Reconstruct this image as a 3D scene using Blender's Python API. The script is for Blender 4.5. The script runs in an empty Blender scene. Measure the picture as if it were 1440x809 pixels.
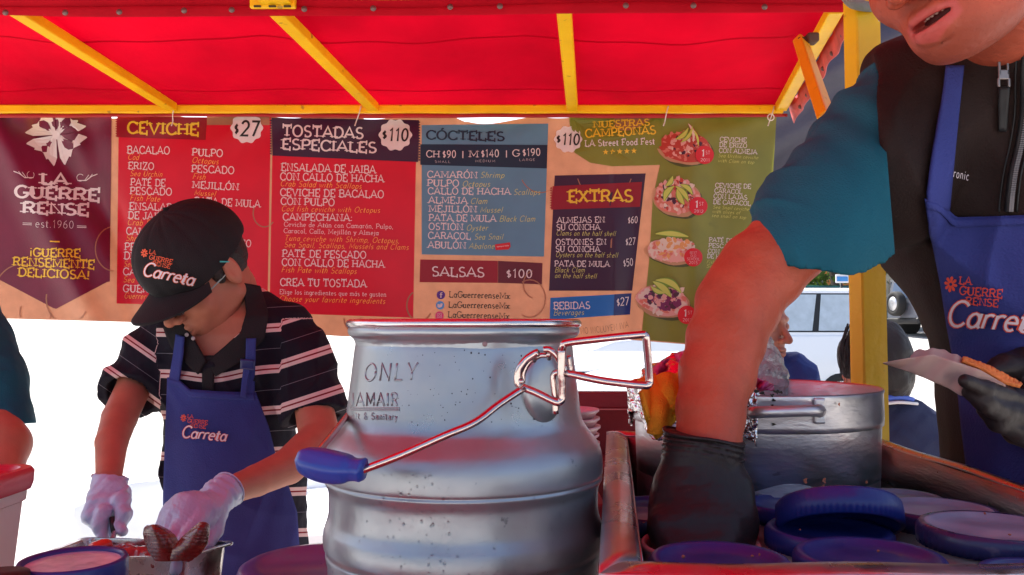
import bpy, bmesh, math, random
import numpy as np
from mathutils import Vector, Matrix
random.seed(7); RNG = np.random.RandomState(11)
SC = bpy.context.scene; COL = SC.collection
# ---------------------------------------------------------------- camera, sky, sun, exposure
F = 1200.0; HZ = 455.0; CAM = np.array([0, 0, 1.45]); PIT = math.atan((HZ - 404.5) / F)
cam = bpy.data.cameras.new('camera'); cam.lens = 36 * F / 1440; cam.sensor_width = 36; cam.clip_end = 600; cam.clip_start = .05
co = bpy.data.objects.new('camera', cam); COL.objects.link(co); co.location = CAM
co.rotation_euler = (math.pi / 2 + PIT, 0, 0); SC.camera = co
SUN = Vector((-.28, .52, .80)).normalized()
w = bpy.data.worlds.new("World"); SC.world = w; w.use_nodes = True
nt = w.node_tree; bg = nt.nodes['Background']; sk = nt.nodes.new('ShaderNodeTexSky'); sk.sky_type = 'NISHITA'
sk.sun_disc = False; sk.sun_elevation = math.asin(SUN.z); sk.sun_rotation = math.atan2(SUN.x, SUN.y)
sk.dust_density = 4.0; sk.air_density = .8
nt.links.new(sk.outputs[0], bg.inputs[0]); bg.inputs[1].default_value = .15
sl = bpy.data.lights.new('sun', 'SUN'); sl.energy = 5.0; sl.angle = math.radians(.5); sl.color = (1, .96, .9)
so = bpy.data.objects.new('sun', sl); COL.objects.link(so); so.rotation_euler = SUN.to_track_quat('Z', 'Y').to_euler()
SC.view_settings.view_transform = 'Standard'; SC.view_settings.look = 'None'
SC.view_settings.exposure = 1.15; SC.view_settings.gamma = 1
SC.cycles.max_bounces = 8; SC.cycles.diffuse_bounces = 4; SC.cycles.transparent_max_bounces = 12; SC.cycles.transmission_bounces = 6
SC.cycles.sample_clamp_indirect = 6; SC.cycles.caustics_reflective = False; SC.cycles.caustics_refractive = False
SC.cycles.use_denoising = True
# ---------------------------------------------------------------- projection helpers (photo pixel + distance -> place)
cp, sp = math.cos(PIT), math.sin(PIT)
def ray(px, py):
    px = np.asarray(px, float); py = np.asarray(py, float)
    dx = (px - 720) / F; dz = -(py - 404.5) / F
    return np.stack([dx + 0 * dz, cp - dz * sp + 0 * dx, sp + dz * cp + 0 * dx], -1)
def P(px, py, Y):
    d = ray(px, py); t = np.asarray(Y) / d[..., 1]
    return CAM + d * t[..., None] if d.ndim > 1 else CAM + d * t
def G(px, py, Z):
    d = ray(px, py); t = (Z - CAM[2]) / d[2]; return CAM + d * t
def V(a): return Vector([float(x) for x in a])
# ---------------------------------------------------------------- materials
MATS = {}
def mat(name, col, rough=.5, metal=0, var=.0, vs=8, bump=0, bs=60, spec=.5, trans=0, ior=1.45, sub=0, aniso=0, coat=0, emis=0, alpha=1, rvar=0, transl=0, dirt=None, dcol=(.1,.07,.05), bdet=3, sheen=0, stretch=None):
    if name in MATS: return MATS[name]
    m = bpy.data.materials.new(name); m.use_nodes = True; n = m.node_tree.nodes; L = m.node_tree.links; b = n['Principled BSDF']
    b.inputs['Base Color'].default_value = (*col, 1); b.inputs['Roughness'].default_value = rough; b.inputs['Metallic'].default_value = metal
    b.inputs['Specular IOR Level'].default_value = spec; b.inputs['IOR'].default_value = ior
    if trans: b.inputs['Transmission Weight'].default_value = trans
    if sub: b.inputs['Subsurface Weight'].default_value = sub; b.inputs['Subsurface Radius'].default_value = (.012, .005, .003); b.inputs['Subsurface Scale'].default_value = 1
    if coat: b.inputs['Coat Weight'].default_value = coat; b.inputs['Coat Roughness'].default_value = .15
    if sheen: b.inputs['Sheen Weight'].default_value = sheen
    if alpha < 1: b.inputs['Alpha'].default_value = alpha
    tc = n.new('ShaderNodeTexCoord'); src = tc.outputs['Object']
    if stretch:
        mp = n.new('ShaderNodeMapping'); mp.inputs['Scale'].default_value = stretch; L.new(src, mp.inputs[0]); src = mp.outputs[0]
    def noise(s, d=3):
        t = n.new('ShaderNodeTexNoise'); t.inputs['Scale'].default_value = s; t.inputs['Detail'].default_value = d; L.new(src, t.inputs['Vector']); return t
    cs = None
    if var:
        t = noise(vs, 5); mx = n.new('ShaderNodeMix'); mx.data_type = 'RGBA'
        mx.inputs[6].default_value = (*[max(0, c * (1 - var)) for c in col], 1); mx.inputs[7].default_value = (*[min(1, c * (1 + var)) for c in col], 1)
        r = n.new('ShaderNodeMapRange'); r.inputs[1].default_value = .3; r.inputs[2].default_value = .7; L.new(t.outputs[0], r.inputs[0]); L.new(r.outputs[0], mx.inputs[0])
        cs = mx.outputs[2]
    if dirt:
        t = noise(dirt[0], 6); r = n.new('ShaderNodeMapRange'); r.inputs[1].default_value = dirt[1]; r.inputs[2].default_value = dirt[1] + .06
        r.inputs[4].default_value = dirt[2]; L.new(t.outputs[0], r.inputs[0]); mx = n.new('ShaderNodeMix'); mx.data_type = 'RGBA'
        if cs: L.new(cs, mx.inputs[6])
        else: mx.inputs[6].default_value = (*col, 1)
        mx.inputs[7].default_value = (*dcol, 1); L.new(r.outputs[0], mx.inputs[0]); cs = mx.outputs[2]
    if cs: L.new(cs, b.inputs['Base Color'])
    if rvar:
        t = noise(vs * 2.3, 6); r = n.new('ShaderNodeMapRange'); r.inputs[1].default_value = .3; r.inputs[2].default_value = .7
        r.inputs[3].default_value = max(.02, rough - rvar); r.inputs[4].default_value = rough + rvar; L.new(t.outputs[0], r.inputs[0]); L.new(r.outputs[0], b.inputs['Roughness'])
    if bump:
        t = noise(bs, bdet); bp = n.new('ShaderNodeBump'); bp.inputs['Strength'].default_value = 1; bp.inputs['Distance'].default_value = bump
        L.new(t.outputs[0], bp.inputs['Height']); L.new(bp.outputs[0], b.inputs['Normal'])
    if transl:
        tr = n.new('ShaderNodeBsdfTranslucent'); tr.inputs[0].default_value = (*col, 1); 
        if cs: L.new(cs, tr.inputs[0])
        ms = n.new('ShaderNodeMixShader'); ms.inputs[0].default_value = transl; L.new(b.outputs[0], ms.inputs[1]); L.new(tr.outputs[0], ms.inputs[2]); L.new(ms.outputs[0], n['Material Output'].inputs[0])
    if emis: b.inputs['Emission Strength'].default_value = emis
    MATS[name] = m; return m
SKIN = mat('skin', (.49, .096, .050), .5, sub=.12, var=.14, vs=26, bump=.0011, bs=170, spec=.32, rvar=.06, dirt=(60, .66, .25), dcol=(.33, .10, .06))  # big man's skin, with the red canopy light mixed into its base colour
SKIN2 = mat('skin_light', (.46, .165, .10), .5, sub=.12, var=.08, vs=30, bump=.0004, bs=350, spec=.4)
YEL = mat('yellow_paint', (.93, .53, .006), .42, var=.08, vs=14, bump=.0008, bs=90, dirt=(38, .66, .75), dcol=(.25, .14, .03), spec=.4)
REDC = mat('red_canopy_cloth', (.48, .0006, .013), .8, var=.34, vs=2.6, bump=.0016, bs=36, transl=.155, spec=.06)
REDH = mat('red_hem_cloth', (.44, .004, .014), .7, var=.15, vs=9, bump=.0015, bs=55, spec=.08)
STEEL = mat('stainless_steel', (.60, .57, .55), .26, 1, var=.12, vs=12, rvar=.12, bump=.0004, bs=150, dirt=(26, .66, .5), dcol=(.22, .17, .15))
STEEL2 = mat('pot_steel', (.66, .64, .64), .42, .85, var=.14, vs=16, rvar=.10, bump=.0005, bs=90, dirt=(40, .68, .5), dcol=(.25, .2, .2), stretch=(1, 1, 3))
# ---------------------------------------------------------------- object helpers
def tag(o, label=None, cat=None, group=None, kind=None):
    if label: o['label'] = label
    if cat: o['category'] = cat
    if group: o['group'] = group
    if kind: o['kind'] = kind
    return o
def thing(name, label, cat, loc=(0, 0, 0), group=None):
    o = bpy.data.objects.new(name, None); COL.objects.link(o); o.location = V(loc); o.empty_display_size = .05
    return tag(o, label, cat, group)
def link(name, me, parent=None, loc=(0, 0, 0)):
    """a mesh object; vertices are in world axes, offset by loc"""
    o = bpy.data.objects.new(name, me); COL.objects.link(o); l = V(loc)
    if parent is not None:
        o.parent = parent; q = parent
        while q is not None: l = l - q.location; q = q.parent
    o.location = l; return o
def mesh(name, vs, fs, m, smooth=True):
    me = bpy.data.meshes.new(name); vs = np.asarray(vs, float)
    me.from_pydata(vs.tolist(), [], [list(map(int, f)) for f in fs] if not isinstance(fs, np.ndarray) else fs.tolist())
    ms = m if isinstance(m, (list, tuple)) else [m]
    for x in ms: me.materials.append(x)
    if smooth: me.polygons.foreach_set('use_smooth', [True] * len(me.polygons))
    me.validate(); me.update(); return me
def fixn(me):
    bm = bmesh.new(); bm.from_mesh(me); bmesh.ops.recalc_face_normals(bm, faces=bm.faces); bm.to_mesh(me); bm.free(); return me
def mk(name, vs, fs, m, parent=None, smooth=True, loc=(0, 0, 0), fix=False, autos=None):
    me = mesh(name, vs, fs, m, smooth)
    if fix: fixn(me)
    o = link(name, me, parent, loc)
    if autos:
        o.data.set_sharp_from_angle(angle=math.radians(autos))
    return o
def join(parts):
    vs = []; fs = []; n = 0
    for v, f in parts:
        v = np.asarray(v, float).reshape(-1, 3); vs.append(v); fs += [[i + n for i in q] for q in f]; n += len(v)
    return np.concatenate(vs), fs
def box(c, s, R=None, bev=0, seg=2):
    bm = bmesh.new(); bmesh.ops.create_cube(bm, size=1); bmesh.ops.scale(bm, vec=s, verts=bm.verts)
    if bev: bmesh.ops.bevel(bm, geom=bm.edges[:], offset=bev, segments=seg, affect='EDGES', profile=.5)
    v = np.array([x.co[:] for x in bm.verts]); f = [[q.index for q in p.verts] for p in bm.faces]; bm.free()
    if R is not None: v = v @ np.array(R).T
    return v + np.array(c, float), f
def beam(a, b, w, h, up=(0, 0, 1), bev=.002):
    a = np.array(a, float); b = np.array(b, float); d = b - a; L = np.linalg.norm(d); d /= L
    u = np.array(up, float); s = np.cross(d, u); s /= np.linalg.norm(s); u = np.cross(s, d)
    return box((a + b) / 2, (w, L, h), np.stack([s, d, u], 1), bev)
def crom(pts, n=6):
    pts = np.asarray(pts, float)
    if len(pts) < 3: return pts
    p = np.vstack([2 * pts[0] - pts[1], pts, 2 * pts[-1] - pts[-2]]); out = []
    for i in range(1, len(p) - 2):
        for k in range(n):
            t = k / n; a, b, c, d = p[i - 1:i + 3]
            out.append(.5 * ((2 * b) + (c - a) * t + (2 * a - 5 * b + 4 * c - d) * t * t + (3 * b - a - 3 * c + d) * t ** 3))
    out.append(p[-2]); return np.array(out)
def tube(pts, r, n=10, cap=True, smooth=0, closed=False):
    pts = np.asarray(pts, float)
    if smooth: pts = crom(pts, smooth)
    m = len(pts); r = np.broadcast_to(np.asarray(r, float), (m,)) if np.ndim(r) == 0 or len(r) == m else np.interp(np.linspace(0, 1, m), np.linspace(0, 1, len(r)), r)
    T = np.gradient(pts, axis=0)
    if closed: T = np.roll(pts, -1, 0) - np.roll(pts, 1, 0)
    T /= np.linalg.norm(T, axis=1)[:, None] + 1e-12
    u = np.cross(T[0], [0, 0, 1.]); 
    if np.linalg.norm(u) < .1: u = np.cross(T[0], [1., 0, 0])
    vs = []
    for i in range(m):
        u = u - T[i] * np.dot(u, T[i]); u /= np.linalg.norm(u); v = np.cross(T[i], u)
        a = np.linspace(0, 2 * np.pi, n, endpoint=False)
        vs.append(pts[i] + r[i] * (np.cos(a)[:, None] * u + np.sin(a)[:, None] * v))
    vs = np.concatenate(vs); fs = []
    for i in range(m if closed else m - 1):
        j = (i + 1) % m
        for k in range(n): fs.append([i * n + k, i * n + (k + 1) % n, j * n + (k + 1) % n, j * n + k])
    if cap and not closed: fs.append(list(range(n))[::-1]); fs.append([(m - 1) * n + k for k in range(n)])
    return vs, fs
def lathe(prof, n=48, c=(0, 0, 0), rf=None):
    vs = []; fs = []; m = len(prof)
    for r, z in prof:
        for k in range(n):
            a = 2 * math.pi * k / n; q = r * (1 + (rf(a, z) if rf else 0)); vs.append((c[0] + q * math.cos(a), c[1] + q * math.sin(a), c[2] + z))
    for i in range(m - 1):
        for k in range(n): fs.append([i * n + k, i * n + (k + 1) % n, (i + 1) * n + (k + 1) % n, (i + 1) * n + k])
    return np.array(vs), fs
def grid(fn, nu, nv):
    u, v = np.meshgrid(np.linspace(0, 1, nu), np.linspace(0, 1, nv), indexing='ij'); p = fn(u.ravel(), v.ravel())
    fs = [[i * nv + j, (i + 1) * nv + j, (i + 1) * nv + j + 1, i * nv + j + 1] for i in range(nu - 1) for j in range(nv - 1)]
    return p, fs
def thick(v, f, t, off=None):
    """give a sheet of quads a thickness: back copy along its mean vertex normals"""
    v = np.asarray(v, float); N = np.zeros_like(v)
    for q in f:
        n = np.cross(v[q[1]] - v[q[0]], v[q[2]] - v[q[0]])
        for i in q: N[i] += n
    N /= np.linalg.norm(N, axis=1)[:, None] + 1e-12
    if off is not None: N[:] = off
    m = len(v); v2 = np.vstack([v, v - N * t]); fs = [list(q) for q in f] + [[i + m for i in q[::-1]] for q in f]
    ec = {}
    for q in f:
        for a, b in zip(q, list(q[1:]) + [q[0]]): ec[(a, b)] = 1
    for a, b in list(ec):
        if (b, a) not in ec: fs.append([b, a, a + m, b + m])
    return v2, fs
# ---------------------------------------------------------------- signed-distance shapes for people, cloth, food
def smin(a, b, k):
    if k <= 0: return np.minimum(a, b)
    h = np.clip(.5 + .5 * (b - a) / k, 0, 1); return b * (1 - h) + a * h - k * h * (1 - h)
class Sdf:
    def __init__(s): s.p = []; s.lo = np.full(3, 1e9); s.hi = -s.lo; s.post = []
    def bb(s, c, r): c = np.asarray(c); s.lo = np.minimum(s.lo, c - r); s.hi = np.maximum(s.hi, c + r)
    def cone(s, a, b, ra, rb=None, k=.01, sub=False, flat=None):
        rb = ra if rb is None else rb; a = np.array(a, float); b = np.array(b, float)
        if not sub: s.bb(a, ra); s.bb(b, rb)
        ba = b - a; L2 = max(ba @ ba, 1e-12)
        def f(X):
            q = X - a; t = np.clip(q @ ba / L2, 0, 1); w_ = q - t[:, None] * ba
            if flat is not None:   # flat=(normal, factor): squash along normal
                c_ = w_ @ flat[0]; w_ = w_ + (c_ * (1 / flat[1] - 1))[:, None] * flat[0]
            return (np.sqrt((w_ * w_).sum(1)) - (ra + (rb - ra) * t)) * (flat[1] if flat is not None else 1)
        s.p.append((f, k, sub)); return s
    def chain(s, pts, rs, k=.012, flat=None):
        for i in range(len(pts) - 1): s.cone(pts[i], pts[i + 1], rs[i], rs[i + 1], k, flat=flat)
        return s
    def ell(s, c, r, R=None, k=.01, sub=False):
        c = np.array(c, float); r = np.array(r, float)
        if not sub: s.bb(c, r.max())
        def f(X):
            q = X - c
            if R is not None: q = q @ R
            k0 = np.sqrt(((q / r) ** 2).sum(1)) + 1e-9; k1 = np.sqrt(((q / r ** 2) ** 2).sum(1)) + 1e-9
            return k0 * (k0 - 1) / k1
        s.p.append((f, k, sub)); return s
    def slices(s, rows, k=.02, pw=2.3):
        """rows: (z, cx, cy, rx, ry) from low to high"""
        A = np.array(sorted(rows)); z = A[:, 0]
        for a in A: s.bb(a[1:3].tolist() + [a[0]], [a[3], a[4], 0])
        def f(X):
            Z = X[:, 2]; cx, cy, rx, ry = [np.interp(Z, z, A[:, i]) for i in (1, 2, 3, 4)]
            q = (np.abs((X[:, 0] - cx) / rx) ** pw + np.abs((X[:, 1] - cy) / ry) ** pw) ** (1 / pw)
            d = (q - 1) * np.minimum(rx, ry) * .9
            return np.maximum(d, np.maximum(z[0] - Z, Z - z[-1]))
        s.p.append((f, k, False)); return s
    def other(s, o, k=0): 
        s.lo = np.minimum(s.lo, o.lo); s.hi = np.maximum(s.hi, o.hi); s.p.append((o, k, False)); return s
    def __call__(s, X):
        d = None
        for f, k, sub in s.p:
            e = f(X)
            if d is None: d = e
            elif sub: d = -smin(-d, e, k)
            else: d = smin(d, e, k)
        for g in s.post: d = g(X, d)
        return d
    def mesh(s, h, lo=None, hi=None, refine=2):
        lo = (s.lo - 3 * h) if lo is None else np.array(lo, float); hi = (s.hi + 3 * h) if hi is None else np.array(hi, float)
        B = 4; n = (np.ceil((hi - lo) / (h * B)).astype(int) + 1)
        ax = [lo[i] + (np.arange(n[i]) + .5) * B * h - .5 * h for i in range(3)]
        X = np.stack(np.meshgrid(*ax, indexing='ij'), -1).reshape(-1, 3); c = s(X).reshape(n)
        f = np.repeat(np.repeat(np.repeat(c, B, 0), B, 1), B, 2); near = np.abs(f) < B * h * 1.9; N = n * B
        idx = np.argwhere(near)
        X = lo + idx * h; val = np.empty(len(X))
        for i in range(0, len(X), 200000): val[i:i + 200000] = s(X[i:i + 200000])
        f[near] = val; f = f.astype(float)
        ins = f < 0
        I = ins[:-1, :-1, :-1].astype(np.int8); cnt = np.zeros(I.shape, np.int8)
        for dx in (0, 1):
            for dy in (0, 1):
                for dz in (0, 1): cnt += ins[dx:N[0] - 1 + dx, dy:N[1] - 1 + dy, dz:N[2] - 1 + dz]
        act = (cnt > 0) & (cnt < 8); cells = np.argwhere(act); vid = -np.ones(act.shape, int); vid[act] = np.arange(len(cells))
        acc = np.zeros((len(cells), 3)); w_ = np.zeros(len(cells))
        for d in range(3):
            e = np.zeros(3, int); e[d] = 1; o1, o2 = [i for i in range(3) if i != d]
            for a in (0, 1):
                for b in (0, 1):
                    o = np.zeros(3, int); o[o1] = a; o[o2] = b; p = cells + o; q = p + e
                    fa = f[p[:, 0], p[:, 1], p[:, 2]]; fb = f[q[:, 0], q[:, 1], q[:, 2]]; cr = (fa < 0) != (fb < 0)
                    t = np.where(cr, fa / np.where(cr, fa - fb, 1), 0); acc += np.where(cr[:, None], p + t[:, None] * e, 0); w_ += cr
        vs = lo + acc / w_[:, None] * h; fs = []
        for d in range(3):
            o1, o2 = (d + 1) % 3, (d + 2) % 3
            sl = [slice(0, -1)] * 3; sh = [slice(0, -1)] * 3; sh[d] = slice(1, None)
            a = ins[tuple(slice(0, N[i] - (1 if i == d else 0)) for i in range(3))]; b = ins[tuple(slice(1 if i == d else 0, N[i]) for i in range(3))]
            e = np.argwhere(a != b); e = e[(e[:, o1] > 0) & (e[:, o2] > 0) & (e[:, o1] < N[o1] - 1) & (e[:, o2] < N[o2] - 1)]
            fl = a[e[:, 0], e[:, 1], e[:, 2]]; c4 = []
            for x, y in ((1, 1), (0, 1), (0, 0), (1, 0)):
                q = e.copy(); q[:, o1] -= x; q[:, o2] -= y; c4.append(vid[q[:, 0], q[:, 1], q[:, 2]])
            c4 = np.stack(c4, 1); c4[~fl] = c4[~fl][:, ::-1]; fs.append(c4[(c4 >= 0).all(1)])
        for _ in range(refine):
            e = h * .3; d0 = s(vs); g = np.stack([s(vs + np.eye(3)[i] * e) - d0 for i in range(3)], 1) / e
            vs = vs - np.clip(d0 / ((g * g).sum(1) + .2), -h * .7, h * .7)[:, None] * g
        return vs, np.concatenate(fs)
def march(s, px, py, Y0, Y1, off=0.0, n=70):
    """where the sight line of a photo pixel meets shape s: surface drape"""
    d = ray(np.asarray(px, float), np.asarray(py, float)); L = np.linalg.norm(d, axis=1); t = Y0 / d[:, 1]; best = np.full(len(t), 1e9); bt = t.copy()
    for _ in range(n):
        e = s(CAM + d * t[:, None]) - off; bb = e < best - 1e-5; bt = np.where(bb, t, bt); best = np.minimum(best, e)
        t = np.where(e > 3e-4, np.minimum(t + np.maximum(e, 4e-4) * .7 / L, Y1 / d[:, 1] * 1.02), t)
    hit = best < 4e-3; tt = np.where(best < 1e-3, t, bt)
    tt = np.where(t > Y1 / d[:, 1] * 1.01, bt, tt)
    return CAM + d * tt[:, None]
def wrinkle(X, sc, amp, seed=0, aniso=(1, 1, 1)):
    r = np.random.RandomState(seed); q = X * np.array(aniso) * sc; o = 0; A = 1
    for i in range(4):
        D = r.randn(3, 3); ph = r.rand(3) * 6
        wv = np.sin(q @ D[0] + ph[0] + 1.6 * np.sin(q @ D[1] * .7 + ph[1]) + .8 * np.sin(q @ D[2] * 1.3 + ph[2])); o = o + A * wv; A *= .6; q = q * 1.7
    return o * amp / 2
# ---------------------------------------------------------------- a drawn alphabet: slab, plain, italic and script print
def A_(cx, cy, rx, ry, a0, a1, n=9):
    return [(cx + rx * math.cos(math.radians(a0 + (a1 - a0) * i / n)), cy + ry * math.sin(math.radians(a0 + (a1 - a0) * i / n))) for i in range(n + 1)]
GL = {
 'A': (.86, [[(.03, 0), (.43, 1), (.83, 0)], [(.2, .33), (.66, .33)]]), 'B': (.7, [[(.12, 0), (.12, 1)], [(.12, 1)] + A_(.4, .76, .24, .24, 90, -90) + [(.12, .52)], [(.12, .52)] + A_(.42, .26, .27, .26, 90, -90) + [(.12, 0)]]),
 'C': (.76, [A_(.42, .5, .36, .5, 42, 318, 14)]), 'D': (.78, [[(.12, 0), (.12, 1)], [(.12, 1)] + A_(.34, .5, .4, .5, 90, -90) + [(.12, 0)]]),
 'E': (.68, [[(.12, 0), (.12, 1)], [(.12, 1), (.62, 1)], [(.12, .5), (.48, .5)], [(.12, 0), (.62, 0)]]), 'F': (.64, [[(.12, 0), (.12, 1)], [(.12, 1), (.62, 1)], [(.12, .5), (.48, .5)]]),
 'G': (.8, [A_(.42, .5, .36, .5, 45, 345, 14) + [(.77, .42)], [(.48, .42), (.82, .42)]]), 'H': (.84, [[(.12, 0), (.12, 1)], [(.72, 0), (.72, 1)], [(.12, .5), (.72, .5)]]),
 'I': (.34, [[(.17, 0), (.17, 1)]]), 'J': (.54, [[(.4, 1), (.4, .3)] + A_(.22, .26, .18, .26, 0, -170)]), 'K': (.8, [[(.12, 0), (.12, 1)], [(.72, 1), (.14, .42)], [(.3, .56), (.76, 0)]]),
 'L': (.66, [[(.12, 0), (.12, 1)], [(.12, 0), (.62, 0)]]), 'M': (1.0, [[(.12, 0), (.12, 1), (.5, .22), (.88, 1), (.88, 0)]]), 'N': (.86, [[(.12, 0), (.12, 1), (.74, 0), (.74, 1)]]),
 'O': (.84, [A_(.42, .5, .36, .5, 0, 360, 18)]), 'P': (.68, [[(.12, 0), (.12, 1)], [(.12, 1)] + A_(.4, .73, .25, .27, 90, -90) + [(.12, .46)]]), 'Q': (.84, [A_(.42, .5, .36, .5, 0, 360, 18), [(.5, .2), (.8, -.1)]]),
 'R': (.78, [[(.12, 0), (.12, 1)], [(.12, 1)] + A_(.4, .75, .25, .25, 90, -90) + [(.12, .5)], [(.42, .5), (.7, 0)]]), 'S': (.66, [A_(.34, .75, .24, .25, 40, 270, 9) + A_(.34, .25, .26, .25, 90, -145, 9)[1:]]),
 'T': (.76, [[(.38, 0), (.38, 1)], [(.06, 1), (.7, 1)]]), 'U': (.82, [[(.13, 1), (.13, .32)] + A_(.41, .32, .28, .32, 180, 360) + [(.69, 1)]]), 'V': (.82, [[(.05, 1), (.41, 0), (.77, 1)]]),
 'W': (1.1, [[(.05, 1), (.3, 0), (.55, .8), (.8, 0), (1.05, 1)]]), 'X': (.8, [[(.08, 0), (.72, 1)], [(.08, 1), (.72, 0)]]), 'Y': (.8, [[(.06, 1), (.4, .45), (.74, 1)], [(.4, .45), (.4, 0)]]), 'Z': (.72, [[(.1, 1), (.62, 1), (.1, 0), (.64, 0)]]),
 '0': (.6, [A_(.3, .5, .22, .46, 0, 360, 16)]), '1': (.42, [[(.1, .78), (.25, .98), (.25, 0)]]), '2': (.6, [A_(.3, .7, .22, .27, 165, -35, 9) + [(.08, .04), (.54, .04)]]),
 '3': (.6, [A_(.28, .73, .2, .24, 150, -85, 8), A_(.28, .26, .23, .25, 88, -150, 8)]), '4': (.62, [[(.42, 0), (.42, .98), (.06, .3), (.58, .3)]]), '5': (.6, [[(.52, .95), (.14, .95), (.12, .55)] + A_(.28, .32, .24, .3, 115, -140, 9)]),
 '6': (.6, [A_(.3, .3, .21, .27, 0, 360, 12), [(.1, .34), (.16, .7), (.42, .97)]]), '7': (.58, [[(.06, .95), (.52, .95), (.2, 0)]]), '8': (.6, [A_(.3, .72, .18, .23, 0, 360, 12), A_(.3, .26, .22, .25, 0, 360, 12)]),
 '9': (.6, [A_(.3, .67, .21, .27, 0, 360, 12), [(.5, .62), (.44, .28), (.18, .02)]]), '$': (.46, [A_(.23, .6, .15, .16, 40, 270, 7) + A_(.23, .28, .16, .16, 90, -140, 7)[1:], [(.23, -.02), (.23, .9)]]),
 '!': (.28, [[(.14, 1), (.14, .32)], [(.14, .1), (.14, 0)]]), '¡': (.28, [[(.14, .7), (.14, 0)], [(.14, 1), (.14, .9)]]), '.': (.24, [[(.1, .0), (.1, .1)]]), ',': (.24, [[(.12, .1), (.05, -.14)]]), ':': (.26, [[(.12, .05), (.12, .15)], [(.12, .5), (.12, .6)]]),
 '|': (.3, [[(.15, -.05), (.15, 1)]]), '-': (.4, [[(.06, .4), (.34, .4)]]), ' ': (.34, []), '&': (.8, [[(.7, 0), (.2, .7)] + A_(.33, .8, .15, .18, 190, -20) + [(.12, .3), (.2, .05), (.42, 0), (.7, .4)]]),
 'a': (.56, [A_(.26, .3, .19, .3, 0, 360, 12), [(.46, .62), (.46, .06), (.54, 0)]]), 'b': (.56, [[(.1, 1), (.1, 0)], A_(.3, .3, .2, .3, 0, 360, 12)]), 'c': (.5, [A_(.28, .3, .2, .3, 45, 315, 10)]), 'd': (.58, [A_(.26, .3, .2, .3, 0, 360, 12), [(.47, 1), (.47, 0)]]),
 'e': (.54, [[(.08, .33), (.46, .33)] + A_(.27, .3, .2, .3, 10, 310, 11)]), 'f': (.36, [A_(.3, .8, .14, .18, 60, 180, 5) + [(.16, 0)], [(.03, .6), (.32, .6)]]), 'g': (.56, [A_(.26, .32, .19, .28, 0, 360, 12), [(.46, .6), (.46, -.1)] + A_(.28, -.1, .18, .2, 0, -150, 7)]),
 'h': (.58, [[(.1, 1), (.1, 0)], [(.1, .4)] + A_(.28, .4, .18, .22, 160, 0, 7) + [(.46, 0)]]), 'i': (.28, [[(.13, .6), (.13, 0)], [(.13, .8), (.13, .9)]]), 'j': (.28, [[(.16, .6), (.16, -.1), (.02, -.26)], [(.16, .8), (.16, .9)]]), 'k': (.54, [[(.1, 1), (.1, 0)], [(.46, .6), (.12, .26)], [(.22, .36), (.48, 0)]]),
 'l': (.28, [[(.13, 1), (.13, 0)]]), 'm': (.86, [[(.1, .6), (.1, 0)], [(.1, .4)] + A_(.26, .4, .16, .22, 160, 0, 6) + [(.42, 0)], [(.42, .4)] + A_(.58, .4, .16, .22, 160, 0, 6) + [(.74, 0)]]), 'n': (.58, [[(.1, .6), (.1, 0)], [(.1, .4)] + A_(.28, .4, .18, .22, 160, 0, 7) + [(.46, 0)]]),
 'o': (.56, [A_(.28, .3, .2, .3, 0, 360, 14)]), 'p': (.56, [[(.1, .6), (.1, -.3)], A_(.3, .3, .2, .3, 0, 360, 12)]), 'q': (.56, [A_(.26, .3, .2, .3, 0, 360, 12), [(.46, .6), (.46, -.3)]]), 'r': (.42, [[(.1, .6), (.1, 0)], [(.1, .38)] + A_(.28, .38, .18, .22, 160, 50, 5)]),
 's': (.46, [A_(.24, .45, .15, .15, 40, 270, 6) + A_(.24, .15, .16, .15, 90, -140, 6)[1:]]), 't': (.38, [[(.16, .85), (.16, .12)] + A_(.28, .12, .12, .12, 180, 300, 4), [(.02, .6), (.34, .6)]]), 'u': (.58, [[(.1, .6), (.1, .2)] + A_(.28, .2, .18, .2, 180, 360, 7) + [(.46, .6)], [(.46, .6), (.46, 0)]]),
 'v': (.52, [[(.05, .6), (.26, 0), (.47, .6)]]), 'w': (.78, [[(.05, .6), (.22, 0), (.39, .55), (.56, 0), (.73, .6)]]), 'x': (.54, [[(.07, 0), (.47, .6)], [(.07, .6), (.47, 0)]]), 'y': (.52, [[(.05, .6), (.27, .02)], [(.47, .6), (.2, -.2), (.05, -.28)]]), 'z': (.5, [[(.08, .6), (.42, .6), (.08, 0), (.44, 0)]]),
}
for a, b in (('Á', 'A'), ('É', 'E'), ('Í', 'I'), ('Ó', 'O'), ('Ú', 'U')):
    wd, st = GL[b]; GL[a] = (wd, st + [[(wd / 2 - .05, 1.12), (wd / 2 + .12, 1.3)]])
for a, b in (('á', 'a'), ('é', 'e'), ('í', 'i'), ('ó', 'o'), ('ú', 'u')):
    wd, st = GL[b]; GL[a] = (wd, st + [[(wd / 2 - .04, .74), (wd / 2 + .1, .92)]])
def ribbon(pl, w_):
    pl = np.array(pl, float); d = np.diff(pl, axis=0); L = np.linalg.norm(d, axis=1)[:, None] + 1e-9; d = d / L
    n = np.stack([-d[:, 1], d[:, 0]], 1); m = len(pl); closed = np.linalg.norm(pl[0] - pl[-1]) < 1e-6; O = np.zeros((m, 2))
    for i in range(m):
        a = n[i - 1] if i > 0 else (n[-1] if closed else n[0]); b = n[i] if i < m - 1 else (n[0] if closed else n[-1])
        q = a + b; l = q @ q
        O[i] = q * (2 / max(l, .9)) * .5 * 1.0 if l > 1e-6 else a
    v = np.vstack([pl + O * w_ / 2, pl - O * w_ / 2]); f = [[i, i + 1, m + i + 1, m + i] for i in range(m - 1)]; return v, f
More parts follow.
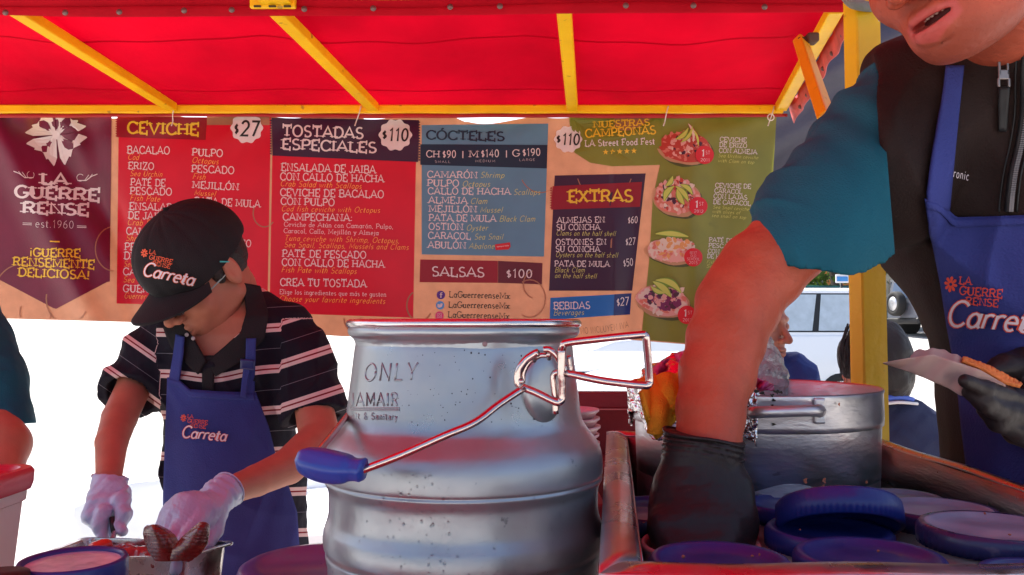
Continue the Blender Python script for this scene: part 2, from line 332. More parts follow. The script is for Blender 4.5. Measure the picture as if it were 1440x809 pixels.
def glyph(ch, wt, slab):
    wd, st = GL.get(ch, GL['-']); out = []
    for pl in st:
        p = [tuple(q) for q in pl]
        if not slab and len(p) == 2 or (slab and len(p) == 2 and ch in 'EFLTZ'):
            pass
        out.append(ribbon(p, wt))
    if slab and (ch.isalpha() or ch == '1'):
        ends = []
        for pl in st:
            if ch in 'OQ' : continue
            for a, b in ((pl[0], pl[1]), (pl[-1], pl[-2])): ends.append((a, b))
            for i in range(1, len(pl) - 1):
                if ch in 'MNW' and (pl[i][1] in (0, 1)) and not (ch == 'M' and pl[i][0] == .5): ends.append((pl[i], (pl[i][0], .5)))
        top = 1 if ch.isupper() or ch in 'bdhkl1' else .6
        for a, b in ends:
            dx, dy = b[0] - a[0], b[1] - a[1]
            if abs(dy) > abs(dx) * .8 and (abs(a[1]) < .02 or abs(a[1] - top) < .03 or abs(a[1] - 1) < .02 or a[1] < -.25):
                if ch in 'CGSJ' and a[1] not in (0, 1): continue
                y = a[1] + (wt * .36 if a[1] <= .02 else -wt * .36); l = wt * .52 + .06
                out.append(ribbon([(a[0] - l, y), (a[0] + l, y)], wt * .56))
            elif ch in 'EFLTZ' and abs(dx) > abs(dy) and (a[1] in (0, 1)) and a[0] > .5 or (ch == 'T' and a[0] < .1) or (ch == 'Z' and a == (.1, 1)):
                y = a[1]; s_ = -1 if y == 1 else 1
                out.append(ribbon([(a[0], y + s_ * -wt * .5), (a[0], y + s_ * (.2 + wt * .3))], wt * .72))
            elif ch in 'CGS' :
                s_ = 1 if a[1] > .5 else -1
                if not (ch == 'G' and s_ < 0) and not (ch == 'S' and s_ > 0) and wt < .34: out.append(ribbon([(a[0] + .03, a[1] - .12 * s_), (a[0] + .03, a[1] + .16 * s_)], wt * .6))
    return wd, out
def text2d(s, p0, p1, h, wt=.2, slab=True, ital=0, gap=.1, arc=0, big1=0):
    """print in photo pixels: baseline p0 -> p1, cap height h"""
    x = 0; V2 = []; Fc = []; n = 0; lay = []
    for ch in s:
        wd, rb = glyph(ch, wt, slab)
        for v, f in rb:
            v = v.copy(); v[:, 0] += ital * v[:, 1] + x; V2.append(v); Fc += [[i + n for i in q] for q in f]; lay += [len(lay) % 7] * len(v) if False else [len(V2) % 6] * len(v); n += len(v)
        x += wd + gap
    x -= gap; v = np.concatenate(V2) if V2 else np.zeros((0, 2)); p0 = np.array(p0, float); p1 = np.array(p1, float); d = p1 - p0; L = np.linalg.norm(d); d /= L
    up = np.array([d[1], -d[0]]); sx = L / x
    if arc: v = v.copy(); v[:, 1] += arc * (1 - (2 * v[:, 0] / x - 1) ** 2)
    return p0 + v[:, :1] * sx * d + v[:, 1:] * h * .95 * up, Fc, np.array(lay)
# ---------------------------------------------------------------- ground and street
CONC = mat('sunlit_concrete', (.46, .44, .41), .85, var=.12, vs=1.5, bump=.003, bs=30)
ASPH = mat('asphalt', (.16, .155, .15), .85, var=.15, vs=2, bump=.004, bs=60)
def gz(Y): return -.3 + np.clip((np.asarray(Y, float) - 9) * .072, 0, 1.45) + np.clip((np.asarray(Y, float) - 29.2) * .035, 0, 9)
def gsheet(name, x0, x1, y0, y1, m, dz, ny):
    p, f = grid(lambda u, v: np.stack([x0 + u * (x1 - x0), y0 + v * (y1 - y0), gz(y0 + v * (y1 - y0)) + dz], -1), 2, ny)
    return tag(mk(name, p, f, m, fix=False), kind='structure')
gsheet('ground', -300, 300, -60, 400, CONC, -.01, 461)
gsheet('road', -300, 300, 4.4, 60, mat('bleached_road', (.40, .39, .37), .85, var=.1, vs=2, bump=.003, bs=40), .0, 400)
v, f = box((0, .6, -.075), (16, 7.4, .14), bev=.02); tag(mk('pavement', v, f, CONC, smooth=False), kind='structure')
# ---------------------------------------------------------------- vehicles in the street
GLASS = mat('car_glass', (.30, .36, .40), .08, var=.2, vs=3, spec=.8, coat=.4)
GLASSL = mat('pale_car_glass', (.42, .58, .62), .1, var=.1, vs=2, spec=.8, coat=.4)
RUB = mat('rubber', (.02, .02, .02), .8, bump=.001, bs=80); BLK = mat('black_trim', (.015, .015, .016), .5)
ALLOY = mat('alloy', (.6, .6, .62), .3, .8)
def car(name, label, cat, loc, rz, paint, L=4.4, W=1.75, H=1.42, kind='sedan', glass=None, light='front'):
    glass = glass or GLASS
    t = thing(name, label, cat, loc); t.rotation_euler = (0, 0, rz); bpy.context.view_layer.update()
    def put(nm, v, f, m, par, **k):
        me = mesh(nm, v, f, m, k.get('smooth', True)); fixn(me); o = bpy.data.objects.new(nm, me); COL.objects.link(o); o.parent = par
        if k.get('autos'): me.set_sharp_from_angle(angle=math.radians(k['autos']))
        return o
    sl_ = H * .62
    if kind == 'sedan': lo = [(-L / 2, .35), (-L / 2 - .04, .6), (-L / 2 + .05, sl_ - .05), (-L * .30, sl_ + .02), (L * .20, sl_), (L * .40, sl_ - .10), (L / 2 - .03, sl_ - .25), (L / 2, .45), (L / 2 - .05, .25), (-L / 2 + .1, .25)]; gr = (-L * .40, -L * .20, L * .04, L * .24)
    elif kind == 'suv': lo = [(-L / 2, .4), (-L / 2 - .03, .7), (-L / 2, sl_), (L * .22, sl_), (L * .42, sl_ - .08), (L / 2 - .02, sl_ - .22), (L / 2, .5), (L / 2 - .05, .32), (-L / 2 + .1, .32)]; gr = (-L * .49, -L * .44, L * .06, L * .24)
    else: lo = [(-L / 2, .5), (-L / 2, sl_ + .05), (L * .16, sl_ + .05), (L * .2, sl_ - .02), (L / 2 - .1, sl_ - .06), (L / 2, sl_ - .2), (L / 2, .55), (-L / 2 + .1, .5)]; gr = (-L * .49, -L * .48, L * .10, L * .16)
    # lower body: profile lofted across the width with rounded flanks
    secs = [(-W / 2, .90), (-W / 2 + .02, .97), (-W / 2 + .08, 1), (W / 2 - .08, 1), (W / 2 - .02, .97), (W / 2, .90)]
    pr = np.array(lo); c = np.array([0, .6 * H / 1.4 * .9]); vs = []; fs = []; n = len(pr)
    for y, s_ in secs:
        q = c + (pr - c) * [1 - (1 - s_) * .35, s_]; vs += [(a, y, b) for a, b in q]
    for i in range(len(secs) - 1):
        for k in range(n): fs.append([i * n + k, i * n + (k + 1) % n, (i + 1) * n + (k + 1) % n, (i + 1) * n + k])
    fs.append(list(range(n))); fs.append([(len(secs) - 1) * n + k for k in range(n)])
    body = put('body', vs, fs, paint, t, autos=35)
    x0, x1, x2, x3 = gr; yb, yt = W / 2 - .04, W / 2 - .22
    gv = [(x0, -yb, sl_ - .02), (x3, -yb, sl_ - .02), (x3, yb, sl_ - .02), (x0, yb, sl_ - .02), (x1, -yt, H - .04), (x2, -yt, H - .04), (x2, yt, H - .04), (x1, yt, H - .04), (x1 + .2, -yt + .15, H), (x2 - .2, -yt + .15, H), (x2 - .2, yt - .15, H), (x1 + .2, yt - .15, H)]
    cab = put('cabin', gv, [[0, 1, 5, 4], [2, 3, 7, 6], [1, 2, 6, 5], [3, 0, 4, 7], [4, 5, 9, 8], [5, 6, 10, 9], [6, 7, 11, 10], [7, 4, 8, 11], [8, 9, 10, 11]], paint, t, autos=40)
    def bil(a, b, c_, d, u0, u1, w0, w1, off):
        a, b, c_, d = map(np.array, (a, b, c_, d)); nrm = np.cross(b - a, d - a); nrm = nrm / np.linalg.norm(nrm)
        g = lambda u, w_: (a * (1 - u) + b * u) * (1 - w_) + (d * (1 - u) + c_ * u) * w_ + nrm * off
        q = [g(u0, w0), g(u1, w0), g(u1, w1), g(u0, w1)]; return thick(q, [[0, 1, 2, 3]], .012)
    gvv = [np.array(p, float) for p in gv]
    for si, (a, b, c_, d) in enumerate(((0, 1, 5, 4), (2, 3, 7, 6))):
        v, f = bil(gvv[a], gvv[b], gvv[c_], gvv[d], .065, .955, .09, .93, .006); put('window_seal', v, f, BLK, t, smooth=False)
        for u0, u1 in ((.08, .34), (.37, .63), (.66, .94)):
            v, f = bil(gvv[a], gvv[b], gvv[c_], gvv[d], u0, u1, .12, .90, .012)
            put('side_window', v, f, glass, t, smooth=False)
    v, f = bil(gvv[1], gvv[2], gvv[6], gvv[5], .08, .92, .1, .92, .012); put('windshield', v, f, glass, t, smooth=False)
    v, f = bil(gvv[3], gvv[0], gvv[4], gvv[7], .1, .9, .14, .9, .012); put('rear_window', v, f, glass, t, smooth=False)
    wr = .33 if kind != 'jeep' else .40
    for x in (-L * .31, L * .32):
        for s_ in (-1, 1):
            pv, pf = lathe([(.02, -.1), (wr * .6, -.1), (wr * .92, -.1), (wr, -.06), (wr, .06), (wr * .92, .1), (wr * .62, .1), (wr * .6, .06), (.02, .05)], 24)
            pv = np.stack([pv[:, 0], s_ * pv[:, 2], pv[:, 1]], 1) + [x, s_ * (W / 2 - .08), wr - .02]
            wo = put('wheel', pv, pf, RUB, t)
            rv, rf = lathe([(.01, .075), (wr * .2, .085), (wr * .3, .07), (wr * .55, .085), (wr * .6, .062)], 20, rf=None)
            rv = np.stack([rv[:, 0], s_ * rv[:, 2], rv[:, 1]], 1) + [x, s_ * (W / 2 - .08 + .02), wr - .02]
            put('rim', rv, rf, ALLOY, wo)
            for k in range(5):
                a = k * 2 * math.pi / 5; v, f = box((x + math.sin(a) * wr * .38, s_ * (W / 2 + .005 + .02), wr - .02 + math.cos(a) * wr * .38), (.05, .02, wr * .42), R=[[math.cos(a), 0, math.sin(a)], [0, 1, 0], [-math.sin(a), 0, math.cos(a)]]); put('spoke', v, f, ALLOY, wo, smooth=False)
    for s_ in (-1, 1):
        v, f = box((L / 2 - .03, s_ * (W / 2 - .28), sl_ - .28), (.1, .3, .14), bev=.03); put('headlight', v, f, mat('lamp_glass', (.8, .8, .78), .1, coat=.5), t)
        v, f = box((-L / 2, s_ * (W / 2 - .12), sl_ - .12), (.07, .16, .22), bev=.02); put('tail_light', v, f, mat('red_lamp', (.5, .02, .02), .2), t)
        v, f = box((x3 - .15, s_ * (W / 2 + .06), sl_ + .08), (.1, .16, .1), bev=.03); put('wing_mirror', v, f, paint, t)
        v, f = box((0, s_ * (W / 2 + .0), sl_ - .14), (.16, .025, .03), bev=.008); put('door_handle', v, f, BLK, t)
    v, f = box((L / 2 - .01, 0, .42), (.14, W - .1, .2), bev=.05); put('bumper', v, f, BLK if kind == 'jeep' else paint, t)
    v, f = box((-L / 2 - .0, 0, .46), (.14, W - .1, .2), bev=.05); put('bumper', v, f, BLK if kind == 'jeep' else paint, t)
    if kind == 'jeep':
        pv, pf = lathe([(.02, .13), (.2, .14), (.25, .12), (.27, .14), (.38, .13), (.40, .08), (.40, -.08), (.37, -.12), (.02, -.12)], 28)
        pv = np.stack([-pv[:, 2], pv[:, 0], pv[:, 1]], 1) + [-L / 2 - .2, .05, 1.02]; sw = put('spare_wheel', pv, pf, RUB, t)
        rv, rf = lathe([(.01, .15), (.08, .155), (.2, .15), (.23, .13)], 20); rv = np.stack([-rv[:, 2], rv[:, 0], rv[:, 1]], 1) + [-L / 2 - .2, .05, 1.02]; put('rim', rv, rf, ALLOY, sw)
        for x in (-L * .31, L * .32):
            for s_ in (-1, 1):
                pts = [(x + .52 * math.cos(a), s_ * (W / 2 + .02), .4 + .46 * math.sin(a)) for a in np.linspace(0, math.pi, 12)]
                v, f = tube(pts, .05, 8); put('fender', v, f, BLK, t)
    return t
WHITE = mat('white_car_paint', (.85, .86, .88), .25, coat=.6, spec=.5)
def at(px, Y): return (float((px - 720) / F * Y), Y, float(gz(Y)))
car('parked_car', 'white car parked behind the steel jug, its windscreen pillar left of the jug', 'car', at(655, 5.6), math.pi, WHITE, L=4.3, H=1.55, kind='suv', glass=GLASSL)
car('parked_car', 'white sedan with a pale window behind the seated woman in navy', 'car', (.50, 4.35, -.3), 3.02, WHITE, L=4.5, H=1.5, glass=GLASSL)
car('parked_van', 'large white car with grey side glass left of the yellow post', 'car', at(1020, 14), math.pi + .06, WHITE, L=4.8, W=1.9, H=1.95, kind='suv', glass=mat('grey_car_glass', (.45, .52, .58), .2, spec=.6, var=.1))
car('parked_car', 'red estate car parked far across the street', 'car', at(1100, 24), .1, mat('red_car_paint', (.42, .02, .04), .3, coat=.6), L=4.4, H=1.6, kind='suv')
car('parked_car', 'dark green car beside the jeep across the street', 'car', at(1200, 31), .05, mat('green_car_paint', (.01, .09, .085), .25, coat=.6), L=4.8, H=1.6, kind='suv', glass=mat('green_glass', (.12, .25, .2), .1, spec=.8))
car('parked_jeep', 'grey off-road vehicle with a spare wheel on its back door', 'off-road car', at(1348, 28), .16 , mat('grey_car_paint', (.13, .14, .17), .3, coat=.6), L=4.0, W=1.8, H=1.82, kind='jeep', glass=mat('navy_glass', (.10, .14, .22), .15, spec=.7))
car('parked_car', 'pale silver car far away left of the red estate car', 'car', at(1105, 25), .0, mat('silver_paint', (.6, .6, .62), .3, .3), L=4.3, H=1.45)
# traffic cone
t = thing('traffic_cone', 'orange traffic cone with white bands just right of the yellow post', 'traffic cone', at(1243, 27)); l = t.location
v, f = lathe([(.19, .03), (.16, .05), (.10, .35), (.04, .68), (.02, .70), (.001, .70)], 20, l); mk('cone', v, f, mat('cone_red', (.8, .06, .02), .5), t)
for z in (.3, .48):
    v, f = lathe([(.121 - (z - .28) * .17, z), (.121 - (z - .18) * .17, z + .1)], 20, l); mk('band', v, f, mat('white_plain', (.8, .8, .8), .5), t)
v, f = box((l[0], l[1], l[2] + .015), (.42, .42, .03), bev=.01); mk('foot', v, f, mat('cone_red', (.8, .06, .02)), t)
# ---------------------------------------------------------------- trees and far buildings
LEAF = [mat('leaf_%s' % a, c, .6, transl=.3) for a, c in (('light', (.13, .22, .03)), ('mid', (.07, .13, .02)), ('dark', (.03, .07, .015)))]
BARK = mat('bark', (.10, .08, .065), .9, var=.3, vs=6, bump=.02, bs=14)
def tree(label, px, Y, h, r, n, seed, group='street trees beyond the parked cars'):
    R_ = np.random.RandomState(seed); x, y, z = at(px, Y); t = thing('street_tree', label, 'tree', (x, y, z), group)
    v, f = tube([(x, y, z - .1), (x + .1, y, z + h * .25), (x - .05, y + .1, z + h * .5), (x + .1, y, z + h * .8)], [h * .035, h * .028, h * .022, h * .008], 10, smooth=4); mk('trunk', v, f, BARK, t)
    cl = []
    for k in range(9):
        a = R_.rand() * 6.3; q = np.array([x + math.cos(a) * r * R_.uniform(.2, .8), y + math.sin(a) * r * .7 * R_.rand(), z + h * R_.uniform(.42, 1)]); cl.append(q)
        v, f = tube([(x, y, z + h * R_.uniform(.3, .5)), (q + [x, y, z + h * .5]) / 2 + [0, 0, -.1], q], [h * .014, h * .009, .01], 6, smooth=3); mk('limb', v, f, BARK, t)
    cl = np.array(cl); c = cl[R_.randint(0, 9, n)] + R_.randn(n, 3) * [r * .3, r * .3, h * .09]; s = R_.uniform(.10, .22, n)[:, None]
    a = R_.randn(n, 3); a /= np.linalg.norm(a, axis=1)[:, None]; b = np.cross(a, R_.randn(n, 3)); b /= np.linalg.norm(b, axis=1)[:, None]
    vs = np.stack([c - a * s, c + b * s * .5, c + a * s, c - b * s * .5], 1).reshape(-1, 3); me = mesh('crown', vs, np.arange(n * 4).reshape(-1, 4), LEAF, False)
    me.polygons.foreach_set('material_index', R_.choice(3, n, p=[.35, .4, .25]).tolist()); o = link('crown', me, t)
    return t
tree('leafy green tree right of the yellow post above the jeep', 1262, 34, 6.4, 2.6, 5200, 3)
tree('tree with dark trunk left of the yellow post', 1172, 33, 6.0, 2.4, 4200, 5)
tree('tree behind the armpit of the vest, right of the others', 1330, 36, 7.2, 2.8, 5200, 9)
tree('small shrubby tree at the far left of the gap', 1120, 36, 4.6, 1.9, 3000, 13)
def building(label, px0, px1, Y, H, col, cols, rows, trim):
    x0, x1 = at(px0, Y)[0], at(px1, Y)[0]; z = float(gz(Y)) - .3; t = thing('street_building', label, 'building', ((x0 + x1) / 2, Y, z)); W = x1 - x0
    v, f = box(((x0 + x1) / 2, Y + 4, z + H / 2), (W, 8, H), bev=.03); mk('wall', v, f, mat('wall_' + label[:9], col, .85, var=.12, vs=.8, bump=.01, bs=8), t, smooth=False)
    v, f = box(((x0 + x1) / 2, Y - .08, z + H + .1), (W + .3, .5, .35), bev=.04); mk('cornice', v, f, mat('trim_' + label[:9], trim, .8), t, smooth=False)
    v, f = box(((x0 + x1) / 2, Y - .06, z + 3.0), (W, .3, .35), bev=.04); mk('band', v, f, mat('trim_' + label[:9], trim, .8), t, smooth=False)
    for i in range(cols):
        for j in range(rows):
            cx = x0 + W * (i + .5) / cols; cz = z + 1.5 + j * 3.1
            v, f = box((cx, Y - .02, cz), (W / cols * .55, .14, 1.7), bev=.02); fr = mk('window', v, f, mat('frame_white', (.7, .68, .64), .6), t, smooth=False)
            v, f = box((cx, Y - .07, cz), (W / cols * .48, .08, 1.5)); mk('pane', v, f, mat('far_glass', (.06, .08, .1), .1, spec=.8), fr, smooth=False)
building('orange shop building across the street behind the trees', 1085, 1215, 44, 6.6, (.62, .24, .08), 5, 2, (.55, .5, .42))
building('cream building with tall windows right of the orange one', 1218, 1380, 46, 8, (.60, .54, .42), 6, 2, (.4, .33, .25))
building('pale grey building far behind the banner', 300, 1080, 60, 7, (.55, .54, .5), 14, 2, (.45, .43, .4))
building('white building at the far left of the street', -900, 290, 62, 8, (.7, .69, .65), 16, 2, (.5, .5, .48))
building('sandy building far right beyond the vest', 1385, 2300, 50, 8, (.5, .42, .33), 10, 2, (.4, .35, .3))
# street sign board, blue on white, beside the trunk
t = thing('street_sign', 'white and blue signboard beside the dark tree trunk', 'sign', at(1184, 26)); 
a = P(1175, 386, 26); b = P(1193, 398, 26); v, f = box((a + b) / 2, (b[0] - a[0], .05, a[2] - b[2]), bev=.01); mk('board', v, f, mat('white_plain', (.8, .8, .8), .5), t, smooth=False)
v, f = box(((a[0] + b[0]) / 2, 25.96, b[2] + .12), (b[0] - a[0] - .06, .03, .14), bev=.005); mk('blue_strip', v, f, mat('sign_blue', (.05, .25, .6), .5), t, smooth=False)
v, f = tube([((a[0] + b[0]) / 2, 26.05, at(1184, 26)[2]), ((a[0] + b[0]) / 2, 26.05, a[2])], .04, 8); mk('pole', v, f, BLK, t)
# ---------------------------------------------------------------- awning: frame and red cloth
YB, YF = 2.3, 1.67
aw = thing('cart_awning', 'red cloth awning on a yellow steel frame over the food cart', 'awning', P(1215, 640, 1.25))
ZB = float(P(600, 155, YB)[2]); ZF = float(P(600, 8, YF)[2])
def addp(name, vf, m, par, smooth=False, label=None, autos=None):
    o = mk(name, vf[0], vf[1], m, par, smooth, autos=autos)
    if label: o['label'] = label
    return o
XR_B, XR_F = float(P(1100, 155, YB)[0]), float(P(1180, 8, YF)[0])
xl = -1.75
addp('beam', beam((xl, YB, ZB), (XR_B, YB, ZB), .028, .024, bev=.004), YEL, aw)
addp('beam', beam((xl, YF, ZF + .018), (XR_F, YF, ZF + .018), .03, .03, bev=.004), YEL, aw)
raf = [((18, 22), (245, 155)), ((385, 10), (527, 155)), ((793, 12), (805, 155)), ((1176, 8), (1097, 150)), ((-420, 10), (-60, 155))]
for (a, b) in raf:
    A = P(a[0], a[1], YF); B = P(b[0], b[1], YB); A[2] = ZF - .004; B[2] = ZB + .004
    B = B - (B - A) / np.linalg.norm(B - A) * .012; addp('rafter', beam(A, B, .030, .024, bev=.003), YEL, aw)
# cloth between the beams: a sagging sheet, with hem and front flap rising towards the camera
def sag(u, v):
    y = YF - .0 + v * (YB + .01 - YF); xr = XR_F + .03 + (XR_B + .02 - XR_F - .03) * v; x = xl + u * (xr - xl)
    z = (ZF + .038) * (1 - v) + (ZB + .0135) * v - .016 * np.sin(np.pi * v) * np.abs(np.sin(u * 13)) - .004 * np.sin(x * 31 + 6 * v) * (1 - v) ** 2 - .003 * np.sin(x * 9 + y * 6) * np.sin(np.pi * v) - .002 * np.sin(x * 23 - y * 17) * np.sin(np.pi * v)
    return np.stack([x, y, z], -1)
addp('cloth', grid(sag, 150, 40), REDC, aw, True, 'red cloth roof between the beams')
SEAM = mat('seam_red', (.47, .0006, .012), .8, transl=.16, spec=.05)
for v0, a0_, b0_ in ((.34, 0, 1), (.80, 0, 1)):
    def sm(u, v, v0=v0): p = sag(u, v0 + (v - .5) * .010 + .001 * np.sin(u * 9)); p[:, 2] -= .0006; return p
    addp('cloth_seam', grid(sm, 120, 3), SEAM, aw, True)
def fr(u, v):
    x = xl + u * (XR_F + .03 - xl); y = YF - .02 - v * 1.9; z = ZF + .034 + v * .30 + .004 * np.sin(x * 6 + v * 4); return np.stack([x, y, z], -1)
addp('front_cloth', grid(fr, 60, 20), REDC, aw, True)
# folded hem roll hanging under the front beam, with rivets
def hem(u, v):
    x = xl + u * (XR_F + .06 - xl); a = v * math.pi * 1.5 + .3; r = .012 + .002 * np.sin(x * 7)
    z0 = ZF - .004 + .0045 * np.sin(x * 3.1) + .003 * np.sin(x * 8); return np.stack([x, YF - .024 - r * np.cos(a) * .8, z0 - .004 + r * 1.3 * np.sin(a + 1.2)], -1)
addp('hem_roll', thick(*grid(hem, 160, 12), .0015), REDH, aw, True)
def hem2(u, v):
    x = xl + u * (XR_F + .06 - xl); return np.stack([x, YF - .026 - .003 * np.sin(x * 11), ZF + .016 + v * .05 + .003 * np.sin(x * 4)], -1)
addp('hem_flap', thick(*grid(hem2, 120, 4), .0015), REDH, aw, True)
# red strip along the back beam and along the sloping right edge
def bstrip(u, v):
    x = xl + u * (XR_B + .01 - xl); return np.stack([x, YB - .010 + 0 * v + .002 * np.sin(x * 30), ZB - .013 - v * (.010 + .003 * np.sin(x * 5.3) * np.sin(x * 2.1))], -1)
addp('back_hem', thick(*grid(bstrip, 160, 3), .002), mat('dark_red_edge', (.40, .02, .02), .6, var=.2, vs=15), aw, True)
A = P(1185, 12, YF); B = P(1104, 152, YB); A[2] = ZF; B[2] = ZB
def redge(u, v):
    p = A + u[:, None] * (B - A); p[:, 0] += .012 + .012 * v + .003 * np.sin(u * 31); p[:, 2] += -.012 - v * .022 + .003 * np.sin(u * 23) + .020 * (1 - v); return p
addp('side_hem', thick(*grid(redge, 60, 4), .002), mat('faded_red_edge', (.62, .10, .09), .6, var=.3, vs=20), aw, True)
RIV = mat('rivet_steel', (.20, .13, .12), .5, .7)
sv, sf = lathe([(.0058, 0), (.0058, .0016), (.004, .0032), (.0001, .0038)], 12); sv = np.stack([sv[:, 0], -sv[:, 2], sv[:, 1]], 1); sme = mesh('rivet', sv, sf, RIV)
for px, py in ((8, 18), (92, 18), (168, 17), (259, 15), (326, 14), (428, 13), (525, 12), (633, 10), (703, 9), (880, 8), (975, 8), (1075, 10)):
    link('rivet', sme, aw, P(px, py, YF - .038))
for u in (.15, .3, .44, .58, .72, .86):
    p = A + u * (B - A) + np.array([.022, -.004, -.022]); link('rivet', sme, aw, p)
# yellow bracket plate above the second rafter
a = P(352, -4, YF - .045); b = P(416, 15, YF - .045)
addp('bracket', box(((a[0] + b[0]) / 2, YF - .045, (a[2] + b[2]) / 2 + .004), (b[0] - a[0], .012, a[2] - b[2]), bev=.003), YEL, aw)
for k in range(3):
    p = P(362 + k * 21, 9, YF - .053); addp('bracket_slot', box(p, (.014, .004, .004), bev=.001), mat('slot_dark', (.06, .03, .01), .7), aw)
addp('bracket', box(P(384, -3, YF - .07), (.06, .05, .012), bev=.003), YEL, aw)
# post, brace, bolt block, rag
PB = P(1219, 660, 1.25); PT = P(1205, -12, 1.25)
addp('post', box(((PB[0] + PT[0]) / 2, 1.25, (1.0 + PT[2]) / 2), (.0, .0, .0)), YEL, aw) if False else None
pw = .047; d = np.array([.040, .030])
pv = []
for z in np.linspace(.0, PT[2] + .05, 30):
    u = (z - PB[2]) / (PT[2] - PB[2]); cx = PB[0] + (PT[0] - PB[0]) * u
    for dx, dy in ((-.0255, -.012), (-.0235, -.015), (-.0135, -.0265), (-.0105, -.0275), (.0265, -.0165), (.027, -.012), (.020, .020), (.012, .022), (-.016, .004), (-.021, -.002)): pv.append((cx + dx, 1.25 + dy, z))
pf = [[i * 10 + k, i * 10 + (k + 1) % 10, (i + 1) * 10 + (k + 1) % 10, (i + 1) * 10 + k] for i in range(29) for k in range(10)]; pf += [list(range(10))[::-1], [290 + k for k in range(10)]]
o = mk('post', pv, pf, mat('post_yellow', (1.0, .57, .006), .4, var=.05, vs=14, bump=.0008, bs=90, dirt=(45, .70, .6), dcol=(.35, .2, .03)), aw, False, fix=True); o['label'] = 'thick yellow post'  # same yellow paint, base brightened to stand in for daylight on the post
a = P(1126, 58, 1.62); b = P(1163, 168, 1.30); addp('brace', beam(a, b, .026, .020, up=(.3, -1, 0), bev=.003), mat('orange_paint', (.92, .42, .008), .4, var=.08, vs=12, dirt=(30, .66, .6), dcol=(.3, .12, .03)), aw)
addp('bolt_block', box(P(1141, 55, 1.60), (.022, .03, .018), bev=.004), mat('rust', (.09, .045, .03), .8, var=.4, vs=40, bump=.002, bs=120), aw)
addp('bolt', beam(P(1122, 57, 1.60), P(1136, 57, 1.60), .012, .012, bev=.003), mat('rust', (.09, .045, .03)), aw)
t = thing('rag_tie', 'grey cloth strip tied round the top of the yellow post', 'rag', P(1210, 6, 1.22))
v, f = tube([P(1188, -4, 1.218), P(1198, 4, 1.212), P(1212, 8, 1.212), P(1226, 10, 1.222), P(1231, 6, 1.25)], [.006, .008, .008, .007, .004], 10, smooth=6); mk('rag', v, f, mat('grey_rag', (.25, .25, .22), .9, bump=.002, bs=200), t)
v, f = tube([P(1229, 11, 1.225), P(1234, 20, 1.225), P(1236, 30, 1.225)], .0008, 5, smooth=4); mk('thread', v, f, mat('white_plain', (.8, .8, .8)), t)
t = thing('cloth_flap', 'small red cloth flap with yellow patch right of the post top', 'cloth flap', P(1250, 10, 1.5))
q = [P(x, y, 1.5) for x, y in ((1231, -12), (1300, -12), (1300, 22), (1272, 24), (1250, 22), (1236, 26))]; v, f = thick(q, [[0, 1, 2, 3, 4, 5]], .003); mk('red_flap', v, f, REDH, t, False)
q = [P(x, y, 1.49) for x, y in ((1246, 18), (1254, 10), (1262, 14), (1266, 18))]; v, f = thick(q, [[0, 1, 2, 3]], .003); mk('yellow_patch', v, f, YEL, t, False)
# ---------------------------------------------------------------- grey-blue tarp wall at the right
def tarp(u, v):
    x0, z0 = P(1078, 150, 2.75)[[0, 2]]; x = x0 + u * 1.5; z = 1.79 + v * 1.02; s_ = x * .5 - z
    return np.stack([x - .12 * (1 - v), 2.75 + .030 * np.sin(s_ * 14 + x * 3) + .016 * np.sin(s_ * 37 + x * 5) + .05 * np.sin(x * 3), z + .02 * np.sin(x * 8) * (1 - v)], -1)
v, f = thick(*grid(tarp, 60, 60), .003); tag(mk('tarp_wall', v, f, mat('grey_tarp', (.075, .078, .105), .6, var=.12, vs=6, bump=.002, bs=60)), 'dark grey-blue tarpaulin hanging behind the yellow post', 'tarpaulin')
# ---------------------------------------------------------------- menu banner
bn = thing('menu_banner', 'long printed vinyl menu banner hanging from the back beam of the awning', 'banner', P(550, 165, YB))
def Yb(px, py):
    px = np.asarray(px, float); py = np.asarray(py, float); t = (py - 160) / 300
    y = .011 * np.sin(px / 88 + .8 * t) + .006 * np.sin(px / 37 + 1.5 * t + 1) * (.4 + .6 * t) + .022 * t * np.sin(px / 210 + 2)
    y += .030 * np.exp(-((px - 40 - (py - 163) * .75) / 26) ** 2) * np.clip(1.2 - t, 0, 1) - .026 * np.exp(-((px + 15 - (py - 163) * .5) / 22) ** 2) + .020 * np.exp(-((px - 120 - (py - 163) * .25) / 18) ** 2)
    y += .010 * np.exp(-((px - 905 + (py - 200) * .1) / 16) ** 2) * t - .012 * np.exp(-((px - 975) / 24) ** 2)
    y += .003 * np.sin((px * .6 + py) / 13) * np.exp(-((py - 170) / 30) ** 2) + .004 * np.sin(px / 19 - py / 40) * (px > 860)
    return YB + .012 + y
def BP(px, py, off=0): 
    px = np.asarray(px, float); py = np.asarray(py, float); return P(px, py, Yb(px, py) - off)
bot = lambda x: np.interp(x, [-120, 0, 180, 480, 700, 860, 985, 1080], [445, 448, 453, 473, 476, 476, 486, 492])
def cloth(u, v):
    x = -120 + u * 1212; x = x - v * 34 * np.clip((u - .8) / .2, 0, 1); y0 = 164 + 3 * np.sin(u * 40) * (u > .52) * (u < .64) + 2.5 * np.sin(u * 61)
    y0 = np.where((x > 640) & (x < 752), y0 + 10 * np.sin((x - 640) / 112 * np.pi), y0); y = y0 + v * (bot(x) - y0); return BP(x, y)
VT = .16
def pm(name, c, r=.34): return mat('print_' + name, c, r, transl=VT, spec=.5, bump=.0003, bs=300)
KRAFT = mat('print_kraft', (.43, .185, .10), .36, var=.10, vs=30, transl=.20, bump=.0004, bs=260)
o = mk('banner_cloth', *cloth_ if False else grid(cloth, 300, 60), KRAFT, bn); 
LAY = [0]
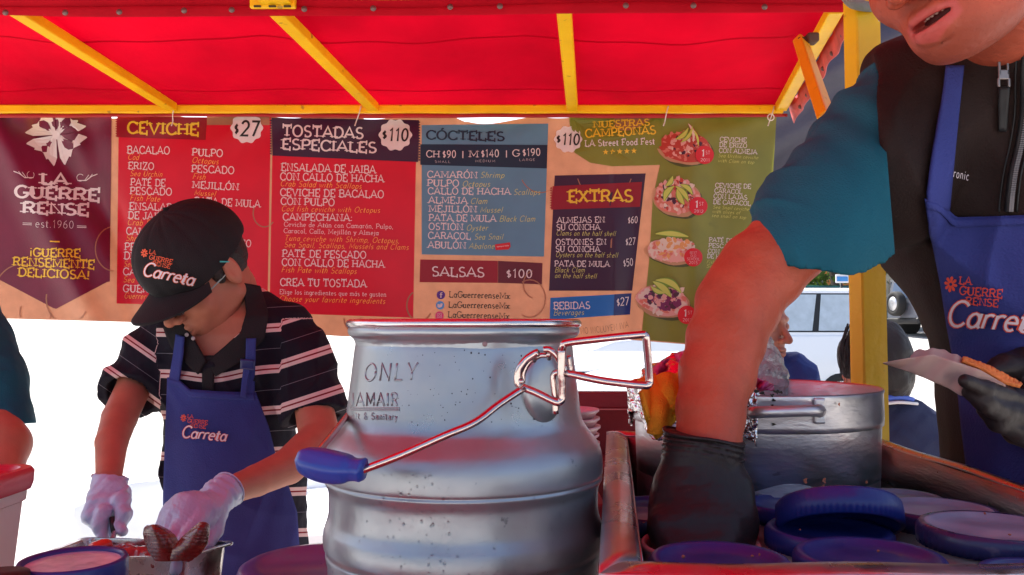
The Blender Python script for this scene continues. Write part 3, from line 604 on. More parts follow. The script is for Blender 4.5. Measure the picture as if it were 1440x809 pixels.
def panel(name, pts, m, nu=40, nv=24, lay=None, label=None):
    """printed area: four corners tl, tr, br, bl in photo pixels"""
    LAY[0] += 1; off = .0015 + (lay if lay is not None else 1) * .0006
    a, b, c, d = [np.array(p, float) for p in pts]
    def g(u, v):
        q = ((1 - u)[:, None] * a + u[:, None] * b) * (1 - v)[:, None] + ((1 - u)[:, None] * d + u[:, None] * c) * v[:, None]; return BP(q[:, 0], q[:, 1], off)
    p, f = grid(g, nu, nv); o = mk(name, p, [q[::-1] for q in f], m, bn)
    if label: o['label'] = label
    return o
def flat(name, polys, m, par=None, lay=3, fan=True, proj=None, label=None):
    vs = []; fs = []; n = 0
    for i, pl in enumerate(polys):
        pl = np.array(pl, float); off = .0015 + lay * .0006 + (i % 6) * .00006
        c = pl.mean(0); k = len(pl); nr = int(np.clip(np.abs(pl - c).max() / 5, 1, 8)); q = np.vstack([c] + [c + (pl - c) * (r_ + 1) / nr for r_ in range(nr)]); ff = [[0, 1 + j, 1 + (j + 1) % k] for j in range(k)]
        ff += [[1 + r_ * k + j, 1 + (r_ + 1) * k + j, 1 + (r_ + 1) * k + (j + 1) % k, 1 + r_ * k + (j + 1) % k] for r_ in range(nr - 1) for j in range(k)]
        vs.append(BP(q[:, 0], q[:, 1], off)); fs += [[a + n for a in w_] for w_ in ff]; n += len(q)
    o = mk(name, np.concatenate(vs), fs, m, par or bn, False)
    if label: o['label'] = label
    return o
def write(name, rows, m, T=(0, 0, 1), par=None, lay=4, label=None, **kw):
    for r in rows:
        s, x0, y0, x1, y1, h = r[:6]; k2 = dict(kw); k2.update(r[6] if len(r) > 6 else {})
        v, f, l = text2d(s, (T[0] + x0 * T[2], T[1] + y0 * T[2]), (T[0] + x1 * T[2], T[1] + y1 * T[2]), h * T[2], **k2)
        o = mk(name, BP(v[:, 0], v[:, 1], .0015 + lay * .0006 + l * .00008), f, m, par or bn, False)
    return o
M_MAR = mat('print_maroon', (.17, .012, .045) , .33, var=.15, vs=12, transl=VT, bump=.0004, bs=260); M_RED = mat('print_red', (.66, .006, .028) , .33, var=.06, vs=10, transl=.2); M_DRED = pm('dark_red', (.30, .006, .018))
M_PUR = pm('dark_purple', (.045, .012, .04)); M_BLU = mat('print_blue', (.12, .27, .40) , .33, var=.08, vs=10, transl=.2); M_DBL = pm('dark_blue', (.012, .03, .06)); M_BL2 = pm('bright_blue', (.02, .16, .50)); M_BL3 = pm('navy', (.015, .03, .17))
M_OLI = mat('print_olive', (.22, .23, .03) , .33, var=.10, vs=14, transl=.16, dirt=(10, .64, .35), dcol=(.07, .07, .02)); M_WHT = pm('white', (.82, .70, .68)); M_YEL = pm('yellow', (.88, .55, .04)); M_ORA = pm('orange', (.95, .50, .09)); M_BLK = pm('black', (.02, .02, .02)); M_LYE = pm('lime', (.75, .72, .18)); M_BRED = pm('badge_red', (.70, .01, .02))
BR = mat('print_brown', (.40, .17, .092), .45, transl=.2)
# faint leaf curls printed on the kraft ground
def curl(cx, cy, r, a0, a1, w_): 
    v, f = ribbon(A_(cx, cy, r, r * 1.2, a0, a1, 16), w_ * 1.7); return v, f
cs = []
for cx, cy, r, a0, a1, w_ in ((50, 440, 22, 0, 200, 2.5), (95, 420, 30, 30, 190, 2.5), (160, 350, 26, 90, 260, 2), (372, 300, 16, 40, 210, 2), (500, 448, 16, 180, 20, 2.5), (528, 455, 22, 200, 60, 2), (590, 430, 18, 30, 240, 2.5), (560, 452, 26, 170, 60, 2), (745, 420, 22, 120, -120, 2), (752, 400, 16, 100, 260, 2), (775, 460, 26, 180, 60, 2), (30, 420, 40, 200, 300, 2), (760, 235, 30, 60, 150, 1.5), (850, 235, 40, 20, 160, 1.5)):
    v, f = curl(cx, cy, r, a0, a1, w_); v[:, 1] = np.minimum(v[:, 1], bot(v[:, 0]) - 2); mk('leaf_curl', BP(v[:, 0], v[:, 1], .0022), f, BR, bn, False)
flat('maroon_ribbon', [[(-30, 163), (155, 163), (157, 230), (155, 290), (152, 345), (150, 394), (78, 435), (0, 393), (-30, 388)]], M_MAR, lay=1) if False else None
def rib(u, v):
    x = -120 + u * (157 - 2.5 * v - -120); yb_ = np.interp(x, [-120, 0, 78, 152], [330, 394, 435, 396]); y = 163 + v * (yb_ - 163); return BP(x, y, .0021)
p, f = grid(rib, 70, 60); mk('maroon_ribbon', p, [q[::-1] for q in f], M_MAR, bn)
panel('ceviche_panel', [(167, 165), (381, 165), (376, 432), (164, 427)], M_RED, label='red ceviche menu panel')
panel('pink_gap', [(291, 160), (379, 163), (379, 176), (291, 176)], KRAFT, 10, 4, lay=2.2)
panel('ceviche_heading', [(165, 164), (291, 165), (289, 197), (164, 193)], M_DRED, 20, 6, lay=2.4)
panel('tostadas_panel', [(383, 213), (585, 222), (581, 447), (379, 440)], M_RED, label='red tostadas menu panel')
panel('tostadas_heading', [(382, 166), (589, 169), (588, 228), (383, 219)], M_PUR, 30, 10, lay=2.4)
panel('cocktails_panel', [(593, 176), (771, 174), (765, 361), (593, 358)], M_BLU, label='blue seafood cocktails menu panel')
panel('price_strip', [(591, 203), (770, 204), (769, 237), (591, 232)], M_DBL, 30, 5, lay=2.4)
panel('salsas_panel', [(591, 365), (700, 367), (700, 398), (590, 397)], M_DRED, 16, 5); panel('salsas_price_panel', [(700.3, 367), (763, 370), (762, 400), (700.3, 398)], pm('dark_maroon', (.13, .01, .02)), 12, 5)
panel('extras_panel', [(780, 247), (908, 244), (889, 409), (772, 409)], M_PUR, label='dark extras menu panel'); panel('extras_heading', [(777, 262), (903, 256), (900, 291), (775, 295)], M_DRED, 20, 6, lay=2.4)
panel('drinks_panel', [(774, 419), (888, 413), (886, 442), (773, 450)], M_BL2, 20, 5); panel('drinks_price_panel', [(864, 414), (888, 412.6), (886, 442.4), (863, 444)], M_BL3, 8, 5, lay=2.4)
def zig(x, y0, y1, n, s_, m):
    P_ = [];
    for k in range(n):
        a = y0 + (y1 - y0) * k / n; b = y0 + (y1 - y0) * (k + 1) / n; P_.append([(x, a), (x + s_ * 3, (a + b) / 2), (x, b)])
    flat('stamp_edge', P_, m, lay=2.4)
zig(165, 166, 193, 8, -1, M_DRED); zig(382, 168, 218, 14, -1, M_PUR); zig(588.5, 170, 227, 15, 1, M_PUR); zig(776, 263, 294, 9, -1, M_DRED)
flat('olive_swash', [[(800, 163), (930, 163), (930, 232), (900, 233), (860, 234), (830, 229), (808, 215), (803, 190)]], M_OLI, lay=1.2)
def grn(u, v):
    y = 163 + v * 330; xl_ = np.interp(y, [163, 226, 283, 374, 466, 493], [926, 930, 918, 913, 904, 902]); xr_ = np.interp(y, [163, 330, 493], [1092, 1082, 1058]); x = xl_ + u * (xr_ - xl_); y = 163 + v * (bot(x) - 163) * .995; return BP(x, y, .0021)
p, f = grid(grn, 60, 60); mk('green_panel', p, [q[::-1] for q in f], M_OLI, bn)
# lettering, in the coordinates of enlarged views of the banner
Z1 = (0, 140, .3707); Z2 = (370, 140, .3832); Z3 = (740, 140, .4327); Z7 = (910, 160, .2102); Z8 = (880, 310, .2225); Z4 = (20, 155, .2287)
write('logo_lettering', [('LA', 162, 455, 330, 460, 72), ('GUERRE', 0, 535, 525, 560, 76), ('RENSE', 48, 632, 458, 648, 72)], M_WHT, Z4, wt=.36, gap=.05)
write('est_lettering', [('est.1960', 128, 720, 366, 730, 52, dict(slab=False))], M_WHT, Z4, wt=.1)
v4 = []
for (x0, y0, x1, y1) in ((52, 694, 108, 696), (52, 704, 108, 706), (386, 712, 444, 714), (386, 721, 444, 723)): v4.append([(20 + x0 * .2287, 155 + (y0 - 2) * .2287), (20 + x1 * .2287, 155 + (y1 - 2) * .2287), (20 + x1 * .2287, 155 + (y1 + 1.5) * .2287), (20 + x0 * .2287, 155 + (y0 + 1.5) * .2287)])
flat('rule_lines', v4, M_WHT, lay=4)
write('slogan_lettering', [('¡GUERRE', 112, 595, 305, 600, 33), ('RENSEMENTE', 48, 630, 358, 643, 34), ('DELICIOSA!', 68, 670, 340, 683, 34)], M_YEL, Z1, wt=.30, gap=.06)
flat('slogan_rule', [[(70, 338.5), (84, 339), (84, 341), (70, 340.5)]], M_YEL, lay=4)
# flower emblem
FC = np.array([79., 190.]); fp = []; hol = []
for k in range(4):
    a0 = math.radians(45 + 90 * k + 6)
    def R2(r, da): return (FC[0] + r * math.cos(a0 + da) * 1.0, FC[1] - r * math.sin(a0 + da))
    fp.append([R2(4, -.72)] + [R2(31 + 13 * math.exp(-((abs(q) - .60) / .085) ** 2) + 6 * math.exp(-((abs(q) - .30) / .075) ** 2) - 3 * math.exp(-((abs(q) - .45) / .05) ** 2), q) for q in np.linspace(-.72, .72, 49)] + [R2(4, .72)])
    hol.append([R2(9, 0), R2(14, -.24), R2(21, -.30), R2(27, -.2), R2(31, 0), R2(27, .2), R2(21, .30), R2(14, .24)])
fp = [[(x, max(y, 163.5)) for x, y in q] for q in fp]; hol = [[(x, max(y, 163.5)) for x, y in q] for q in hol]
flat('flower_emblem', fp, M_WHT, lay=3.4)
for q in hol: flat('flower_hollow', [q], M_MAR, lay=4.6)
gaps = [];
for k in range(4):
    a = math.radians(90 * k + 6); c_, s_ = math.cos(a), math.sin(a); gaps.append([(FC[0] + c_ * 5 - s_ * .6, FC[1] - s_ * 5 - c_ * .6), (FC[0] + c_ * 27 - s_ * 1.3, max(163.5, FC[1] - s_ * 27 - c_ * 1.3)), (FC[0] + c_ * 27 + s_ * 1.3, max(163.5, FC[1] - s_ * 27 + c_ * 1.3)), (FC[0] + c_ * 5 + s_ * .6, FC[1] - s_ * 5 + c_ * .6)])
flat('flower_gap', gaps, M_MAR, lay=5.4)
dots = [[(FC[0] + 5.5 * math.cos(a), FC[1] + 6.5 * math.sin(a)) for a in np.linspace(0, 2 * math.pi, 14)[:-1]]]
for k in range(4):
    a = math.radians(45 + 90 * k + 6); dots.append([(FC[0] + 10 * math.cos(a) + 3.5 * math.cos(t_) * math.cos(a) - 1.3 * math.sin(t_) * math.sin(a), FC[1] - 10 * math.sin(a) - 3.5 * math.cos(t_) * math.sin(a) - 1.3 * math.sin(t_) * math.cos(a)) for t_ in np.linspace(0, 2 * math.pi, 9)[:-1]])
flat('flower_centre', dots, M_WHT, lay=6.2)
for s_, cx, cy in ((1, 43, 246), (-1, 113, 250)):
    rr = [ribbon(A_(cx, cy, 5, 5, -40, 250 if s_ > 0 else -290, 12) , 1.4), ribbon([(cx + s_ * 4, cy + 4), (cx - s_ * 8, cy + 4), (cx - s_ * 16, cy - 2), (cx - s_ * 24, cy - 5)], 2.4), ribbon([(cx - s_ * 6, cy + 4), (cx - s_ * 12, cy - 4)], 1.6), ribbon([(cx - s_ * 12, cy + 1), (cx - s_ * 17, cy - 5)], 1.4)]
    v, f = join([(BP(v[:, 0], v[:, 1], .004 + i * .0001), f) for i, (v, f) in enumerate(rr)]); mk('scroll_ornament', v, f, M_WHT, bn, False)
H1 = dict(wt=.2)
write('ceviche_title', [('CEVICHE', 482, 128, 754, 136, 46)], M_YEL, Z1, wt=.32, gap=.05)
write('ceviche_line', [('BACALAO', 482, 205, 644, 208, 30), ('ERIZO', 486, 264, 584, 267, 28), ('PATÉ DE', 495, 326, 627, 330, 28), ('PESCADO', 493, 360, 652, 364, 29), ('ENSALADA', 490, 418, 680, 424, 29), ('DE JAIBA', 486, 452, 640, 458, 29), ('CAMARÓN', 478, 512, 650, 518, 29), ('PEPINO', 472, 572, 600, 576, 30), ('DE MAR', 470, 606, 610, 612, 30), ('CARACOL', 466, 666, 640, 672, 29), ('GUERRE', 466, 730, 610, 734, 29),
  ('PULPO', 728, 213, 845, 218, 29), ('PESCADO', 726, 276, 888, 283, 29), ('MEJILLÓN', 729, 336, 905, 345, 28), ('PATA DE MULA', 738, 398, 987, 410, 29), ('CALLO', 740, 455, 857, 461, 28), ('PULPO', 790, 520, 900, 524, 28), ('CON MANGO', 770, 550, 952, 560, 28)], M_WHT, Z1, wt=.25, gap=.08)
I1 = dict(slab=False, ital=.28, wt=.15, gap=.1)
write('ceviche_translation', [('Cod', 484, 228, 526, 230, 24), ('Sea Urchin', 492, 290, 615, 294, 22), ('Fish Pate', 492, 383, 606, 388, 23), ('Crab Salad', 482, 476, 620, 482, 24), ('Shrimp', 476, 536, 560, 540, 24), ('Sea Cucumber', 468, 634, 620, 640, 23), ('Sea Snail', 466, 693, 580, 697, 23), ('Guerrerense', 470, 754, 600, 760, 23), ('Octopus', 727, 240, 828, 246, 23), ('Fish', 729, 301, 778, 305, 23), ('Mussel', 735, 363, 817, 368, 22), ('Black Clam', 745, 424, 875, 430, 22), ('Shrimp Mango', 790, 580, 938, 588, 22)], M_ORA, Z1, **I1)
write('tostadas_title', [('TOSTADAS', 70, 134, 368, 144, 42), ('ESPECIALES', 68, 182, 416, 196, 40)], M_WHT, Z2, wt=.30, gap=.05)
write('tostadas_line', [('ENSALADA DE JAIBA', 66, 262, 413, 272, 30), ('CON CALLO DE HACHA', 62, 296, 443, 305, 29), ('CEVICHE DE BACALAO', 62, 354, 443, 362, 29), ('CON PULPO', 64, 386, 262, 391, 28), ('CAMPECHANA:', 72, 444, 328, 447, 28), ('PATÉ DE PESCADO', 70, 578, 378, 584, 28), ('CON CALLO DE HACHA', 68, 610, 445, 618, 28), ('CREA TU TOSTADA', 62, 684, 379, 690, 29)], M_WHT, Z2, wt=.25, gap=.08)
write('small_print_line', [('Ceviche de Atún con Camarón, Pulpo,', 76, 466, 478, 475, 18), ('Caracol, Callo, Mejillón y Almeja', 75, 490, 424, 498, 18), ('Elige los ingredientes que más te gusten', 60, 714, 452, 724, 18)], M_WHT, Z2, wt=.17, gap=.08, slab=True)
write('tostadas_translation', [('Crab Salad with Scallops', 62, 318, 360, 328, 22), ('Cod fish ceviche with Octopus', 66, 410, 428, 416, 21), ('Tuna ceviche with Shrimp, Octopus,', 76, 518, 500, 528, 21), ('Sea Snail, Scallops, Mussels and Clams', 76, 542, 533, 552, 21), ('Fish Pate with Scallops', 66, 634, 342, 640, 22), ('Choose your favorite ingredients', 58, 740, 447, 750, 22)], M_ORA, Z2, **I1)
write('cocktails_title', [('CÓCTELES', 598, 146, 886, 152, 34)], M_DBL, Z2, wt=.31, gap=.05)
write('price_lettering', [('CH', 598, 212, 648, 213, 26, dict(slab=True)), ('$90', 658, 214, 708, 215, 30), ('|', 728, 214, 738, 214, 26), ('M', 755, 212, 790, 213, 26, dict(slab=True)), ('$140', 800, 212, 866, 212, 30), ('|', 888, 212, 898, 212, 26), ('G', 914, 209, 942, 209, 26, dict(slab=True)), ('$190', 952, 208, 1018, 207, 30)], M_WHT, Z2, slab=False, wt=.22, gap=.08)
write('size_lettering', [('SMALL', 630, 232, 687, 233, 9), ('MEDIUM', 778, 230, 852, 230, 9), ('LARGE', 940, 226, 998, 225, 9)], M_WHT, Z2, slab=False, wt=.14, gap=.25)
write('cocktail_line', [('CAMARÓN', 602, 287, 786, 290, 26), ('PULPO', 602, 318, 719, 320, 26), ('CALLO DE HACHA', 604, 348, 908, 350, 26), ('ALMEJA', 606, 381, 750, 383, 26), ('MEJILLÓN', 608, 413, 784, 415, 26), ('PATA DE MULA', 608, 446, 855, 449, 26), ('OSTIÓN', 607, 478, 734, 480, 26), ('CARACOL', 605, 511, 762, 514, 26), ('ABULÓN', 604, 545, 744, 548, 26)], M_WHT, Z2, wt=.25, gap=.08)
write('cocktail_translation', [('Shrimp', 796, 287, 884, 288, 22), ('Octopus', 730, 320, 832, 320, 22), ('Scallops', 918, 350, 1016, 350, 22), ('Clam', 760, 383, 822, 383, 22), ('Mussel', 795, 415, 878, 415, 22), ('Black Clam', 866, 448, 998, 448, 22), ('Oyster', 745, 481, 824, 481, 22), ('Sea Snail', 774, 514, 880, 514, 22), ('Abalone', 754, 548, 848, 548, 22)], M_LYE, Z2, **I1)
flat('temporada_stamp', [[(696, 344), (717, 341), (718, 347), (715, 351), (697, 352)]], M_BRED, lay=4)
write('temporada_lettering', [('temporada', 858, 543, 902, 538, 6)], M_WHT, Z2, slab=False, wt=.25, lay=5.5)
write('salsas_lettering', [('SALSAS', 618, 648, 812, 652, 36)], M_WHT, Z2, wt=.25, gap=.05); write('salsas_price', [('$100', 892, 654, 988, 656, 34)], M_WHT, Z2, slab=False, wt=.22)
write('contact_line', [('LaGuerrerenseMx', 682, 726, 905, 732, 24), ('LaGuerrerenseMx', 680, 764, 904, 768, 24), ('LaGuerrerenseMx', 678, 800, 903, 806, 24)], M_BLK, Z2, wt=.25, gap=.07)
for cx, cy, m_, nm in ((620, 415, pm('indigo', (.10, .03, .28)), 'f'), (619, 429.5, pm('sky_blue', (.10, .35, .75)), 't'), (618, 444, pm('magenta', (.65, .04, .20)), 'o')):
    flat('round_icon', [[(cx + 6 * math.cos(a), cy + 6 * math.sin(a)) for a in np.linspace(0, 2 * math.pi, 19)[:-1]]], m_, lay=3)
    if nm == 'f': write('icon_mark', [('f', cx - 2, cy + 4, cx + 2.5, cy + 4, 8)], M_WHT, slab=False, wt=.22, lay=4.5)
    elif nm == 't': flat('icon_mark', [[(cx - 3.5, cy - 2), (cx, cy - 1), (cx + 1, cy - 3), (cx + 4, cy - 2), (cx + 2, cy + 2.5), (cx - 2, cy + 3.5), (cx - 4, cy + 2)]], M_WHT, lay=4.5)
    else:
        v, f = ribbon([(cx - 3, cy - 3), (cx + 3, cy - 3), (cx + 3, cy + 3), (cx - 3, cy + 3), (cx - 3, cy - 3)], .9); v2, f2 = ribbon(A_(cx, cy, 1.5, 1.5, 0, 360, 10), .8); v, f = join([(BP(v[:, 0], v[:, 1], .0045), f), (BP(v2[:, 0], v2[:, 1], .0047), f2)]); mk('icon_mark', v, f, M_WHT, bn, False)
def scallop(cx, cy, r, txt, x0, x1, yb, h):
    pts = [(cx + r * (1 + .06 * math.cos(10 * a)) * math.cos(a) , cy + r * .96 * (1 + .06 * math.cos(10 * a)) * math.sin(a)) for a in np.linspace(0, 2 * math.pi, 61)[:-1]]
    pts = [(x, max(y, 164)) for x, y in pts]; flat('price_badge', [pts], M_WHT, lay=3.4); write('price_lettering', [('$', x0, yb - 3, x0 + (x1 - x0) * .18, yb - 3, h * .72), (txt, x0 + (x1 - x0) * .24, yb, x1, yb + .3, h)], M_BLK, slab=False, wt=.28, ital=.08, gap=.06, lay=4.6)
scallop(347, 180, 22, '27', 329, 364, 191.5, 23); scallop(556, 190, 22.5, '110', 537, 574, 198.5, 19); scallop(799, 196, 19, '110', 782, 815, 204, 17)
write('champions_title', [('NUESTRAS', 218, 92, 402, 84, 22), ('CAMPEONAS', 192, 124, 422, 112, 28)], M_YEL, Z3, wt=.31, gap=.05, lay=9); write('fest_lettering', [('LA Street Food Fest', 191, 153, 418, 146, 22)], M_WHT, Z3, lay=9, wt=.25, gap=.08)
stars = []
for k in range(5): 
    cx, cy = 740 + (258 + k * 23) * .4327, 140 + (171 - k * 1) * .4327; stars.append([(cx + (4.4 if j % 2 == 0 else 1.9) * math.sin(j * math.pi / 5), cy - (4.4 if j % 2 == 0 else 1.9) * math.cos(j * math.pi / 5)) for j in range(10)])
flat('stars', stars, M_YEL, lay=4)
write('extras_title', [('EXTRAS', 136, 334, 347, 332, 40)], M_YEL, Z3, wt=.32, gap=.05)
write('extras_line', [('ALMEJAS EN', 100, 402, 255, 400, 20), ('SU CONCHA', 98, 425, 240, 424, 20), ('OSTIONES EN', 96, 473, 260, 472, 20), ('SU CONCHA', 95, 495, 240, 496, 20), ('PATA DE MULA', 92, 543, 271, 544, 20)], M_WHT, Z3, wt=.25, gap=.08)
write('extras_price', [('$60', 330, 403, 362, 402, 24), ('$27', 323, 474, 355, 472, 25), ('$50', 316, 544, 348, 540, 26), ('$27', 294, 672, 334, 668, 28)], M_WHT, Z3, slab=False, wt=.22, gap=.06, ital=.1)
write('extras_translation', [('Clams on the half shell', 97, 442, 290, 444, 17), ('Oysters on the half shell', 95, 512, 297, 514, 17), ('Black Clam', 92, 562, 190, 562, 17), ('on the half shell', 92, 580, 228, 582, 17), ('Beverages', 88, 702, 187, 700, 19)], M_LYE, Z3, **I1)
write('drinks_title', [('BEBIDAS', 89, 682, 208, 680, 24)], M_WHT, Z3, wt=.25, gap=.08); write('tax_note', [('NO INCLUYEN IVA', 178, 762, 334, 740, 21)], M_BLK, Z3, slab=False, wt=.13, arc=-.2)
write('champion_name', [('CEVICHE', 486, 186, 666, 192, 32), ('DE ERIZO', 483, 222, 668, 230, 32), ('CON ALMEJA', 480, 260, 735, 272, 32), ('CEVICHE DE', 455, 494, 695, 502, 32), ('CARACOL', 450, 530, 636, 538, 32), ('CON LAJAS', 444, 566, 670, 576, 32), ('DE CARACOL', 442, 604, 692, 616, 32)], M_WHT, Z7, wt=.25, gap=.08)
write('champion_translation', [('Sea Urchin ceviche', 474, 290, 742, 305, 24), ('with Clam on top', 472, 324, 715, 336, 24), ('Sea Snail ceviche', 438, 634, 680, 650, 24), ('with slices of', 434, 664, 620, 674, 24), ('sea snail on top', 430, 690, 660, 706, 24)], M_LYE, Z7, **I1)
write('champion_name', [('PATÉ DE', 526, 134, 680, 142, 28), ('PESCADO', 523, 170, 700, 180, 28), ('CON CALLO', 518, 206, 720, 218, 28), ('DE HACHA', 514, 238, 690, 250, 28)], M_WHT, Z8, wt=.25, gap=.08)
write('champion_translation', [('Fish Pate with', 510, 272, 690, 282, 22), ('Scallops', 506, 298, 640, 306, 22)], M_LYE, Z8, **I1)
# printed food pictures
FR = np.random.RandomState(5)
def blob(cx, cy, rx, ry, n=22, j=.08, rot=0):
    ph = FR.rand(3) * 6; o = []
    for a in np.linspace(0, 2 * math.pi, n + 1)[:-1]:
        r = 1 + j * (math.sin(3 * a + ph[0]) + .6 * math.sin(5 * a + ph[1]) + .4 * math.sin(8 * a + ph[2])); x, y = rx * r * math.cos(a), ry * r * math.sin(a)
        o.append((cx + x * math.cos(rot) - y * math.sin(rot), cy + x * math.sin(rot) + y * math.cos(rot)))
    return o
fc = {k: pm('food_' + k, c) for k, c in dict(crust=(.55, .28, .14), rosy=(.72, .20, .14), red=(.55, .06, .04), pink=(.80, .38, .32), cream=(.80, .62, .50), dark=(.08, .02, .04), green=(.20, .36, .04), lime=(.62, .64, .12), orange=(.78, .36, .12), wine=(.22, .02, .10), shade=(.09, .09, .025)).items()}
def chips(cx, cy, rx, ry, m, n, s, lay):
    q = []
    for _ in range(n):
        a = FR.rand() * 6.28; r = math.sqrt(FR.rand()); q.append(blob(cx + rx * r * math.cos(a), cy + ry * r * math.sin(a), s * FR.uniform(.6, 1.5), s * FR.uniform(.4, 1), 8, .15, FR.rand() * 3))
    flat('food_picture', q, fc[m], lay=lay)
def cres(x0, y0, x1, y1, w_, m='lime', rim='green', bend=.25):
    a = np.array([x0, y0], float); b = np.array([x1, y1], float); d = b - a; n = np.array([-d[1], d[0]]); pts = [a + d * t_ + n * bend * 4 * t_ * (1 - t_) * .5 for t_ in np.linspace(0, 1, 9)]
    def sh(s_): 
        L_ = []; R_ = []
        for i, p_ in enumerate(pts):
            ww = s_ * math.sin(math.pi * (i + .4) / 8.8); nn = n / np.linalg.norm(n); L_.append(tuple(p_ + nn * ww)); R_.append(tuple(p_ - nn * ww))
        return L_ + R_[::-1]
    flat('food_picture', [sh(w_)], fc[rim], lay=6.6 + FR.rand() * .4); flat('food_picture', [sh(w_ * .68)], fc[m], lay=7.4 + FR.rand() * .4)
def dish(cx, cy, rx, ry, base, mixes, rot=.1):
    flat('food_picture', [blob(cx + 3, cy + 4, rx, ry, 26, .03, rot)], fc['shade'], lay=2.6)
    flat('food_picture', [blob(cx, cy + 1, rx, ry, 30, .035, rot)], fc['crust'], lay=3.2); flat('food_picture', [blob(cx, cy - 1, rx * .95, ry * .92, 30, .04, rot)], fc[base], lay=3.8)
    for i, (m, n, s, k) in enumerate(mixes): chips(cx, cy - 3, rx * k, ry * k, m, n, s, 4.4 + i * .45)
dish(963, 208, 38, 23, 'red', [('rosy', 60, 3, .9), ('red', 50, 3.5, .85), ('pink', 22, 3, .7), ('dark', 12, 2.4, .8), ('cream', 8, 2.4, .5)]); cres(950, 196, 968, 180, 4); cres(958, 200, 974, 178, 3); cres(975, 200, 968, 174, 3, 'cream', 'red'); cres(982, 206, 972, 180, 2, 'lime', 'red')
dish(952, 278, 34, 26, 'rosy', [('pink', 50, 3.6, .9), ('dark', 26, 3.4, .75), ('cream', 26, 3, .85), ('red', 26, 2.6, .9)]); cres(934, 283, 948, 262, 5, bend=-.3); cres(950, 262, 968, 284, 4.5, bend=-.2); cres(952, 266, 962, 288, 5, bend=.1); cres(936, 262, 946, 248, 4); cres(956, 260, 974, 274, 4, bend=-.3)
dish(945, 354, 38, 17, 'pink', [('cream', 60, 4, .85), ('pink', 40, 4, .85), ('orange', 14, 3.6, .6), ('rosy', 24, 2.5, .95)]); chips(946, 344, 26, 8, 'cream', 16, 5, 6.1); chips(944, 342, 26, 7, 'orange', 10, 4, 6.5); cres(922, 329, 968, 333, 5, bend=-.1)
dish(932, 424, 39, 22, 'pink', [('cream', 60, 4, .95), ('rosy', 30, 3.5, .8), ('wine', 34, 4.6, .62), ('dark', 18, 4, .6), ('pink', 12, 3.4, .5)], .2); cres(918, 396, 944, 418, 6, bend=-.15); cres(922, 394, 958, 412, 6, bend=-.3); cres(915, 402, 936, 412, 4)
for cx, cy, l1, l2 in ((991, 218, '1ST', '2011'), (982, 290, '1ST', '2012'), (975, 362, 'BEST', '2015'), (966, 443, '1ST', '2013')):
    flat('award_badge', [[(cx + 13 * math.cos(a), cy + 13 * math.sin(a)) for a in np.linspace(0, 2 * math.pi, 29)[:-1]]], M_BRED, lay=9)
    if l1 == '1ST': write('badge_lettering', [('1', cx - 5, cy + 2, cx, cy + 2.3, 10, dict(wt=.32)), ('ST', cx + 1, cy - 1, cx + 7.5, cy - .6, 5), (l2, cx - 6, cy + 9, cx + 7, cy + 9.5, 4.6)], M_WHT, slab=False, wt=.15, lay=10)
    else: write('badge_lettering', [('BEST', cx - 5, cy - 5, cx + 5, cy - 4.6, 3.6), ('OLD', cx - 4, cy - .5, cx + 4, cy - .2, 3.6), ('SCHOOL', cx - 9, cy + 4, cx + 9, cy + 4.4, 3.8), (l2, cx - 6, cy + 9.4, cx + 6, cy + 9.8, 4.4)], M_WHT, slab=False, wt=.14, lay=10)
# cable ties and hooks holding the banner
TIE = mat('tie_white', (.75, .68, .62), .4)
for px, py, dx in ((505, 150, -4), (937, 150, -2), (1086, 150, -4), (243, 152, 0)):
    t = thing('cable_tie', 'pale cable tie holding the banner to the beam, ' + {505: 'above the tostadas heading', 937: 'above the food pictures', 1086: 'at the right end of the banner', 243: 'above the ceviche heading'}[px], 'cable tie', P(px, py, YB - .02), 'cable ties along the beam')
    v, f = tube([P(px + 3, 149, YB - .017), P(px, 160, YB - .020), P(px + dx, 171, YB - .012), P(px + dx - 2, 177, YB - .018)], .0016, 6, smooth=5); mk('strap', v, f, TIE, t)
    if px > 1000:
        a = np.linspace(0, 2 * math.pi, 17)[:-1]; v, f = tube([P(px - 2 + 4.5 * math.cos(q), 165 + 4.5 * math.sin(q), YB - .018) for q in a], .0018, 6, closed=True, cap=False); mk('ring', v, f, TIE, t)
# ---------------------------------------------------------------- counter of the cart
ZC = 1.03
ct = thing('food_cart', 'steel counter of the food cart under the jug and the basin', 'food cart', (-.2, .8, -.005))
v, f = box((-.42, .92, ZC - .015), (1.0, .88, .03), bev=.008); mk('counter_top', v, f, STEEL, ct, False)
v, f = box((-.10, .78, ZC - .016), (.9, 1.0, .028), bev=.008)
v, f = box((.33, .82, ZC - .018), (.50, 1.0, .03), bev=.008); mk('counter_top', v, f, STEEL, ct, False)
v, f = box((-.2, .86, .5), (1.4, .8, .98), bev=.01); mk('cabinet', v, f, mat('cart_red', (.35, .02, .02), .4, var=.1), ct, False)
v, f = box((-.14, .26, ZC - .002), (1.5, .50, .03), bev=.006); mk('front_ledge', v, f, mat('reflector_red', (.50, .02, .03), .4, var=.1), ct, False)  # added out of view so the lower jug wall reflects red
for x in (-.8, .4):
    for y in (.55, 1.15):
        v, f = box((x, y, .02), (.05, .05, .06), bev=.005); mk('leg', v, f, BLK, ct, False)
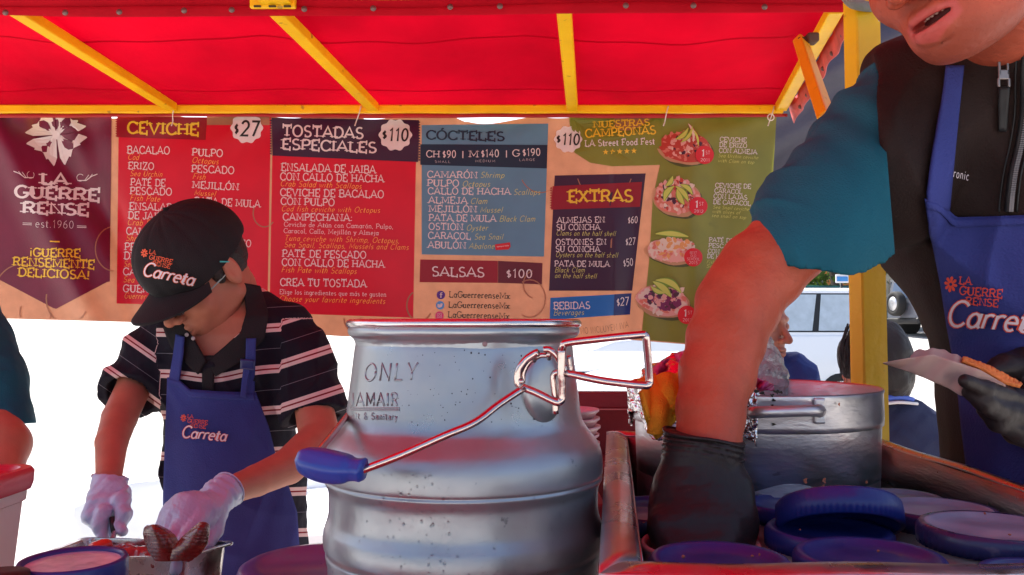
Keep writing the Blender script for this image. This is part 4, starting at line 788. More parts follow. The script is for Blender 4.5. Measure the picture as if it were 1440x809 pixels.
# maroon shelf box behind the jug
MRN = mat('maroon_paint', (.20, .012, .02), .45, var=.2, vs=10, bump=.001, bs=60)
t = thing('maroon_box', 'dark red open wooden box behind the steel jug', 'box', (.30, 1.62, ZC))
x0, x1 = float(P(790, 580, 1.62)[0]), .50; zt = float(P(860, 551, 1.62)[2]); zb = zt - .045
for nm, c, s in (('top_board', ((x0 + x1) / 2, 1.62, zt - .015), (x1 - x0, .03, .030)), ('back_board', ((x0 + x1) / 2, 1.74, (zt + ZC) / 2 - .02), (x1 - x0, .015, zt - ZC)), ('side_board', (x0 + .01, 1.68, (zt + ZC) / 2 - .02), (.018, .11, zt - ZC - .03)), ('side_board', (x1 - .01, 1.68, (zt + ZC) / 2 - .02), (.018, .11, zt - ZC - .03)), ('shelf', ((x0 + x1) / 2, 1.68, zt - .14), (x1 - x0 - .04, .10, .012)), ('bottom_board', ((x0 + x1) / 2, 1.68, ZC + .02), (x1 - x0 - .04, .11, .02))):
    v, f = box(c, s, bev=.003); mk(nm, v, f, MRN, t, False)
v, f = box(((x0 + x1) / 2, 1.604, zt - .0315), (x1 - x0, .004, .002)); mk('edge_line', v, f, mat('edge_pink', (.5, .15, .15), .5), t, False)
# ---------------------------------------------------------------- steel jug with wire bail
JC = np.array([float(P(653, 640, .80)[0]), .80, 0.]); JY = .80
def jz(y): return float(P(653, y, JY)[2])
JM = mat('jug_metal', (.37, .40, .43), .34, .76, var=.16, vs=7, rvar=.09, bump=.0006, bs=42, dirt=(70, .70, .65), dcol=(.06, .07, .09), bdet=2)
JR = mat('jug_rim_metal', (.66, .62, .62), .22, .95, var=.1, vs=9, rvar=.06, bump=.0004, bs=60)
jug = thing('steel_jug', 'large blue-grey metal jug with wire handle and blue grip in the centre', 'jug', (JC[0], JC[1], ZC))
pf_ = [(457, 158), (461, 162.5), (466, 163.5), (471, 161.5), (476, 156), (483, 153), (490, 154), (520, 157.5), (560, 162), (580, 164.5), (592, 168), (600, 173), (610, 181), (620, 188), (632, 192.5), (645, 194), (660, 194), (664, 192.5), (668, 193.5), (672, 192), (680, 188.5), (690, 187.5), (705, 187.5), (717, 188.5), (726, 191), (734, 193.5), (745, 195), (756, 194.5), (762, 192), (766, 190.5), (770, 191.5), (778, 190), (790, 188), (812, 188), (850, 187), (880, 184), (900, 176), (906, 160)]
KP = .80 / 1200 * .985
pr = [(r * KP, jz(y)) for y, r in pf_]; zr = np.array([q[1] for q in pr]); rr_ = np.array([q[0] for q in pr])
pc = crom(np.array([[a, 0, b] for a, b in pr]), 4)[:, [0, 2]]
def dent(a, z): return .0030 * math.sin(2 * a + 1) * (1 if z < 1.40 else .3) + .0018 * math.sin(5 * a + z * 30) + .001 * math.sin(9 * a - z * 50)
v, f = lathe([(q[0], q[1]) for q in pc], 120, (JC[0], JC[1], 0), dent); nb = len(pc)
mk('jug_body', v, f, JM, jug, fix=True)
rim_r = 160 * KP; zrim = jz(456)
a = np.linspace(0, 2 * math.pi, 97)[:-1]
v, f = tube([(JC[0] + rim_r * math.cos(q), JC[1] + rim_r * math.sin(q), zrim + .0005) for q in a], .0042, 12, closed=True, cap=False); mk('rim_bead', v, f, JR, jug)
v, f = lathe([(rim_r - .002, zrim), (rim_r - .006, zrim - .03), (rim_r - .008, zrim - .08), (.002, zrim - .085)], 64, (JC[0], JC[1], 0)); mk('inner_wall', v, f, JM, jug)
def JS(px, py, off=0):
    """point on the jug wall seen at a photo pixel"""
    px = np.atleast_1d(np.asarray(px, float)); py = np.atleast_1d(np.asarray(py, float)); d = ray(px, py); t = np.full(len(px), .60 / 1.0)
    for _ in range(60):
        p = CAM + d * t[:, None]; R_ = np.hypot(p[:, 0] - JC[0], p[:, 1] - JC[1]); e = R_ - (np.interp(-p[:, 2], -zr, rr_) + off); t = t + np.clip(e, -.02, .02) * .6
        t = np.minimum(t, JC[1] / d[:, 1])
    return CAM + d * t[:, None]
# raised lettering on the shoulder
def jugtext(name, rows, r, m=JM, **kw):
    vs = []; fs = []; n = 0
    for s, x0, y0, x1, y1, h in rows:
        st = []; x = 0
        for ch in s:
            wd, pl = GL[ch]; 
            for p_ in pl: st.append(np.array(p_) + [x, 0])
            x += wd + .18
        for p_ in st:
            q = p_.copy(); q[:, 0] += kw.get('ital', 0) * q[:, 1]; q = np.stack([x0 + q[:, 0] / x * (x1 - x0), y0 + q[:, 0] / x * (y1 - y0) - q[:, 1] * h], 1)
            if len(q) < 3: q = np.array([q[0] + (q[1] - q[0]) * t_ for t_ in np.linspace(0, 1, 4)])
            w3 = JS(q[:, 0], q[:, 1]); tv, tf = tube(w3, r, 6); vs.append(tv); fs += [[a + n for a in g] for g in tf]; n += len(tv)
    return mk(name, np.concatenate(vs), fs, m, jug)
jugtext('raised_lettering', [('ONLY', 511, 536, 590, 534, 24)], .0010, ital=.16)
jugtext('raised_lettering', [('JAMAIR', 492, 571, 562, 571, 18)], .0009)
jugtext('raised_lettering', [('Salt & Sanitary', 489, 589, 560, 591, 9)], .0006)
for y_ in (574, 577):
    w3 = JS(np.linspace(488, 562, 14), np.full(14, y_)); v, f = tube(w3, .0008, 6); mk('raised_line', v, f, JM, jug)
# wire bail, latch frame and grip
WIRE = mat('wire_steel', (.62, .50, .47), .18, 1, bump=.0002, bs=200)
def W3(pts): return [P(x, y, Y) for x, y, Y in pts]
v, f = tube(W3([(500, 665, .625), (560, 642, .62), (625, 613, .62), (668, 594, .63), (700, 570, .645), (736, 546, .66)]), .0030, 10, smooth=5); mk('bail_wire', v, f, WIRE, jug)
v, f = tube(W3([(440, 645, .635), (462, 618, .68), (486, 588, .76), (492, 580, .80)]), .0028, 10, smooth=5); mk('bail_wire', v, f, WIRE, jug)
g0, g1 = P(420, 645, .635), P(512, 661, .622); ax_ = (g1 - g0) / np.linalg.norm(g1 - g0); up = np.array([0, 0, 1.]); sd = np.cross(ax_, up); sd /= np.linalg.norm(sd); up = np.cross(sd, ax_)
gv = []; gp = [(-.0, .005), (.03, .0072), (.12, .0100), (.3, .0118), (.5, .0120), (.72, .0108), (.82, .0086), (.9, .0082), (.97, .0088), (1.0, .0075)]; n = 20; Lg = np.linalg.norm(g1 - g0)
gp = [(a[0], a[2]) for a in crom(np.array([[u, 0, r] for u, r in gp]), 4)]
for u, r in gp:
    for k in range(n):
        an = 2 * math.pi * k / n; q = r * (1 + .07 * math.cos(6 * an)); gv.append(g0 + ax_ * u * Lg + up * (q * math.sin(an) * 1.0 - .002 * math.sin(u * 3.1)) + sd * q * math.cos(an) * 1.1)
gf = [[i * n + k, i * n + (k + 1) % n, (i + 1) * n + (k + 1) % n, (i + 1) * n + k] for i in range(len(gp) - 1) for k in range(n)] + [list(range(n))[::-1], [(len(gp) - 1) * n + k for k in range(n)]]
mk('grip', gv, gf, mat('blue_grip', (.025, .06, .34), .35, var=.08, bump=.0004, bs=80, coat=.2), jug, fix=True)
v, f = tube(W3([(790, 492, .655), (792, 486, .652), (800, 482, .65), (850, 476, .64), (900, 471, .635), (907, 472, .635), (909, 480, .636), (913, 530, .645), (912, 540, .645), (904, 542, .645), (850, 536, .65), (806, 527, .655), (796, 524, .66), (792, 515, .66)]), .0030, 10, smooth=5); mk('latch_loop', v, f, WIRE, jug)
v, f = tube(W3([(790, 490, .655), (789, 520, .656), (790, 555, .66), (788, 564, .66), (780, 565, .66), (755, 553, .662), (732, 543, .664), (728, 536, .664), (730, 520, .663), (740, 506, .662), (752, 498, .661), (757, 496, .66)]), .0032, 10, smooth=5); mk('latch_ring', v, f, WIRE, jug)
v, f = tube(W3([(764, 492, .66), (772, 492, .66), (781, 499, .66), (788, 512, .662)]), .0026, 8, smooth=5); mk('latch_ring', v, f, WIRE, jug)
v, f = tube(W3([(735, 538, .668), (736, 525, .667), (744, 510, .666), (758, 501, .665), (770, 500, .665)]), .0022, 8, smooth=5); mk('latch_ring', v, f, WIRE, jug)
v, f = tube(W3([(790, 523, .66), (778, 528, .662), (780, 560, .664), (781, 582, .665)]), .0026, 8, smooth=4); mk('latch_pin', v, f, WIRE, jug)
v, f = tube(W3([(800, 500, .66), (802, 520, .66), (796, 526, .66)]), .0020, 8, smooth=4); mk('latch_pin', v, f, WIRE, jug)
for px, py in ((750, 500), (733, 535), (771, 497)):
    v, f = tube([P(px, py, .66), P(px + 1, py + 7, .667)], .0022, 8); mk('weld', v, f, WIRE, jug)
ec = JS([764], [545])[0]; nrm = np.array([ec[0] - JC[0], ec[1] - JC[1], 0]); nrm /= np.linalg.norm(nrm); tx = np.array([-nrm[1], nrm[0], 0])
ev = []; ef = []; prof = [(.024, -.004), (.0235, .002), (.021, .0045), (.012, .006), (.0001, .0065)]; n = 32
for r, h_ in prof:
    for k in range(n):
        a_ = 2 * math.pi * k / n; ev.append(ec + tx * r * .95 * math.cos(a_) + np.array([0, 0, 1.]) * r * 1.30 * math.sin(a_) + nrm * h_)
ef = [[i * n + k, i * n + (k + 1) % n, (i + 1) * n + (k + 1) % n, (i + 1) * n + k] for i in range(len(prof) - 1) for k in range(n)]; mk('handle_boss', ev, ef, JM, jug, fix=True)
# drops and specks
ev, ef = [], []; ic = lathe([(1, 0), (.8, .45), (.4, .75), (.001, .85)], 8); nD = 420
R_ = np.random.RandomState(4)
def drops(name, N, xr, yr, smin_, smax_, m, dense=None):
    X = R_.uniform(*xr, N); Y = R_.uniform(0, 1, N) ** .8; Yp = yr[0] + Y * (yr[1] - yr[0]); p = JS(X, Yp); parts = []
    for q in p:
        nn = np.array([q[0] - JC[0], q[1] - JC[1], .0]); nn /= np.linalg.norm(nn); tt = np.array([-nn[1], nn[0], 0]); s_ = R_.uniform(smin_, smax_) ** 1.0; s_ = smin_ + (smax_ - smin_) * R_.rand() ** 3
        b = ic[0]; parts.append((q + b[:, :1] * s_ * tt + b[:, 1:2] * s_ * 1.25 * np.array([0, 0, 1.]) + b[:, 2:] * s_ * .7 * nn - nn * s_ * .1, ic[1]))
    v, f = join(parts); tag(mk(name, v, f, m, jug), kind='stuff')
DROP = mat('water_drop', (.92, .94, .95), .04, 0, trans=1, ior=1.33, spec=.6)
drops('water_drops', 320, (466, 842), (700, 812), .0002, .0012, DROP); drops('water_drops', 60, (520, 640), (660, 745), .0003, .0014, DROP)
drops('specks', 90, (560, 830), (490, 600), .0003, .0008, mat('speck', (.03, .02, .025), .6))
v, f = lathe([(.0022, 0), (.0019, .0005), (.0001, .0007)], 16); q = JS([682], [484])[0]; nn = np.array([q[0] - JC[0], q[1] - JC[1], 0]); nn /= np.linalg.norm(nn); tt = np.array([-nn[1], nn[0], 0]); mk('round_stud', q + v[:, :1] * tt + v[:, 1:2] * np.array([0, 0, 1.]) + v[:, 2:] * nn, f, mat('stud', (.35, .2, .2), .5), jug)
# ---------------------------------------------------------------- steel basin
basin = thing('steel_basin', 'rectangular stainless steel basin full of blue-lidded jars at the lower right', 'basin', (.28, .8, ZC))
ZR = 1.30
O0, O1, O2, O3 = G(838, 799, ZR), G(853, 608, ZR), G(1236, 622, ZR), None
O0[1] = .515; O2 = np.array([.475, 1.10, ZR]); O3 = np.array([.478, .512, ZR])
outer = np.array([O0, O1, O2, O3]); fl = .030
def inset(q, ds):
    o = []
    n = len(q)
    for i in range(n):
        a, b, c = q[i - 1], q[i], q[(i + 1) % n]; e0 = (b - a)[:2]; e1 = (c - b)[:2]; n0 = np.array([e0[1], -e0[0]]) / np.linalg.norm(e0); n1 = np.array([e1[1], -e1[0]]) / np.linalg.norm(e1)
        A2 = np.array([n0, n1]); rhs = np.array([n0 @ b[:2] + ds[i - 1], n1 @ b[:2] + ds[i]]); s_ = np.linalg.solve(A2, rhs); o.append([s_[0], s_[1], b[2]])
    return np.array(o)
ds = [.026, .024, .014, .030]
inner = inset(outer, ds)
def ring(qa, qb, za, zb, nm, m, roll=True):
    """four rim strips, each slightly crowned"""
    for i in range(4):
        j = (i + 1) % 4; a0, a1, b0, b1 = qa[i], qa[j], qb[i], qb[j]
        def g(u, v_):
            p = ((1 - u)[:, None] * a0 + u[:, None] * a1) * (1 - v_)[:, None] + ((1 - u)[:, None] * b0 + u[:, None] * b1) * v_[:, None]
            p[:, 2] = za + (zb - za) * v_ + .0035 * np.sin(np.pi * np.clip(v_ * 1.0, 0, 1)) + .0008 * np.sin(u * 17 + i) ; return p
        v, f = thick(*grid(g, 24, 10), .0018, (0, 0, 1)); mk(nm, v, f, m, basin, True, fix=True)
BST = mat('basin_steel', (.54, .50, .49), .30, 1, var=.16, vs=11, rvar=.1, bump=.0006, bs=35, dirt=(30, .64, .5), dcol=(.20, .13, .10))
ring(outer, inner, ZR, ZR - .001, 'rim', BST)
def wall(nm, a, b, z0, z1, m, lean=0):
    def g(u, v_):
        p = (1 - u)[:, None] * a + u[:, None] * b; p = p.copy(); p[:, 2] = z0 + (z1 - z0) * v_; return p
    v, f = thick(*grid(g, 12, 8), .0018); mk(nm, v, f, m, basin, True, fix=True)
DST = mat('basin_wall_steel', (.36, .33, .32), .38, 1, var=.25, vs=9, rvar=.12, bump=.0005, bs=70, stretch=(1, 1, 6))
for i in range(4):
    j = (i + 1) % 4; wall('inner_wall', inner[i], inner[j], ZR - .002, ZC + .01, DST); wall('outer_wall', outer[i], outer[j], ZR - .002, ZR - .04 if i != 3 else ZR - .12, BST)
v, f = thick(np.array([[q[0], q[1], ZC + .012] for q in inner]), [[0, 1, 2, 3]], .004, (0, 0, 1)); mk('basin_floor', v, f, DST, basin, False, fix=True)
v, f = tube([P(840, 800, .52), P(846, 700, .72), P(853, 612, 1.12)], .002, 8) if False else (None, None)
# ---------------------------------------------------------------- jars in the basin
LID = mat('blue_lid', (.018, .030, .19), .42, var=.18, vs=14, rvar=.1, bump=.0005, bs=70, dirt=(40, .66, .35), dcol=(.25, .22, .3), coat=.15)
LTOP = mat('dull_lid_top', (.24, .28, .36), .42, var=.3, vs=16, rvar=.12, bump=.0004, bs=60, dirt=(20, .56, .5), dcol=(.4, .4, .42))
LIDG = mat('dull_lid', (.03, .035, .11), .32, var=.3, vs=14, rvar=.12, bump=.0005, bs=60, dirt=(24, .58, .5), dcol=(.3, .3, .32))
JARM = mat('jar_plastic', (.85, .62, .56), .35, trans=.2, var=.08, vs=10, bump=.0004, bs=60)
JARW = mat('jar_pink_plastic', (.80, .50, .47), .4, sub=.1, var=.05)
def lidmesh(r, m, h=.016, inset_=.84):
    n = 128; prof = [(r * .93, -h), (r, -h), (r * 1.008, -h * .5), (r, -.0035), (r * .985, -.0012), (r * .96, 0), (r * .90, -.0002), (r * inset_, -.0008), (r * (inset_ - .03), -.0030), (r * .4, -.0034), (r * .001, -.0034)]
    vs = []
    for i, (q, z) in enumerate(prof):
        for k in range(n):
            a_ = 2 * math.pi * k / n; qq = q + (.0011 if (k % 2 and 1 <= i <= 3) else 0); vs.append((qq * math.cos(a_), qq * math.sin(a_), z))
    fs = [[i * n + k, i * n + (k + 1) % n, (i + 1) * n + (k + 1) % n, (i + 1) * n + k] for i in range(len(prof) - 1) for k in range(n)]
    ins = [(r * .93, -h), (r * .93, -.005), (.001, -.005)]; b0 = len(vs)
    for q, z in ins:
        for k in range(n): a_ = 2 * math.pi * k / n; vs.append((q * math.cos(a_), q * math.sin(a_), z))
    fs += [[b0 + i * n + (k + 1) % n, b0 + i * n + k, b0 + (i + 1) * n + k, b0 + (i + 1) * n + (k + 1) % n] for i in range(2) for k in range(n)]
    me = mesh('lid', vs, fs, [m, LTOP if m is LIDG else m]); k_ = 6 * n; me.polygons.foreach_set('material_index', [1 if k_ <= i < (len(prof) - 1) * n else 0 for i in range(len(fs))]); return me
lids = [ # px, py, Y, r, lid?, mat, label
 (1115, 706, .83, .045, LID, 'jar with a shiny blue lid at the back, just in front of the pot'),
 (1165, 742, .72, .0505, LID, 'blue-lidded jar that carries the tilted loose lid'),
 (1222, 778, .61, .0505, LID, 'blue-lidded jar at the front edge of the basin, below the tilted lid'),
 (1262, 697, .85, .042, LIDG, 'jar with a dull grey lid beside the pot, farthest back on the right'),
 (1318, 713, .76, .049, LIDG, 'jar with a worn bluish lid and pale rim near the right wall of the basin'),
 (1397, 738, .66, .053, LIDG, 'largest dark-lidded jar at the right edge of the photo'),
 (1012, 784, .60, .048, LID, 'blue-lidded jar at the front edge, just below the black glove'),
 (920, 706, .88, .034, LID, 'small blue-lidded jar in the back left corner of the basin'),
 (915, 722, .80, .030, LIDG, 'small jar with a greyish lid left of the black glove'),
 (1470, 806, .565, .040, LID, 'blue-lidded jar in the lower right corner of the photo')]
for px, py, Y, r, m, lb in lids:
    p = P(px, py, Y); t = thing('lidded_jar', lb, 'jar', (p[0], p[1], ZC + .014), 'jars standing in the steel basin')
    h = p[2] - ZC - .014
    prof = [(.001, 0), (r * .8, 0), (r * .88, .006), (r * .9, .02), (r * .9, h - .055), (r * .86, h - .04), (r * .84, h - .034), (r * .90, h - .030), (r * .90, h - .026), (r * .86, h - .022), (r * .86, h - .006), (r * .8, h - .006)]
    v, f = lathe(prof, 40, (p[0], p[1], ZC + .014)); mk('jar_body', v, f, JARM, t)
    link('lid', lidmesh(r, m), t, p)
# loose tilted lid
p = P(1177, 716, .735); lm = lidmesh(.0500, LID, inset_=.86, h=.022); lo_ = link('loose_lid', lm, None, p + np.array([0, .0, .006])); lo_.rotation_euler = (math.radians(-27), math.radians(4), 0); tag(lo_, 'blue screw lid lying tilted on top of another blue lid', 'lid')
# open jar under the glove
p = P(985, 764, .735); t = thing('open_jar', 'open pinkish white jar that the black-gloved hand reaches into', 'jar', (p[0], p[1], ZC + .014)); h = p[2] - ZC - .014; r = .0505
prof = [(.001, .004), (r * .86, .004), (r * .86, h - .03), (r * .90, h - .004), (r * .93, h), (r * .98, h + .001), (r * 1.0, h - .003), (r * .97, h - .008), (r, h - .013), (r * .96, h - .018), (r * .98, h - .024), (r * .92, h - .04), (r * .92, .02), (r * .85, 0), (.001, 0)]
v, f = lathe(prof, 60, (p[0], p[1], ZC + .014)); mk('jar_body', v, f, JARW, t)
OJ = p.copy()
v, f = lathe([(.001, .0), (r * .85, .0)], 40, (p[0], p[1], ZC + .014 + h * .72)); v[:, 2] += .004 * np.sin(v[:, 0] * 300) * np.cos(v[:, 1] * 260); mk('filling', v, f, mat('seafood', (.55, .20, .14), .35, var=.3, vs=60, bump=.003, bs=120), t)
# crumbs on lids and rim
cr = []
for px, py, Y, s in ((1385, 722, .68, .0016), (1420, 752, .60, .0018), (1430, 700, .735, .0014), (1319, 664, .93, .0020), (895, 748, .70, .0022), (1235, 775, .615, .0014), (1125, 745, .69, .0014), (905, 735, .74, .0015), (1068, 780, .58, .0015), (961, 783, .575, .0018), (1058, 782, .578, .0016)):
    v, f = lathe([(.0001, -1), (.8, -.5), (1, 0), (.7, .6), (.0001, .9)], 7); q = P(px, py, Y); cr.append((v * s * .6 * R_.uniform(.7, 1.4, 3) + q, f))
v, f = join(cr); tag(mk('food_crumbs', v, f, mat('crumb', (.35, .12, .07), .6), None), 'small orange food crumbs scattered on the lids and the basin rim', 'crumbs', kind='stuff')
# ---------------------------------------------------------------- stock pot with foil, towel and pink sheet
PC = np.array([float(P(1060, 580, 1.0)[0]), 1.0, 0.]); PR = 170 * 1.0 / 1200 * .985
pot = thing('stock_pot', 'big steel stock pot with a band and side handle standing in the basin', 'pot', (PC[0], PC[1], ZC + .014))
pz = lambda y: float(P(1060, y, 1.0 - PR * .5)[2])
zt, zb1 = pz(549), pz(597)
b = ZC + .014
v, f = lathe([(.001, b), (PR * .93, b), (PR * .965, b + .01), (PR * .970, zb1 - .01), (PR * .972, zb1 - .001), (PR * .975, zb1)], 96, (PC[0], PC[1], 0), lambda a, z: .002 * math.sin(3 * a) + .001 * math.sin(8 * a + z * 20)); mk('pot_body', v, f, STEEL2, pot)
v, f = lathe([(PR * .97, zb1 - .0015), (PR * 1.0, zb1 - .002), (PR * 1.004, zb1 + .004), (PR * 1.0, zt - .006), (PR * 1.006, zt - .002), (PR * 1.0, zt), (PR * .99, zt - .002), (PR * .985, zb1), (PR * .97, zb1 - .06), (.01, zb1 - .07)], 96, (PC[0], PC[1], 0)); mk('pot_band', v, f, STEEL2, pot)
hc = lambda px, py, o=0: (lambda d: d)(None)
def PS(px, py, off=0):
    d = ray(px, py); a = d[0] ** 2 + d[1] ** 2; b_ = -2 * (d[0] * PC[0] + d[1] * PC[1]); R1 = PR + off; c = PC[0] ** 2 + PC[1] ** 2 - R1 ** 2; D = max(b_ * b_ - 4 * a * c, 0); t = (-b_ - math.sqrt(D)) / 2 / a; return CAM + d * t
v, f = tube([PS(1058, 580, .002), PS(1058, 580, .022), PS(1070, 580, .030), PS(1100, 579, .032), PS(1135, 578, .030), PS(1150, 578, .022), PS(1152, 578, .002)], [.006, .006, .0058, .0055, .0055, .006, .007], 12, smooth=5); mk('handle', v, f, STEEL2, pot)
q = PS(1152, 578, .002); v, f = box(q, (.012, .006, .026), bev=.002); mk('handle_plate', v, f, STEEL2, pot, False)
burn = []
for px, py, s in ((1063, 551, 3), (1072, 553, 2.6), (1086, 556, 2.2), (1092, 551, 3), (1088, 563, 2), (1098, 552, 2), (1086, 570, 1.4), (1088, 597, 2)):
    pts = [PS(x, y, .0022 if y < 590 else .003) for x, y in blob(px, py, s * 1.4, s, 10, .3)]; k = len(pts); burn.append((pts, [list(range(k))]))
v, f = join(burn); mk('burnt_food', v, f, mat('burnt', (.02, .012, .008), .6), pot, False)
spl = []
for px, py, s in ((1180, 569, 2), (1133, 676, 3.5), (1159, 676, 3.2), (1158, 684, 2.4), (1219, 678, 2.2)):
    mk('food_splash', *([PS(x, y, .0015 if py > 590 else .003) for x, y in blob(px, py, s * .8, s * 1.2, 9, .3)], [list(range(9))]), mat('splash', (.5, .16, .08), .5), pot, False)
FOIL = mat('aluminium_foil', (.85, .82, .80), .18, 1, bump=.004, bs=70, bdet=4)
def crumple(u, v, base, amp, sc, seed):
    p = base(u, v); return p + np.stack([wrinkle(p, sc, amp, seed), wrinkle(p, sc, amp, seed + 1), wrinkle(p, sc, amp, seed + 2)], -1)
# foil wrapped over the left and front of the rim
def fb(u, v_):
    a_ = np.radians(150 + u * 165); r = PR * 1.02 * (1 + .02 * np.sin(u * 40)); z = zt + .012 - v_ * (.052 + .012 * np.sin(u * 21)); rr2 = np.where(v_ < .2, r * (.80 + v_ * 1.1), r + .002)
    return np.stack([PC[0] + rr2 * np.cos(a_), PC[1] + rr2 * np.sin(a_), z], -1)
v, f = thick(*grid(lambda u, v_: crumple(u * .64, v_, fb, .0022, 260, 3), 200, 40), .0004); fo = mk('foil_wrap', v, f, FOIL, None); tag(fo, 'crumpled aluminium foil wrapped over the rim of the stock pot', 'foil')
def fb2(u, v_):
    x0, y0 = 1040, 544; px = 1040 + u * 21; py = 545 + v_ * (52 + 8 * np.sin(u * 9)); d = np.array([PS(a, b_, .004) for a, b_ in zip(px, py)]); return d
v, f = thick(*grid(lambda u, v_: crumple(u, v_, fb2, .0013, 420, 8), 34, 50), .0004); mk('foil_tab', v, f, FOIL, fo)
# foil bundle on top: bag-like heap, pink sheet, towel
heap = Sdf(); q = P(1000, 545, 1.0); heap.ell((q[0] - .02, 1.0, zt - .012), (.070, .08, .05), k=.02)
SEEDS = 5
heap.post.append(lambda X, d: d + wrinkle(X, 90, .006, 21))
v, f = heap.mesh(.005); tag(mk('foil_bundle', v, f, FOIL), 'food bundle wrapped in foil on top of the stock pot', 'foil bundle')
PINK = mat('pink_plastic', (.90, .10, .36), .3, transl=.35, bump=.002, bs=30, coat=.3)
def pk(u, v_):
    xs = 912 + u * 112; top = np.interp(xs, [912, 925, 945, 965, 1000, 1024], [524, 512, 500, 492, 486, 488]); py = top + v_ * (545 - top); Y = .955 + .03 * np.sin(u * 5) - .04 * v_ + .006 * np.sin(u * 24 + v_ * 8) + .004 * np.sin(u * 50 - v_ * 15); return P(xs, py, Y)
v, f = thick(*grid(pk, 60, 30), .001); ps_ = mk('pink_sheet', v, f, PINK); tag(ps_, 'magenta plastic sheet draped over the pot behind the orange towel', 'plastic sheet')
def pk2(u, v_):
    xs = 1040 + u * 48; top = np.interp(xs, [1040, 1052, 1062, 1075, 1088], [516, 506, 530, 536, 540]); py = top + v_ * (549 - top); return P(xs, py, .93 + .02 * np.sin(u * 7) + .008 * np.sin(v_ * 6 + u * 20))
v, f = thick(*grid(pk2, 30, 16), .001); mk('sheet_fold', v, f, PINK, ps_)
TOW = mat('orange_towel', (.88, .36, .03), .95, var=.10, vs=60, bump=.002, bs=480, spec=.1)
def tw(u, v_):
    """folded hanging towel: u across, v down"""
    xs = 897 + u * 75 + 6 * np.sin(v_ * 3) * (1 - u); top = np.interp(xs, [897, 915, 940, 980], [541, 533, 530, 532])
    botm = np.interp(u, [0, .12, .24, .33, .42, .6, .8, 1], [552, 590, 610, 611, 600, 582, 571, 566]); py = top + v_ * (botm - top); fold = .010 * np.sin(u * 9 + v_ * 2.4) + .006 * np.sin(u * 21 - v_ * 3)
    return P(xs, py, .852 + .012 * u - .02 * v_ + fold + .03 * (1 - v_) ** 3)
v, f = thick(*grid(tw, 60, 50), .006); tag(mk('orange_towel', v, f, TOW), 'mustard orange towel hanging over the left side of the pot', 'towel')
def tw2(u, v_):
    xs = 918 + u * 52; t0 = np.interp(u, [0, .3, .7, 1], [606, 588, 566, 560]); py = t0 + v_ * 12 * np.sin(np.pi * np.clip(u * .8 + .2, 0, 1)); return P(xs, py, .872 + .01 * v_)
v, f = thick(*grid(tw2, 30, 10), .006); mk('towel_fold', v, f, TOW, bpy.data.objects['orange_towel'])
# clear plastic bag with pale food right of the forearm
t = thing('plastic_bag', 'clear plastic bag of pale food between the forearm and the man in blue', 'plastic bag', P(1070, 545, 1.15))
bg_ = Sdf(); 
for px, py, Y, r in ((1056, 474, 1.16, .010), (1056, 502, 1.15, .024), (1062, 530, 1.14, .031), (1068, 560, 1.13, .036)): bg_.ell(P(px, py, Y), (r * 1.0, r, r * 1.4), k=.03)
bg_.post.append(lambda X, d: d + wrinkle(X, 130, .0035, 31)); v, f = bg_.mesh(.004)
mk('bag', v, f, mat('clear_film', (.95, .94, .93), .08, trans=.45, var=.25, vs=90, bump=.006, bs=110, ior=1.2, spec=.8), t)
# ---------------------------------------------------------------- bowls, left side things
BOWL = mat('pink_bowl', (.70, .42, .46), .35, coat=.2)
bp = []
n = 28; bo = [(.018, 0), (.024, .002), (.036, .010), (.046, .024), (.050, .030), (.052, .030), (.052, .027), (.048, .024), (.038, .008), (.024, -.002), (.001, -.002)]
bv, bf = lathe(bo, n); bme = mesh('bowl', bv, bf, BOWL)
x_, z_ = [P(796, 600, 1.32)[i] for i in (0, 2)]; 
NB = 8
v, f = box((x_, 1.32, (ZC + float(P(796, 575, 1.32)[2]) - .132) / 2), (.11, .11, float(P(796, 575, 1.32)[2]) - .136 - ZC), bev=.004); tag(mk('bowl_stand', v, f, MRN, None, False), 'dark red block under the stack of pinkish bowls behind the jug', 'block')
for k in range(NB):
    zz = float(P(796, 575, 1.32)[2]) - .018 - k * .0125
    o = link('plastic_bowl', bme, None, (x_ - .0 + .001 * ((k * 7) % 3 - 1), 1.32, zz - .012)); tag(o, ['topmost', 'second', 'third', 'fourth', 'fifth', 'sixth', 'seventh', 'lowest'][k] + ' bowl, counted from the top, of the pinkish stack behind the jug', 'bowl', 'bowls stacked behind the jug')
# white tub with red lid
t = thing('food_tub', 'translucent white plastic tub with a red lid at the left edge', 'plastic tub', (-.56, .85, ZC)); zl = float(P(30, 678, .98)[2])
def rrect(cx, cy, sx, sy, r, z, n=6):
    o = []
    for qx, qy, a0 in ((1, 1, 0), (-1, 1, 90), (-1, -1, 180), (1, -1, 270)):
        for k in range(n + 1): a_ = math.radians(a0 + 90 * k / n); o.append((cx + qx * (sx - r) + r * math.cos(a_), cy + qy * (sy - r) + r * math.sin(a_), z))
    return o
def stack(rows):
    vs = []; fs = []; n = len(rows[0])
    for r_ in rows: vs += r_
    for i in range(len(rows) - 1):
        for k in range(n): fs.append([i * n + k, i * n + (k + 1) % n, (i + 1) * n + (k + 1) % n, (i + 1) * n + k])
    fs.append(list(range(n))[::-1]); fs.append([(len(rows) - 1) * n + k for k in range(n)]); return vs, fs
xr = float(P(55, 690, .985)[0]); cx = xr - .137
v, f = stack([rrect(cx, .87, .108, .10, .02, ZC), rrect(cx, .87, .112, .104, .022, ZC + .02), rrect(cx, .87, .127, .118, .025, zl - .02), rrect(cx, .87, .130, .121, .026, zl - .018), rrect(cx, .87, .131, .122, .026, zl)]); mk('tub_body', v, f, mat('milky_plastic', (.88, .80, .76), .35, transl=.55, bump=.0004, bs=20), t, fix=True, autos=40)
